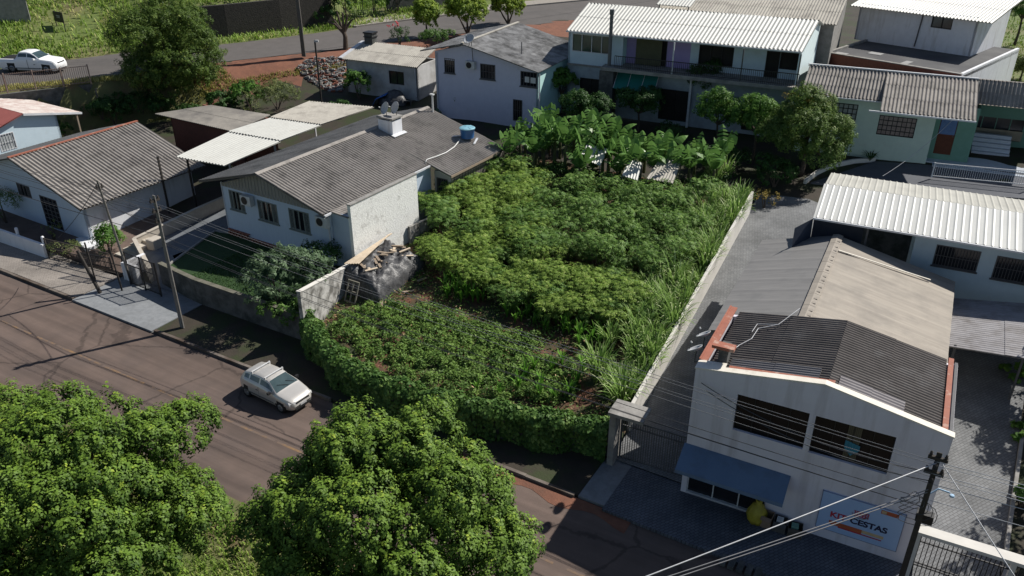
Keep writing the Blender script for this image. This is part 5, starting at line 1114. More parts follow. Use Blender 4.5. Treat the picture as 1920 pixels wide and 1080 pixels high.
# ---------------- vehicles ----------------
def car(name, label, loc, ang, L, Wd, wb, fo, top, belt, hw, rw, wsr, rwr, sgl, paint, wheel_r=.30, bed=None, roofbars=False, pillars=(), plate=None, mirror_c=None):
    t = thing(name, label, 'car' if not bed else 'pickup truck', tuple(loc), ang)
    ns = 84; s = np.linspace(0, L, ns); ker = np.array([1, 2, 3, 2, 1.])/9
    def prof(p, smooth=True):
        q = np.interp(s, [a for a, _ in p], [b for _, b in p])
        if smooth: e = np.concatenate([[q[0]]*2, q, [q[-1]]*2]); q = np.convolve(e, ker, 'valid')
        return q
    tp, bl, w_, r_ = prof(top), prof(belt), prof(hw), prof(rw); bl = np.minimum(bl, tp-.03)
    rings = []
    for k in range(ns):
        g = min(1, max(0, (tp[k]-bl[k]-.08)/.34)); W_, T_, B_ = w_[k], tp[k], bl[k]
        ed = W_*.93*(1-g)+r_[k]*g; ze = T_-.045*(1-g)-.06*g
        zb = .2+.10*(max(0, .25-s[k])/.25)+.12*(max(0, s[k]-L+.3)/.3)
        half = [(0, zb), (W_*.8, zb), (W_*.95, zb+.08), (W_, .48), (W_*1.0, .62*B_+.12), (W_*.985, B_-.02), (W_*.95*(1-g)+(W_*.96)*g, B_+.035*g+.0),
                ((W_*.95+(ed-W_*.95)*.35), B_+(ze-B_)*.35), ((W_*.95+(ed-W_*.95)*.88), B_+(ze-B_)*.86), (ed, ze), (ed*.93, T_-.022*(1-g)-.028*g), (ed*.6, T_-.008), (0, T_)]
        rings.append(half)
    nh = len(rings[0]); V = []
    for k in range(ns):
        for y, z in rings[k]: V.append((L/2-s[k], -y, z))
        for y, z in rings[k][::-1][1:-1]: V.append((L/2-s[k], y, z))
    nr = 2*nh-2; body = []; smats = []; glass = {'windshield': [], 'rear_window': [], 'side_window': []}; dark = []
    wx = [fo, fo+wb]
    for k in range(ns-1):
        sm = (s[k]+s[k+1])/2; g = (tp[k]-bl[k]-.08)/.34
        for j in range(nr):
            q = [k*nr+j, (k+1)*nr+j, (k+1)*nr+(j+1) % nr, k*nr+(j+1) % nr]
            row = j if j < nh-1 else nr-1-j
            zc = np.mean([V[i_][2] for i_ in q])
            side_g = row in (7,) and g > .55 and sgl[0] < sm < sgl[1] and not any(abs(sm-p) < .045 for p in pillars)
            if side_g: glass['side_window'].append(q); continue
            if row >= 10 and wsr[0] < sm < wsr[1]: glass['windshield'].append(q); continue
            if row >= 10 and rwr[0] < sm < rwr[1]: glass['rear_window'].append(q); continue
            if any((sm-x)**2+(zc-wheel_r)**2 < (wheel_r+.065)**2 for x in wx) and row <= 5: dark.append(q); continue
            if bed and row >= 10 and sm > bed[0]: dark.append(q); continue
            body.append(q)
    body.append([j for j in range(nr)]); body.append([(ns-1)*nr+j for j in range(nr)][::-1])
    def part(nm, qs, m, sm=True, off=0):
        me = bpy.data.meshes.new(nm); used = sorted({i_ for q in qs for i_ in q}); mp_ = {u: i_ for i_, u in enumerate(used)}
        me.from_pydata([V[u] for u in used], [], [[mp_[i_] for i_ in q] for q in qs]); me.materials.append(m)
        me.polygons.foreach_set('use_smooth', [sm]*len(me.polygons)); me.update(); o = bpy.data.objects.new(nm, me); C.objects.link(o); o.parent = t; return o
    bo = part('body', body, paint)
    for nm, qs in glass.items():
        if not qs: continue
        if nm == 'side_window':
            part(nm, [q for q in qs if V[q[0]][1] < 0], MATS['car_glass']); part(nm, [q for q in qs if V[q[0]][1] > 0], MATS['car_glass'])
        else: part(nm, qs, MATS['car_glass'])
    cen_ = lambda q: np.mean([V[i_] for i_ in q], 0)
    if bed: part('bed_cover', [q for q in dark if cen_(q)[2] > 1.0], MATS['tyre'], False)
    for x in wx:
        for sd_ in (-1, 1):
            qs = [q for q in dark if cen_(q)[2] <= 1.0 and abs(L/2-cen_(q)[0]-x) < .7 and cen_(q)[1]*sd_ > 0]
            if qs: part('wheel_arch', qs, MATS['tyre'], False)
    for x in wx:
        for sd_ in (-1, 1):
            b = MB(); b.o = Matrix.Translation((L/2-x, sd_*(Wd/2-.105), wheel_r)) @ Matrix.Rotation(R(-90*sd_), 4, 'X')
            b.lathe([(wheel_r*.6, -.09), (wheel_r*.9, -.10), (wheel_r, -.07), (wheel_r, .07), (wheel_r*.92, .1), (wheel_r*.62, .1)], 26); wo = b.build('wheel', MATS['tyre'], t, True)
            b = MB(); b.o = Matrix.Translation((L/2-x, sd_*(Wd/2-.105), wheel_r)) @ Matrix.Rotation(R(-90*sd_), 4, 'X')
            b.lathe([(.001, .085), (.05, .09), (.06, .075), (wheel_r*.63, .095), (wheel_r*.66, .07)], 20)
            for q in range(5): a = q*2*math.pi/5; b.beam((.05*math.cos(a), .05*math.sin(a), .095), (wheel_r*.6*math.cos(a), wheel_r*.6*math.sin(a), .1), .04, .02)
            b.build('rim', MATS['rim'], wo, True)
    wf = Wd/2
    for sd_ in (-1, 1):
        xs = L/2-wsr[0]-.35; zb = np.interp(wsr[0]+.35, s, bl)
        MB().box(xs-.06, xs+.06, *(sorted((sd_*(wf-.0), sd_*(wf+.17)))), zb+.02, zb+.15).build('mirror', mirror_c or MATS['tyre'], t)
        hx = L/2-.17; y0_, y1_ = sorted((sd_*wf*.58, sd_*wf*.90)); zt_ = np.interp(.2, s, tp)
        b = MB(); b.slab([(hx+.10, sd_*wf*.55, zt_-.075), (hx-.10, sd_*wf*.86, zt_-.045), (hx-.26, sd_*wf*.93, zt_-.06), (hx+.0, sd_*wf*.9, zt_-.14)], .10); b.build('headlight', MATS['headlight'], t)
        b = MB()
        for x0 in pillars[:1]: b.box(L/2-x0-.006, L/2-x0+.006, *(sorted((sd_*(wf*.975), sd_*(wf*1.003)))), .36, np.interp(x0, s, bl))
        b.box(L/2-pillars[-1]+.55, L/2-pillars[-1]+.7, *(sorted((sd_*wf*.99, sd_*(wf*1.02)))), .76, .79) if pillars else None
        b.build('door_trim', MATS['tyre'], t)
        b = MB().box(-L/2+fo*.7, L/2-fo-.45, *(sorted((sd_*wf*.99, sd_*(wf+.012)))), .42, .48).build('side_strip', MATS['trim_grey'], t)
    zt_ = np.interp(.1, s, tp)
    MB().box(L/2-.09, L/2-.01, -wf*.5, wf*.5, zt_-.14, zt_-.05).build('grille', MATS['tyre'], t)
    MB().box(L/2-.03, L/2+.015, -wf*.62, wf*.62, .27, .38).build('bumper_intake', MATS['tyre'], t)
    MB().box(L/2+.012, L/2+.03, -.2, .2, .42, .54).build('number_plate', MATS['plate'], t)
    if roofbars:
        for x0 in (1.95, 2.9):
            zt_ = float(np.interp(x0, s, tp)); b = MB().box(L/2-x0-.03, L/2-x0+.03, -.56, .56, zt_+.05, zt_+.08)
            for sd_ in (-1, 1): b.box(L/2-x0-.035, L/2-x0+.035, sd_*.56-.03, sd_*.56+.03, zt_-.06, zt_+.09)
            b.build('roof_bar', MATS['roof_bar'], t)
    MB().beam((L/2-wsr[0]-.06, .1, float(np.interp(wsr[0]+.05, s, tp))+.03), (L/2-wsr[0]-.32, -.38, float(np.interp(wsr[0]+.32, s, tp))+.02), .015).beam((L/2-wsr[0]-.06, .6*wf, float(np.interp(wsr[0]+.05, s, tp))+.03), (L/2-wsr[0]-.30, .15, float(np.interp(wsr[0]+.3, s, tp))+.02), .015).build('wiper', MATS['tyre'], t)
    return t
mat('tyre', (.015, .015, .016), rough=.7); mat('rim', (.35, .35, .36), rough=.35, metal=.6); mat('headlight', (.5, .5, .5), rough=.1, spec=.8); mat('plate', (.45, .45, .46)); mat('trim_grey', (.12, .12, .12)); mat('roof_bar', (.62, .62, .62), rough=.35)
mat('car_glass', (.03, .05, .055), (.05, .08, .085), 2, rough=.06, spec=.8)
mat('paint_silver', (.52, .50, .47), (.50, .48, .45), 1, rough=.3, metal=.35, spec=.6); mat('paint_white', (.78, .79, .80), (.76, .77, .78), 1, rough=.3, spec=.6)
car('parked_car', 'silver hatchback with roof bars parked at the kerb below the ivy hedge', W(-23.15, -.86, 0), -34.0, 3.93, 1.68, 2.49, .78,
    [(0, .52), (.04, .70), (.3, .84), (.98, .99), (1.78, 1.43), (2.3, 1.48), (3.1, 1.45), (3.55, 1.34), (3.78, 1.02), (3.93, .72)],
    [(0, .5), (.1, .66), (1, .90), (2, .94), (3.4, 1.0), (3.93, .8)], [(0, .5), (.12, .68), (.45, .79), (1.1, .84), (3.1, .84), (3.7, .78), (3.93, .62)], [(0, .6), (1, .62), (1.8, .57), (3, .56), (3.6, .52), (3.93, .5)],
    (1.02, 1.70), (3.52, 3.76), (1.25, 3.45), MATS['paint_silver'], .30, None, True, (2.28, 3.02)).scale = (.83,)*3
rw_, fw_ = G(22, 137, RZ), G(90, 139, RZ); dv = (fw_-rw_); hd = math.degrees(math.atan2(dv.y, dv.x)); mid = (rw_+fw_)/2+Vector((-math.sin(R(hd)), math.cos(R(hd)), 0))*.8; mid.z = RZ+.03
car('pickup_truck', 'white double-cab pickup with black bed cover driving on the upper road', mid+Vector((math.cos(R(hd)), math.sin(R(hd)), 0))*(-.05), hd, 5.35, 1.88, 3.22, .92,
    [(0, .72), (.05, 1.0), (.3, 1.12), (1.4, 1.24), (2.15, 1.74), (2.6, 1.82), (3.35, 1.80), (3.62, 1.26), (3.7, 1.22), (5.25, 1.22), (5.35, 1.1)],
    [(0, .7), (.2, 1.0), (1.4, 1.16), (3.6, 1.2), (5.35, 1.18)], [(0, .72), (.15, .86), (.5, .92), (5.2, .92), (5.35, .86)], [(0, .75), (2, .68), (3.6, .68), (5.35, .8)],
    (1.46, 2.10), (3.40, 3.58), (1.75, 3.42), MATS['paint_white'], .39, (3.68,), False, (2.55,), mirror_c=MATS['paint_white']).scale = (.92,)*3

# ---------------- vegetation ----------------
def unit(n): v = rng.normal(size=(n, 3)); return v/np.linalg.norm(v, axis=1)[:, None]
def leafquads(cen, nor, size, asp=.5, bend=.25):
    n = len(cen); a = np.cross(nor, unit(n)); a /= np.linalg.norm(a, axis=1)[:, None]+1e-9; b = np.cross(nor, a)
    sz = (size*(.65+.7*rng.random(n)))[:, None]
    p0 = cen-a*sz*.5; p1 = cen+b*sz*asp*.5-nor*sz*.05; p2 = cen+a*sz*.5-nor*sz*bend; p3 = cen-b*sz*asp*.5-nor*sz*.05
    return np.stack([p0, p1, p2, p3], 1).reshape(-1, 3), np.arange(4*n).reshape(n, 4)
def foliage(name, lobes, mats, parent=None, dens=26, npc=24, rc=.28, size=.13, asp=.55, up=.35, inner=.25, tuft=0, tips=False):
    """many leaf clumps spread through lobes (x,y,z,rx,ry,rz)"""
    P = []; D = []; lob = np.array(lobes, float)
    for L_ in lob:
        c, r = L_[:3], L_[3:]; area = 4*np.pi*((r[0]*r[1]+r[0]*r[2]+r[1]*r[2])/3); n = max(4, int(area*dens/10))
        d = unit(n); d[:, 2] = np.where(d[:, 2] < -.35, -d[:, 2], d[:, 2]); k = 1-inner*rng.random(n)**1.5
        P.append(c+d*r*k[:, None]*(1+.12*rng.normal(size=(n, 1)))); D.append(d)
    P = np.concatenate(P); D = np.concatenate(D)
    keep = np.ones(len(P), bool)
    for L_ in lob: keep &= (((P-L_[:3])/L_[3:])**2).sum(1) > .42
    P, D = P[keep], D[keep]; m = len(P); cr = rng.random(m)
    dd = unit(m*npc); base = np.repeat(D, npc, 0); dd = dd+base*.5; dd /= np.linalg.norm(dd, axis=1)[:, None]
    rr = rc*(.55+.6*rng.random(m*npc)); cc = np.repeat(P, npc, 0)+dd*rr[:, None]*np.array([1, 1, 1+tuft])
    nor = dd+base*.5+np.array([0, 0, up]); nor /= np.linalg.norm(nor, axis=1)[:, None]
    V, Q = leafquads(cc, nor, size, asp)
    zr_ = lob[:, 2].max()+lob[:, 5].max(); zl_ = lob[:, 2].min()-lob[:, 5].max()
    rv = (.55*np.repeat(cr, npc)+.35*rng.random(m*npc)+.1) if not tips else (.3*np.repeat(cr, npc)+.15*rng.random(m*npc)+.5*np.clip(dd[:, 2], -.3, 1)+.08); rv = np.clip(rv, 0, 1)  # upper side of each clump lighter, underside darker: light put into the colour
    return npmesh(name, V, Q, mats, parent, rv)
def trunk_mb(h, r, limbs, bend=0):
    b = MB(); pts = [(bend*math.sin(k*.9)*.3, bend*math.cos(k*.7)*.2, h*k/5) for k in range(6)]
    b.tube(pts, [r*(1.25 if k == 0 else 1-.09*k) for k in range(6)], 9)
    for (x, y, z) in limbs:
        m_ = (x*.45, y*.45, h*.8+(z-h*.8)*.45); b.tube([pts[4], m_, (x, y, z)], [r*.6, r*.38, r*.12], 6, cap=False)
    return b
def tree(name, label, base, h, r, lobes, lm, cat='tree', group=None, bark=None, crown='crown', **kw):
    t = thing(name, label, cat, tuple(base), 0, group)
    lim = [(L_[0], L_[1], L_[2]) for L_ in lobes[:9]]
    trunk_mb(h, r, lim, r*2).build('trunk', bark or MATS['bark'], t, True)
    foliage(crown, lobes, lm, t, **kw); return t
def lobeset(R_, Rz, zc, n, rl, seed, low=-.4):
    q = random.Random(seed); out = [(0, 0, zc, R_*.56, R_*.56, Rz*.56)]
    for k in range(n):
        for _ in range(30):
            th = q.uniform(0, 2*math.pi); cz = q.uniform(low, 1); s_ = math.sqrt(max(0, 1-cz*cz)); k_ = q.uniform(.62, .86)
            p = (R_*k_*s_*math.cos(th), R_*k_*s_*math.sin(th), zc+Rz*k_*cz)
            if all((p[0]-o[0])**2+(p[1]-o[1])**2+(p[2]-o[2])**2 > (rl*.8)**2 for o in out[1:]): break
        rr = rl*q.uniform(.8, 1.2); out.append((*p, rr, rr, rr*.9))
    return out
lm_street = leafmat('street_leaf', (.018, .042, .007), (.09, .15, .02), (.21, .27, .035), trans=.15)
lm_dark = leafmat('dark_leaf', (.012, .035, .008), (.04, .09, .02), trans=.25)
lm_mid = leafmat('mid_leaf', (.025, .07, .012), (.085, .17, .03), (.16, .24, .05))
lm_clip = leafmat('clipped_leaf', (.05, .10, .012), (.20, .27, .03), (.38, .42, .07))
lm_casA = leafmat('cassava_light', (.07, .125, .022), (.20, .29, .06), (.34, .38, .12), trans=.38)
lm_casB = leafmat('cassava_dark', (.045, .10, .022), (.13, .215, .05), (.22, .29, .09), trans=.33)
lm_ivy = leafmat('ivy_leaf', (.03, .07, .016), (.085, .155, .036), (.15, .22, .06))
lm_cane = leafmat('cane_leaf', (.07, .13, .03), (.18, .28, .07), (.42, .46, .26), trans=.35)
lm_corn = leafmat('corn_leaf', (.04, .12, .015), (.11, .24, .03), (.2, .32, .06), trans=.35)
lm_low = leafmat('low_leaf', (.045, .09, .02), (.13, .21, .045), (.22, .28, .09))
lm_olive = leafmat('olive_leaf', (.05, .07, .02), (.14, .17, .06), (.22, .2, .1))
lm_dry = leafmat('dry_leaf', (.16, .09, .05), (.34, .24, .14), trans=.2)
lm_banana = leafmat('banana_leaf', (.03, .08, .018), (.11, .20, .05), (.24, .32, .12), trans=.3, rough=.35)
lm_orange = leafmat('orange_leaf', (.10, .09, .02), (.28, .2, .04), (.40, .28, .06))
lm_grey = leafmat('grey_leaf', (.04, .07, .035), (.10, .15, .08), (.22, .28, .18))
# two big street trees in front
c1 = G(728, 998, 4.1)
lb = lobeset(3.9, 3.1, 3.9, 54, .78, 3)
lb += [(3.4, .8, 2.8, .8, .8, .7), (1.0, 3.3, 3.4, .7, .7, .7), (-2.8, 1.6, 3.4, .7, .7, .7)]
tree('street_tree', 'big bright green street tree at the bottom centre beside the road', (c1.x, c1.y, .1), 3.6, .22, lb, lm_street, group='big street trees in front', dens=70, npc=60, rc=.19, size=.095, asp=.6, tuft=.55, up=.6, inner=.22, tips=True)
c2 = G(150, 965, 4.3); lb = lobeset(3.9, 3.1, 4.2, 50, .8, 11)
for px, py, z, r_ in ((385, 965, 3.0, .75), (330, 815, 5.0, .9), (360, 800, 4.6, .8), (180, 1045, 3.4, .9), (20, 790, 4.8, 1.0), (290, 1010, 2.8, .8)):
    p = G(px, py, z); lb.append((p.x-c2.x, p.y-c2.y, z, r_, r_, r_*.85))
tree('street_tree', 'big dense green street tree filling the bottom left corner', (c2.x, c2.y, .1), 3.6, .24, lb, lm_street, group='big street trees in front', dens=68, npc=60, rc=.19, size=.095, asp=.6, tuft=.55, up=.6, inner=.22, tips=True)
# large bushy tree on the bank, top left
b0 = GT(335, 196); lb = lobeset(3.7, 3.9, 4.3, 22, 1.45, 5, -.8)
lb += [(1.5, -.8, 4.2, 1.5, 1.5, 1.5), (2.2, -.4, 2.6, 1.5, 1.5, 1.6), (-1.8, -1, 2.6, 1.6, 1.5, 1.6), (0.3, -1.4, 1.8, 1.6, 1.3, 1.5)]
tree('bushy_tree', 'large dense olive-green tree standing before the upper road', b0, 4, .25, lb, leafmat('bushy_leaf', (.02, .045, .008), (.085, .13, .025), (.2, .22, .05)), dens=40, npc=34, rc=.3, size=.15, asp=.5)
def shrub(name, label, px, py, w_, h_, lm, group=None, n=5, size=.12, zf=T1, cat='shrub', dens=34, npc=22, z=None, **kw):
    b = GT(px, py, zf) if z is None else G(px, py, z); q = random.Random(px*7+py); lb = [(0, 0, h_*.5, w_*.36, w_*.36, h_*.42)]
    for k in range(n): a = q.uniform(0, 6.28); lb.append((w_*.27*math.cos(a), w_*.27*math.sin(a), h_*q.uniform(.35, .75), w_*.26, w_*.26, h_*.24))
    t = thing(name, label, cat, tuple(b), 0, group)
    s_ = MB()
    for k in range(4): L_ = lb[k % len(lb)]; s_.tube([(0.03*k, 0, -.1), (L_[0]*.6, L_[1]*.6, L_[2])], [.05, .02], 6, cap=False)
    s_.build('stem', MATS['bark'], t); foliage('crown', lb, lm, t, dens=dens, npc=npc, rc=min(.22, w_*.12), size=size, **kw); return t
# clipped trees by the upper road
for px, py, w_, h_, th_, lb_ in ((800, 70, 2.3, 2.7, .9, 'smallest clipped yellow-green tree, single upright crown by the upper road'), (876, 66, 3.9, 2.7, 1.2, 'widest clipped yellow-green tree with forked stems by the upper road'), (952, 46, 3.3, 2.6, .9, 'clipped yellow-green tree right of the widest one by the upper road')):
    b = G(px, py, RZ); t = thing('clipped_tree', lb_, 'tree', tuple(b), 0, 'clipped trees by the upper road')
    m_ = MB().tube([(0, 0, 0), (.05, 0, th_*.6), (0, 0, th_+.4)], [.13, .1, .07], 8)
    if w_ > 2.5: m_.tube([(0, 0, .1), (-.5, 0, th_), (-.8, 0, th_+.6)], [.1, .08, .05], 7).tube([(.1, 0, .1), (.6, .1, th_+.5)], [.1, .05], 7)
    m_.build('trunk', MATS['bark'], t); q = random.Random(px)
    lb = [(0, 0, th_+h_*.5, w_*.42, w_*.42, h_*.45)]+[(w_*.27*math.cos(a), w_*.27*math.sin(a), th_+h_*(.45+.22*math.sin(2*a)), w_*.25, w_*.25, h_*.3) for a in np.linspace(0, 5.5, 7)]
    foliage('crown', lb, lm_clip, t, dens=110, npc=30, rc=.2, size=.15, inner=.12)
d0 = G(648, 98, RZ-.3); t = thing('pruned_tree', 'leafless pruned tree stump with short limbs beside the upper road', 'tree', tuple(d0))
m_ = MB().tube([(0, 0, -.3), (.1, 0, 1.4), (-.05, 0, 2.0)], [.28, .2, .18], 9)
for e_ in ((-1.0, 0, 3.2), (-.5, .2, 3.6), (.5, -.1, 3.3), (.9, .3, 2.9), (.1, -.2, 3.5), (-1.3, -.1, 2.7)): m_.tube([(0, 0, 1.7), (e_[0]*.55, e_[1], 2.5), e_], [.15, .11, .07], 7)
m_.build('trunk', MATS['bark'], t)
foliage('crown', [(0, 0, 2.6, 1.0, .8, .7)], lm_dark, t, dens=5, npc=8, rc=.2, size=.1)
t = shrub('flowering_shrub', 'shrub with red flowers beside the upper road', 748, 86, 1.9, 1.9, lm_dark, z=RZ); foliage('flowers', [(-.55, -.1, 1.7, .35, .35, .4), (-.15, 0, 1.9, .2, .2, .3)], leafmat('red_flower', (.35, .03, .05), (.55, .08, .09)), t, dens=30, npc=14, rc=.12, size=.12)
shrub('round_shrub', 'bright green round shrub behind the outbuilding roof', 822, 86, 3.3, 1.6, lm_ivy, z=RZ, size=.14)
shrub('garden_shrub', 'green shrub at the left front of the small outbuilding', 672, 186, 2.3, 2.5, lm_mid, size=.17)
shrub('dry_shrub', 'sparse brown shrub behind the tank on the main house', 865, 215, 1.8, 1.7, lm_olive, dens=12, npc=10)
shrub('yard_plant', 'small leafy plant by the gable house wall left of the dry shrub', 822, 222, .9, .9, lm_grey, n=3)
shrub('bank_bush', 'soft green bush right of the large bushy tree on the bank', 470, 205, 3.3, 2.4, lm_mid, 'bushes on the bank', size=.2)
shrub('bank_bush', 'feathery green bush above the brick shed at the foot of the rubble', 520, 205, 3.4, 2.5, lm_olive, 'bushes on the bank', size=.2, asp=.2)
shrub('bank_bush', 'dark bush between the large bushy tree and the brick shed', 420, 215, 3.0, 2.0, lm_dark, 'bushes on the bank', size=.2)
shrub('thin_shrub', 'thin grey shrub at the right corner of the brick shed roof', 478, 240, 1.6, 3.2, lm_olive, dens=14, npc=10)
shrub('rusty_shrub', 'rusty brown shrub at the foot of the dark retaining wall', 160, 212, 2.4, 1.6, leafmat('rusty_leaf', (.07, .05, .02), (.2, .13, .05)), size=.16)
for q, (px, py, w_, h_, lb_) in enumerate(((60, 212, 2.6, 1.2, 'dark bush behind the pink-roofed house'), (215, 235, 2.6, 2.2, 'dark bush right of the rusty shrub'), (265, 225, 2.8, 2.4, 'dark bush left of the brick shed'), (125, 260, 1.2, 1.4, 'dark bush at the corner of the pink-roofed house'), (305, 222, 2.6, 1.9, 'dark bush under the left side of the large bushy tree'), (350, 232, 2.6, 1.6, 'low dark bush behind the brick shed roof'), (235, 205, 2.6, 1.7, 'dark bush against the bank under the wire fence'), (190, 222, 2.2, 1.5, 'dark bush between the rusty shrub and the wire fence'), (290, 200, 2.4, 2.0, 'dark bush tucked against the left of the large bushy tree'), (640, 212, 2.2, 1.0, 'low dark bush added to darken the shaded yard between the carport and the outbuilding'), (600, 222, 2.4, 1.1, 'low dark bush added to darken the shaded yard beyond the third carport panel'))):
    shrub('yard_bush', lb_, px, py, w_, h_, lm_dark, 'dark bushes behind the left house', size=.16)  # last two bushes added to darken ground that only lies in shade
# trees between lot and the back houses
def gtree(name, label, px, py, w_, h_, lm, group='trees behind the banana plants', dens=26, z=None, size=.15, clear=.25, dens_=62, **kw):
    dens = dens_; b = GT(px, py) if z is None else G(px, py, z); lb = lobeset(w_*.5, h_*(1-clear)*.5, h_*(clear+(1-clear)*.5), 9, w_*.22, px)
    return tree(name, label, b, h_*.55, .04+.02*w_, lb, lm, group=group, dens=dens, npc=34, rc=.24, size=size*.85, **kw)
gtree('papaya_tree', 'small bright papaya-like tree at the turquoise wall', 1052, 215, 1.9, 3.4, lm_mid, clear=.55, size=.2)
gtree('dark_tree', 'dark tree right of the papaya-like tree behind the banana plants', 1092, 262, 3.0, 3.2, lm_dark)
gtree('dark_tree', 'dark round tree under the green awning of the balcony house', 1195, 250, 2.9, 3.3, lm_dark)
gtree('dark_tree', 'tall dark tree rising over the balcony railing', 1312, 235, 2.4, 5.0, lm_dark, clear=.45)
gtree('garden_tree', 'light green tree before the middle of the balcony house', 1340, 280, 2.7, 3.9, lm_mid)
gtree('garden_tree', 'light green tree left of the big round tree', 1410, 300, 3.0, 4.2, lm_mid)
lb = lobeset(2.35, 2.2, 2.75, 18, 1.0, 21, -.8); b0 = GT(1500, 330)
t = tree('round_tree', 'big dense round tree with orange tips in front of the green house', b0, 2.5, .18, lb, leafmat('round_leaf', (.03, .065, .012), (.10, .15, .035), (.26, .28, .10)), dens=80, npc=34, rc=.24, size=.12)
foliage('young_leaves', [(-.3, .6, 4.7, 1.2, .8, .35), (.9, .6, 4.5, .7, .7, .35)], lm_orange, t, dens=20, npc=14, rc=.2, size=.13)
for q, (px, py, w_, h_, lb_) in enumerate(((1130, 285, 2.4, 1.8, 'dark undergrowth bush behind the leftmost banana plants'), (1255, 270, 2.2, 1.6, 'reddish dark bush in the shade below the garage opening'), (1380, 325, 2.4, 1.8, 'dark bush below the light green trees'), (1450, 350, 2.6, 2.0, 'dark bush at the foot of the big round tree'), (1320, 320, 2.4, 1.7, 'dark bush behind the rightmost banana plants'))):
    shrub('undergrowth_bush', lb_, px, py, w_, h_, lm_dark, 'dark bushes behind the banana plants', size=.15)
shrub('orange_shrub', 'yellow-orange round shrub at the end of the cream garden wall', 1432, 398, 1.5, 1.4, lm_orange, size=.09)
t = thing('agave', 'spiky dark green plant at the green house plinth', 'plant', tuple(GT(1630, 305)))
bl_ = MB()
for q in range(22):
    a = q*2.4; r_ = .55+.25*((q*7) % 5)/5; bl_.poly([(0, -.0, .1), (r_*.5*math.cos(a)-.04*math.sin(a), r_*.5*math.sin(a)+.04*math.cos(a), .55), (r_*math.cos(a), r_*math.sin(a), .8-.02*q), (r_*.5*math.cos(a)+.04*math.sin(a), r_*.5*math.sin(a)-.04*math.cos(a), .55)])
bl_.build('leaves', lm_dark, t, rv=[.5]*22)
# front garden of the main house
shrub('leafy_shrub', 'tall pale-leaved shrub on the lawn beside the retaining wall', 520, 570, 3.1, 2.9, lm_grey, z=1.2, size=.2, asp=.35, n=7)
shrub('leafy_shrub', 'pale-leaved shrub against the grey boundary wall of the lawn', 590, 545, 2.4, 2.3, lm_grey, z=1.3, size=.2, asp=.35, n=6)
shrub('dark_shrub', 'dark shrub under the front wall of the main house', 610, 500, 2.4, 1.5, lm_dark, z=1.3, size=.15)
shrub('citrus_tree', 'small glossy round tree behind the thin utility pole', 206, 476, 1.7, 1.9, lm_mid, z=.3, size=.12, dens=110)
shrub('conifer_hedge', 'bright green conifer bush at the left edge by the left house', 12, 418, 2.2, 2.3, lm_ivy, z=.3, size=.12, asp=.25, dens=60)
shrub('rose_shrub', 'sparse olive shrub before the dark veranda screen', 100, 450, 1.2, 1.5, lm_olive, z=.3, dens=16, npc=10)
shrub('dry_bush', 'greyish bush inside the wire fence', 128, 480, 1.8, .9, lm_olive, z=.3, size=.1)
# trees at the right edge, mostly outside the frame
bR = F1.w(14.4, 5.0, .3); tree('garden_tree', 'dark tree in the garden at the right edge beyond the side path', bR, 3, .2, lobeset(2.5, 2.2, 4.6, 14, 1.0, 9), lm_dark, dens=24, npc=24, rc=.3, size=.2)
bR = F1.w(13.6, 11.5, .5); tree('garden_tree', 'dark tree right of the stained canopy at the right edge', bR, 2.4, .16, lobeset(1.9, 1.7, 4.0, 10, .9, 19), lm_dark, dens=20, npc=24, rc=.3, size=.2)
for q, (px, py) in enumerate(((1905, 830), (1912, 950), (1900, 720))): shrub('garden_plant', ['small bright plant in the dark garden right of the path, middle one', 'small bright plant in the dark garden near the barred gate', 'small bright plant in the dark garden below the stained canopy'][q], px, py, 1.2, .9, lm_mid, 'plants in the right garden', size=.2, dens=14)
gtree('park_tree', 'tree with dark trunk on the grass at the top right corner', 1902, 85, 4.5, 5.5, lm_mid, None)
gtree('park_bush', 'pale bushy plant at the right edge above the green house roof', 1912, 150, 2.0, 1.8, lm_olive, None, clear=.05)
# dark planting beyond the upper road
for q, (px, py, w_, h_) in enumerate(((650, 32, 3.6, 3.4), (700, 25, 3.8, 3.6), (745, 22, 3.4, 3.0), (610, 45, 3.0, 2.4))):
    shrub('roadside_bush', ['dark bush behind the pavement of the upper road, second from left', 'dark bush behind the pavement of the upper road, third from left', 'dark bush behind the smallest clipped tree', 'dark bush at the right end of the dark stone wall'][q], px, py, w_, h_, lm_dark, 'dark bushes beyond the upper road', size=.2, dens=20)

# --- ivy-covered front wall of the lot ---
hd_ = thing('ivy_hedge', 'low front wall smothered in glossy ivy along the curved lot front', 'hedge', tuple(W(-17, 1, 0)))
hc = [(-25.0, 3.1), (-23.6, 2.3), (-22.2, 1.55), (-20.4, 1.0), (-18.5, .8), (-16.5, .95), (-14.5, 1.35), (-12.5, 1.85), (-10.8, 2.35), (-9.35, 2.75)]
hb = MB(); ow = W(-17, 1)
for q in range(len(hc)-1):
    a, b = W(*hc[q])-ow, W(*hc[q+1])-ow; hb.beam((a.x, a.y, .65), (b.x, b.y, .65), .25, 1.3)
hb.build('masonry', MATS['concrete_dark'], hd_)
n = 21000; tt = rng.random(n)*(len(hc)-1); i0 = tt.astype(int); fr_ = tt-i0; hca = np.array(hc); u_ = hca[i0, 0]*(1-fr_)+hca[i0+1, 0]*fr_; v_ = hca[i0, 1]*(1-fr_)+hca[i0+1, 1]*fr_
ph = rng.uniform(-.5*np.pi, 1.35*np.pi, n)/1.0; sec = rng.random(n)
bump = 1+.22*np.sin(u_*3.1)+.16*np.sin(u_*7.3+1)+.12*rng.normal(size=n)
rad = .42*bump; front = ph < -.05
zz = np.where(front, 1.25*rng.random(n), 1.28+rad*np.abs(np.sin(ph))*.75); vv_ = v_+np.where(front, -.36*bump-.15*np.sin(u_*2), -np.cos(ph)*rad)
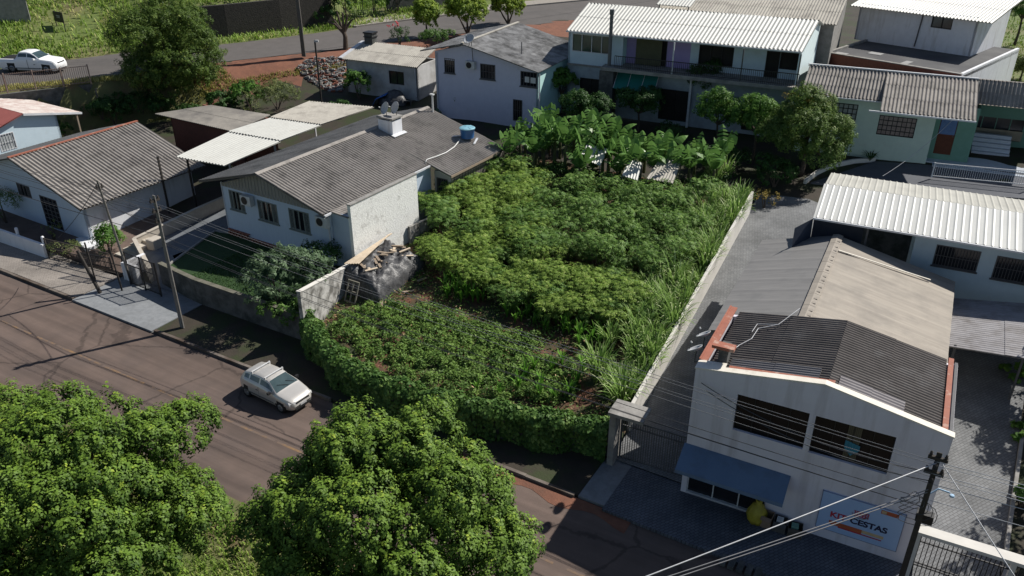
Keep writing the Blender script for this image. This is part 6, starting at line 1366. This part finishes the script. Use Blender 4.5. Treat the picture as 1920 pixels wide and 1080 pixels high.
cen = np.stack([u_*E1[0]+(vv_+20.5)*E2[0]-ow.x, u_*E1[1]+(vv_+20.5)*E2[1]-ow.y, zz], 1)
nrm = np.stack([-E2[0]*np.where(front, 1, np.cos(ph)), -E2[1]*np.where(front, 1, np.cos(ph)), np.where(front, .5, .9)], 1)+.6*unit(n); nrm /= np.linalg.norm(nrm, axis=1)[:, None]
V, Q = leafquads(cen, nrm, .15, .85, .12); npmesh('leaves', V, Q, lm_ivy, hd_, np.clip(.5+.22*np.sin(u_*4.3+zz*3)+.25*rng.normal(size=n), 0, 1))
# ivy hanging over the corner of the retaining wall
iv = thing('ivy', 'ivy hanging over the retaining wall corner beside the pale shrubs', 'ivy', tuple(W(-26, 3, 0)))
foliage('leaves', [(0, .1, 1.3, 1.0, .6, .5), (.9, -.4, .9, .6, .5, .8), (-1.0, .5, 1.2, .8, .5, .4)], lm_ivy, iv, dens=34, npc=20, rc=.2, size=.13, asp=.8)

# --- crops ---
def GL(px, py, h=0):
    z = 1.5
    for _ in range(30): p = G(px, py, z); z = zlot(p)+h
    p = G(px, py, z); p.z = zlot(p); return p
def inpoly(p, poly):
    c = False; j = len(poly)-1
    for i_ in range(len(poly)):
        (xi, yi), (xj, yj) = poly[i_], poly[j]
        if (yi > p[1]) != (yj > p[1]) and p[0] < (xj-xi)*(p[1]-yi)/(yj-yi)+xi: c = not c
        j = i_
    return c
def scatter(polypx, h, sp, seed, jit=.35):
    q = random.Random(seed); P = [UV(GL(x, y, h)) for x, y in polypx]; us = [p[0] for p in P]; vs_ = [p[1] for p in P]; out = []
    u = min(us)
    while u < max(us):
        v = min(vs_)
        while v < max(vs_):
            a, b = u+q.uniform(-jit, jit)*sp, v+q.uniform(-jit, jit)*sp
            if inpoly((a, b), P): out.append((a, b))
            v += sp
        u += sp
    return out
def cassava_mesh(name, lm, h, r, nl, seed):
    global rng; rng = np.random.default_rng(seed)
    ax = rng.random(nl)*6.283; k = rng.random(nl)**.6; hz = h*(1-.5*rng.random(nl)**1.6)-.05
    C0 = np.stack([r*k*np.cos(ax), r*k*np.sin(ax), hz], 1); out = []; cen = []; nor = []; rvs = []
    V = []; nlf = 6
    N_ = np.stack([.3*k*np.cos(ax), .3*k*np.sin(ax), np.ones(nl)], 1)+.35*rng.normal(size=(nl, 3)); N_ /= np.linalg.norm(N_, axis=1)[:, None]
    T = np.cross(N_, unit(nl)); T /= np.linalg.norm(T, axis=1)[:, None]; B = np.cross(N_, T); L_ = .125+.07*rng.random(nl); rl = rng.random(nl)
    for j in range(nlf):
        a = -2.2+4.4*j/(nlf-1); d = T*math.cos(a)+B*math.sin(a); s_ = -T*math.sin(a)+B*math.cos(a); l = (L_*(1-.25*abs(a)/2.2))[:, None]
        V.append(np.stack([C0, C0+d*l*.55+s_*l*.15-N_*l*.02, C0+d*l-N_*l*.28, C0+d*l*.55-s_*l*.15-N_*l*.02], 1)); rvs.append(rl*.7+.3*rng.random(nl))
    V = np.concatenate(V).reshape(-1, 3); Q = np.arange(len(V)).reshape(-1, 4); rv = np.concatenate(rvs)
    return V, Q, rv
kinds = []
for q, (lm, h, r) in enumerate(((lm_casA, 1.45, .72), (lm_casA, 1.75, .78), (lm_casB, 1.6, .74), (lm_casB, 1.95, .8), (lm_casA, 1.15, .66), (lm_casB, 1.25, .7))):
    V, Q, rv = cassava_mesh('x', lm, h, r, 165, 40+q)
    t = thing('cassava_plant', 'x', 'plant'); npmesh('foliage', V, Q, lm, t, rv)
    s_ = MB()
    for k_ in range(4): a = k_*1.6; s_.tube([(.04*math.cos(a), .04*math.sin(a), -.1), (.28*r*math.cos(a), .28*r*math.sin(a), h*.5), (.6*r*math.cos(a), .6*r*math.sin(a), h*.85)], [.02, .017, .01], 5, cap=False)
    s_.build('stem', mat('cassava_stem', (.20, .15, .10), (.14, .10, .07), 4), t); kinds.append(t)
def place(kinds_, pts, label, group, seed, smin=.8, smax=1.15):
    q = random.Random(seed)
    for (u, v) in pts:
        k_ = q.choice(kinds_); p = W(u, v); p.z = zlot(p)
        dup(k_, p, q.uniform(0, 6.28), q.uniform(smin, smax), label)['group'] = group
A1 = [(795, 380), (880, 300), (1010, 310), (1030, 345), (1040, 480), (960, 500), (870, 470)]
A2 = [(1045, 350), (1240, 345), (1340, 375), (1300, 470), (1230, 520), (1130, 490), (1055, 480)]
A3 = [(785, 430), (860, 480), (960, 505), (1190, 520), (1235, 590), (1180, 608), (1060, 590), (960, 560), (860, 520), (790, 470)]
def thin(pts, f, s): q = random.Random(s); return [p for p in pts if q.random() < f]
place([kinds[0], kinds[1], kinds[4], kinds[2]], thin(scatter(A1, 1.0, .70, 1), .88, 2), 'one of the light green cassava plants left of the dry stalks', 'light cassava plants at left', 3)
place([kinds[2], kinds[3], kinds[5]], thin(scatter(A2, 1.0, .76, 4), .80, 5), 'one of the darker cassava plants right of the dry stalks', 'dark cassava plants at right', 6)
place([kinds[0], kinds[4], kinds[5], kinds[0]], scatter(A3, .7, .64, 7), 'one of the cassava plants in the thick bank across the middle of the lot', 'cassava plants of the middle bank', 8, .8, 1.1)
for k_ in kinds:
    for c_ in list(k_.children): bpy.data.objects.remove(c_)
    bpy.data.objects.remove(k_)
def blades(n, h, spread, wid, seed, lean=.5, seg=5, base=.1, stiff=1.6):
    r_ = np.random.default_rng(seed); a = r_.random(n)*6.283; b = base*r_.random(n)**.5; hh = h*(.6+.4*r_.random(n)); sp = spread*(.4+.6*r_.random(n)); V = []; t = np.linspace(0, 1, seg+1)
    a2 = a+r_.normal(size=n)*.4; drop = lean*(.4+.9*r_.random(n))
    x = b*np.cos(a); y = b*np.sin(a); Q = []; rv = []; z0 = r_.random(n)*h*.25
    for k in range(n):
        rr = sp[k]*t**1.5; zz = z0[k]+(hh[k]-z0[k])*(t*1.25-drop[k]*.55*t**3); px = x[k]+rr*math.cos(a2[k]); py = y[k]+rr*math.sin(a2[k]); w = wid*np.sin(np.pi*np.clip(t*.82+.15, 0, 1))*(.8+.4*r_.random()); w[-1] = .002
        s = (-math.sin(a2[k]), math.cos(a2[k])); L = np.stack([px-s[0]*w/2, py-s[1]*w/2, zz], 1); Rr = np.stack([px+s[0]*w/2, py+s[1]*w/2, zz-.0], 1)
        o = len(V)*1; base_i = k*2*(seg+1); V.append(np.concatenate([L, Rr])); 
        for j in range(seg): Q.append([base_i+j, base_i+j+1, base_i+seg+1+j+1, base_i+seg+1+j])
        rv += list(np.clip(r_.random()*.6+.15+.35*t[:-1], 0, 1))
    return np.concatenate(V), np.array(Q), rv
def bladekind(name, cat, args, lm, stems=None):
    V, Q, rv = blades(*args[0], **args[1]); t = thing(name, 'x', cat); npmesh('leaves', V, Q, lm, t, rv)
    if stems:
        s_ = MB(); q = random.Random(args[0][4])
        for k_ in range(stems[0]): a = q.uniform(0, 6.28); r_ = q.uniform(0, stems[2]); s_.tube([(r_*math.cos(a), r_*math.sin(a), -.1), (r_*1.3*math.cos(a), r_*1.3*math.sin(a), stems[1]*q.uniform(.7, 1))], [stems[3], stems[3]*.7], 5, cap=False)
        s_.build('stem', mat('cane_stem', (.16, .19, .08), (.11, .13, .06), 4), t)
    return t
def kill(ks):
    for k_ in ks:
        for c_ in list(k_.children): bpy.data.objects.remove(c_)
        bpy.data.objects.remove(k_)
corn = [bladekind('corn_plant', 'plant', ((14, 1.15, .42, .07, 60+q), dict(lean=.9, base=.03)), lm_corn, (1, 1.0, .01, .014)) for q in range(3)]
pl_ = []
for poly_, sp in (([(830, 505), (915, 525), (905, 560), (830, 545)], .42), ([(945, 560), (1010, 570), (1150, 610), (1180, 640), (1100, 640), (1000, 600), (945, 590)], .5), ([(960, 690), (1080, 655), (1120, 700), (1060, 750), (960, 745)], .85), ([(885, 700), (930, 690), (940, 730), (895, 735)], .7)): pl_ += scatter(poly_, .5, sp, len(pl_)+3)
place(corn, pl_, 'one of the young corn plants among the low crops', 'young corn plants', 12, .7, 1.1); kill(corn)
cane = [bladekind('reed_clump', 'plant', ((60, 1.9, .85, .05, 80+q), dict(lean=1.0, base=.28)), lm_cane, (9, 1.3, .25, .014)) for q in range(3)]
pl_ = []; q_ = random.Random(5)
v = 4.8
while v < 24.5:
    for off in (.45, 1.15, 1.75):
        if off > 1.5 and v < 9: continue
        if q_.random() < .93: pl_.append((uR(v)-off-q_.uniform(-.2, .2), v+q_.uniform(-.2, .2)))
    v += .62
for (px, py) in ((1130, 690), (1145, 640), (1120, 700), (1215, 545), (1290, 380), (1340, 340), (1360, 330), (1310, 350)): pl_.append(UV(GL(px, py, .4)))
place(cane, pl_, 'one of the tall arching grass clumps lining the cream garden wall', 'tall grass along the garden wall', 13, .75, 1.15); kill(cane)
dry = [bladekind('dry_stalk', 'plant', ((16, 1.5, .3, .05, 90), dict(lean=1.1, base=.1)), lm_dry, (3, 1.4, .1, .015))]
place(dry, [UV(GL(x, y, .5)) for x, y in ((1022, 420), (1028, 445), (1018, 465), (1040, 400), (1070, 450), (1080, 435), (1120, 430), (1010, 480))], 'one of the dry brown stalks between the cassava plants', 'dry stalks in the lot', 14); kill(dry)
# bananas
def banana(seed, h=2.3, nl=8):
    q = random.Random(seed); t = thing('banana_plant', 'x', 'plant')
    MB().tube([(0, 0, -.1), (.03, 0, h*.5), (0, .02, h*.8)], [.13, .10, .07], 9).build('stem', mat('banana_stem', (.13, .15, .06), (.08, .07, .04), 3), t)
    for k in range(nl):
        a = k*2.4+q.uniform(-.3, .3); L_ = q.uniform(1.4, 2.2); el = q.uniform(.95, 1.45) if k else 1.52; m = MB(); n = 9; prev = None; rv = []
        p = Vector((0, 0, h*.72)); d_h = Vector((math.cos(a), math.sin(a), 0)); sd = Vector((-math.sin(a), math.cos(a), 0)); tl = q.uniform(-.4, .4)
        for j in range(n+1):
            f = j/n; e = el-f*f*(1.5 if el < 1.15 else .45)
            w_ = .02+.34*math.sin(math.pi*min(1, max(0, (f-.12)/.88)))**.7 if f > .12 else .02
            dr = d_h*math.cos(e)+Vector((0, 0, math.sin(e))); up = dr.cross(sd).normalized()*-1; up = up if up.z > 0 else -up
            cur = (p.copy(), p+sd*w_-up*w_*(.35+tl*.3), p-sd*w_-up*w_*(.35-tl*.3))
            if prev:
                gap = .3 if (q.random() < .5 and f > .3) else 0
                m.poly([prev[0], cur[0].lerp(prev[0], gap), cur[1].lerp(prev[1], gap*2), prev[1]]); m.poly([prev[0], prev[2], cur[2].lerp(prev[2], gap*2), cur[0].lerp(prev[0], gap)]); r0 = q.random()*.3; rv += [.35+r0, .45+r0]
            prev = cur; p = p+dr*(L_/n)
        m.build('leaf', lm_banana, t, rv=rv)
    return t
bk_ = [banana(70+q, [1.7, 2.1, 1.6, 1.9][q], [6, 7, 6, 7][q]) for q in range(4)]
pos = [(965, 300), (985, 290), (1005, 300), (1018, 285), (1040, 300), (1060, 310), (1075, 290), (1095, 315), (1120, 300), (1130, 325), (1145, 300), (1162, 330), (1185, 318), (1200, 335), (1245, 328), (1290, 345), (1322, 335), (1352, 330), (1225, 345), (1000, 318), (1155, 345), (975, 275), (1030, 272), (1050, 285), (1110, 280), (1130, 295), (1168, 305), (1088, 345), (1110, 335), (1262, 350), (1305, 315), (1208, 310), (1140, 318), (1178, 345), (955, 318), (1335, 350), (1020, 305)]
q_ = random.Random(3)
for px, py in pos:
    p = GL(px, py, .4); u, v = UV(p); v = min(v, 27); p = W(u, v); p.z = zlot(p); dup(q_.choice(bk_), p, q_.uniform(0, 6.28), q_.uniform(.8, 1.1), 'one of the banana plants along the back of the lot')['group'] = 'banana plants at the back'
kill([]); 
for k_ in bk_:
    for c_ in list(k_.children): bpy.data.objects.remove(c_)
    bpy.data.objects.remove(k_)
for q, (px, py, w_, h_) in enumerate(((945, 300, 1.8, 1.2), (975, 325, 1.8, 1.1), (1010, 332, 1.6, 1.0), (1045, 335, 1.9, 1.2), (1085, 338, 1.8, 1.2), (1120, 345, 1.6, 1.1), (1150, 350, 1.7, 1.2), (1190, 352, 1.5, .9), (1225, 362, 1.6, 1.0), (1285, 362, 1.7, 1.2), (1320, 355, 1.8, 1.3), (1345, 345, 1.8, 1.3), (1030, 290, 2.0, 1.4), (1000, 275, 1.9, 1.4), (1080, 300, 1.8, 1.3))):
    shrub('lot_bush', 'one of the dark leafy bushes filling the ground between the banana plants', px, py, w_, h_*.72, [lm_dark, lm_mid, lm_dark][q % 3], 'bushes among the banana plants', zf=zlot, size=.13, n=4, dens=44)
# tin sheets of little shelters among the bananas
for q, (pts, lb_) in enumerate(((((1085, 295), (1125, 312), (1140, 288), (1100, 280)), 'crumpled pale sheet roof behind the left banana plants'), (((1166, 330), (1196, 340), (1203, 314), (1180, 308)), 'small white tin sheet roof among the banana plants'), (((1212, 336), (1262, 345), (1276, 313), (1238, 303)), 'grey-white corrugated shelter roof among the right banana plants'))):
    P_ = [GL(x, y, 1.7)+Vector((0, 0, 1.75)) for x, y in pts]; t = thing('shelter', lb_, 'shelter', tuple(P_[0]-Vector((0, 0, 1.75))), 0, 'tin shelters in the lot'); P_ = [p-t.location for p in P_]
    P_[2].z += .25; P_[3].z += .25; corr('roof', P_[0], P_[1], P_[2], P_[3], [MATS['white_sheet'], MATS['white_sheet'], MATS['fibre_roof_light']][q], t, .18, .03, 1)
    for p in P_: MB().box(p.x-.03, p.x+.03, p.y-.03, p.y+.03, -.1, p.z-.06).build('post', MATS['grey_timber'], t)
# low leafy crop in the front of the lot
lowp = [(620, 610), (660, 575), (730, 560), (830, 575), (940, 610), (1000, 630), (1090, 690), (1075, 740), (1000, 755), (880, 735), (760, 700), (690, 665)]
P = np.array([UV(GL(x, y, .2)) for x, y in lowp]); n = 125000
cand = np.stack([rng.uniform(P[:, 0].min(), P[:, 0].max(), n), rng.uniform(P[:, 1].min(), P[:, 1].max(), n)], 1)
ins = np.zeros(n, bool); j = len(P)-1
for i_ in range(len(P)):
    xi, yi = P[i_]; xj, yj = P[j]; c_ = ((yi > cand[:, 1]) != (yj > cand[:, 1])) & (cand[:, 0] < (xj-xi)*(cand[:, 1]-yi)/(yj-yi+1e-9)+xi); ins ^= c_; j = i_
cand = cand[ins]; u_, v_ = cand[:, 0], cand[:, 1]
ctr = []; q_ = random.Random(31); vr = 1.2
while vr < 9.5:
    ur = -25.5
    while ur < -9:
        uu_, vw = ur+q_.uniform(-.16, .16), vr+.10*math.sin(ur*.8+vr)+q_.uniform(-.12, .12)
        if inpoly((uu_, vw), [tuple(p) for p in P]) and q_.random() < 1.0+.2*math.sin(ur*.7+vr*1.3): ctr.append((uu_, vw, q_.uniform(.24, .46), q_.uniform(.2, .55), q_.random()))
        ur += q_.uniform(.26, .46)
    vr += .56
ctr = np.array(ctr); m = len(ctr); k = 125; cc = np.repeat(ctr, k, 0); n = len(cc); a = rng.random(n)*6.283; rr = rng.random(n)**.5
u_ = cc[:, 0]+cc[:, 2]*rr*np.cos(a); v_ = cc[:, 1]+cc[:, 2]*rr*np.sin(a); hh = cc[:, 3]*(1-.75*rr**2)*(.55+.55*rng.random(n))
cen = np.stack([u_*E1[0]+(v_+20.5)*E2[0], u_*E1[1]+(v_+20.5)*E2[1], 0.28+.095*np.maximum(v_-2, 0)+hh+.02], 1)
nrm = np.stack([.6*rr*np.cos(a), .6*rr*np.sin(a), np.ones(n)], 1)+.6*unit(n); nrm /= np.linalg.norm(nrm, axis=1)[:, None]
V, Q = leafquads(cen, nrm, .115, .6, .2); tag(npmesh('low_crop', V, Q, lm_low, None, np.clip(.1+.5*cc[:, 4]+.35*rng.random(n), 0, 1)), 'rows of low leafy crop at the front of the planted lot', 'crop', None, 'stuff')
# weeds and litter over the rest of the lot
n = 60000; u_ = rng.uniform(-25.8, -9.6, n); v_ = rng.uniform(2.2, 25, n); cl = np.sin(u_*1.7+v_)*np.sin(v_*1.3-u_*.6); kp_ = rng.random(n) < np.clip(.5+.6*cl, .12, 1); u_, v_ = u_[kp_], v_[kp_]; n = len(u_)
lo_b = np.interp(u_, [-25, -22.5, -20.4, -17.6, -15, -12, -9], [2.9, 1.7, 1.1, .95, 1.35, 2.0, 2.8])+.5; kp_ = (v_ > lo_b) & (u_ < np.interp(v_, [2, 4.2, 24, 30], [-9.1, -9.25, -10.5, -10.9])-.22); u_, v_ = u_[kp_], v_[kp_]; n = len(u_)
cen = np.stack([u_*E1[0]+(v_+20.5)*E2[0], u_*E1[1]+(v_+20.5)*E2[1], 0.30+.095*np.maximum(v_-2, 0)+.22*rng.random(n)**2], 1); nrm = np.array([0, 0, 1])+.8*unit(n); nrm /= np.linalg.norm(nrm, axis=1)[:, None]
V, Q = leafquads(cen, nrm, .14, .45, .2); tag(npmesh('weeds', V, Q, [lm_low, lm_dry], None, rng.random(n), (rng.random(n) < .13).astype(int)), 'weeds and dry litter on the red soil of the lot', 'weeds', None, 'stuff')
# rough grass on the banks
def grassfield(name, label, px, py, zfun, n, h, lm, wid=.03, seed=1, mi=None):
    r_ = np.random.default_rng(seed); P_ = np.stack([px, py, zfun(px, py)], 1); a = r_.random(len(px))*6.283; hh = h*(.5+.8*r_.random(len(px))); d = np.stack([np.cos(a), np.sin(a), np.zeros(len(px))], 1); s = np.stack([-np.sin(a), np.cos(a), np.zeros(len(px))], 1)
    w_ = wid*(.6+.8*r_.random(len(px)))[:, None]; top = P_+d*(hh*.5)[:, None]+np.array([0, 0, 1])*hh[:, None]; md = P_+d*(hh*.15)[:, None]+np.array([0, 0, .6])*hh[:, None]
    V = np.stack([P_-s*w_, P_+s*w_, md+s*w_*.8, md-s*w_*.8], 1); V2 = np.stack([md-s*w_*.8, md+s*w_*.8, top+s*w_*.1, top-s*w_*.1], 1)
    V = np.concatenate([V, V2]).reshape(-1, 3); Q = np.arange(len(V)).reshape(-1, 4); rv = np.clip(.5+.3*np.sin(px*.35)*np.sin(py*.3)+.25*r_.normal(size=len(px)), 0, 1); return tag(npmesh(name, V, Q, lm, None, np.concatenate([rv, np.clip(rv+.1, 0, 1)]), mi), label, 'grass', None, 'stuff')
lm_bank = leafmat('bank_grass', (.08, .14, .02), (.17, .25, .04), (.28, .28, .10), trans=.25)
n = 80000; v_ = rng.uniform(-2, 60, n); d_ = rng.uniform(.3, 24, n)**1.0; u_ = np.interp(v_, Fv, Fu)-d_; X_, Y_ = u_*E1[0]+(v_+20.5)*E2[0], u_*E1[1]+(v_+20.5)*E2[1]
kp_ = rng.random(n) < np.clip(.45+.7*np.sin(X_*.5)*np.sin(Y_*.41+1), .15, 1); grassfield('rough_grass', 'rough bright grass on the bank beyond the upper road', X_[kp_], Y_[kp_], terr, 0, .38, lm_bank, .05)
n = 16000; v_ = rng.uniform(6, 40, n); u_ = np.interp(v_, Nv, Nu)+rng.uniform(.1, 3.6, n)**1; kp_ = (v_ < 22)*(u_-np.interp(v_, Nv, Nu) < 1.9) | (v_ > 23)*(u_-np.interp(v_, Nv, Nu) > 3.0) | ((v_ > 20) & (v_ < 27)); u_, v_ = u_[kp_], v_[kp_]; X_, Y_ = u_*E1[0]+(v_+20.5)*E2[0], u_*E1[1]+(v_+20.5)*E2[1]
grassfield('verge_grass', 'short yellowish grass on the near verge of the upper road', X_, Y_, terr, 0, .22, leafmat('verge_leaf', (.14, .14, .03), (.28, .26, .08), (.36, .33, .14)), .03, 2)
n = 45000; u_ = rng.uniform(-34, -6, n); v_ = rng.uniform(-13, -6.9, n); X_, Y_ = u_*E1[0]+(v_+20.5)*E2[0], u_*E1[1]+(v_+20.5)*E2[1]; kp_ = rng.random(n) < np.clip(.8+.4*np.sin(u_*.8+2), .3, 1)
grassfield('street_grass', 'short bright grass on the verge under the big street trees', X_[kp_], Y_[kp_], lambda x, y: np.full(len(x), .13), 0, .16, lm_bank, .02, 3)
n = 14000; u_ = rng.uniform(-33.2, -24.5, n); v_ = rng.uniform(3.2, 9, n); lp_ = [UV(p) for p in lawn_pts]; ok = np.array([inpoly((a, b), lp_) for a, b in zip(u_, v_)]); u_, v_ = u_[ok], v_[ok]; X_, Y_ = u_*E1[0]+(v_+20.5)*E2[0], u_*E1[1]+(v_+20.5)*E2[1]
grassfield('lawn_grass', 'short dark green grass of the lawn before the main house', X_, Y_, lambda x, y: np.full(len(x), 1.3), 0, .07, leafmat('lawn_leaf', (.02, .05, .012), (.045, .09, .02), (.08, .11, .04), trans=.2), .012, 6)
tag(MB().poly([tuple(G(*p, .136)) for p in ((-60, 1010), (40, 975), (62, 1010), (30, 1050), (-60, 1075))]).build('bare_earth', MATS['red_dirt']), kind='structure')
n = 14000; v_ = rng.uniform(50, 95, n); u_ = rng.uniform(-6, 30, n); X_, Y_ = u_*E1[0]+(v_+20.5)*E2[0], u_*E1[1]+(v_+20.5)*E2[1]; grassfield('park_grass', 'short bright grass at the top right corner', X_, Y_, terr, 0, .2, lm_bank, .05, 4)
# rubble and things lying about
n = 900; V = []; Q = []; q_ = random.Random(8)
P0, P1_, P2_, P3_ = GT(560, 150), GT(640, 175), GT(648, 108), GT(580, 112)
rb = MB()
for k in range(700):
    a, b = q_.random(), q_.random(); p = (P0.lerp(P1_, a)).lerp(P3_.lerp(P2_, a), b); p.z = T1(p); s_ = q_.uniform(.05, .22); rb.beam(p+Vector((-s_, q_.uniform(-.1, .1), q_.uniform(0, .1))), p+Vector((s_, q_.uniform(-.2, .2), q_.uniform(0, .2))), s_*q_.uniform(.4, 1.2), s_*q_.uniform(.3, .9), q_.choice([0, 0, 1, 2]))
tag(rb.build('rubble', [MATS['concrete'], MATS['pale_fibre'], MATS['brick']]), 'heap of broken masonry rubble on the red bank by the outbuilding', 'rubble', None, 'stuff')
t = thing('covered_heap', 'dark covered heap with blue plastic beside the outbuilding wall', 'heap', tuple(GT(740, 195)))
b = MB().lathe([(1.05, 0), (.95, .5), (.6, .85), (.25, .95), (.001, .97)], 14).build('dark_cover', MATS['black_plastic'], t, True)
for v_ in b.data.vertices: k_ = 1+.2*math.sin(v_.co.x*5+v_.co.y*3); v_.co.x *= k_*1.1; v_.co.y *= k_*.7; v_.co.z *= 1+.2*math.sin(v_.co.y*6)
MB().slab([(-1.5, -.5, .5), (-.6, -.6, .9), (-.4, .3, .95), (-1.4, .3, .45)], .05).slab([(-1.7, -.6, .05), (-1.45, -.6, .5), (-1.4, .2, .5), (-1.7, .2, .1)], .04).build('blue_plastic', mat('blue_plastic', (.02, .12, .42), (.015, .09, .34), 3, rough=.4, bump=.6, bscale=5), t)
tag(MB().slab([(-.45, -.35, .4), (.45, -.35, .4), (.5, .3, .25), (-.45, .35, .25)], .04).box(-.4, -.36, -.3, .2, 0, .3).box(.36, .4, -.3, .2, 0, .3).build('loose_sheet', MATS['steel_grey']), 'grey loose sheet leaning beside the dark covered heap', 'sheet').location = GT(762, 196)
tb = MB().lathe([(.001, 0), (.3, .01), (.36, .32), (.38, .34), (.33, .33), (.28, .05)], 16).build('blue_tub', MATS['tank_blue'], None, True); tb.location = GT(812, 224); tag(tb, 'dark blue tub by the pipe behind the main house roof', 'tub')
rk = MB()
for e_ in ((0, 0, .1, .5, .2, .5), (.3, .1, .3, .9, -.3, .45), (.1, -.2, .35, .7, .5, .2), (.5, .3, .2, 1.0, .2, .25)): rk.beam(e_[:3], e_[3:], .32, .04)
o = rk.build('rusty_scrap', mat('rust_dark', (.09, .045, .03), (.05, .03, .025), 5, bump=.5)); o.location = F1.w(.6, 14.0, 4.0); tag(o, 'rusty scrap sheets at the far left corner of the grey roof', 'scrap')
br = MB()
for k in range(5):
    br.box(-.15*1+.0, .3, .28*k, .28*k+.2, .0, .12)
o = br.build('storm_drain', MATS['concrete_dark']); o.location = G(1352, 1048, .02); o.rotation_euler = (0, 0, R(-120)); tag(o, 'dark slotted drain at the kerb before the shop pavement', 'drain')
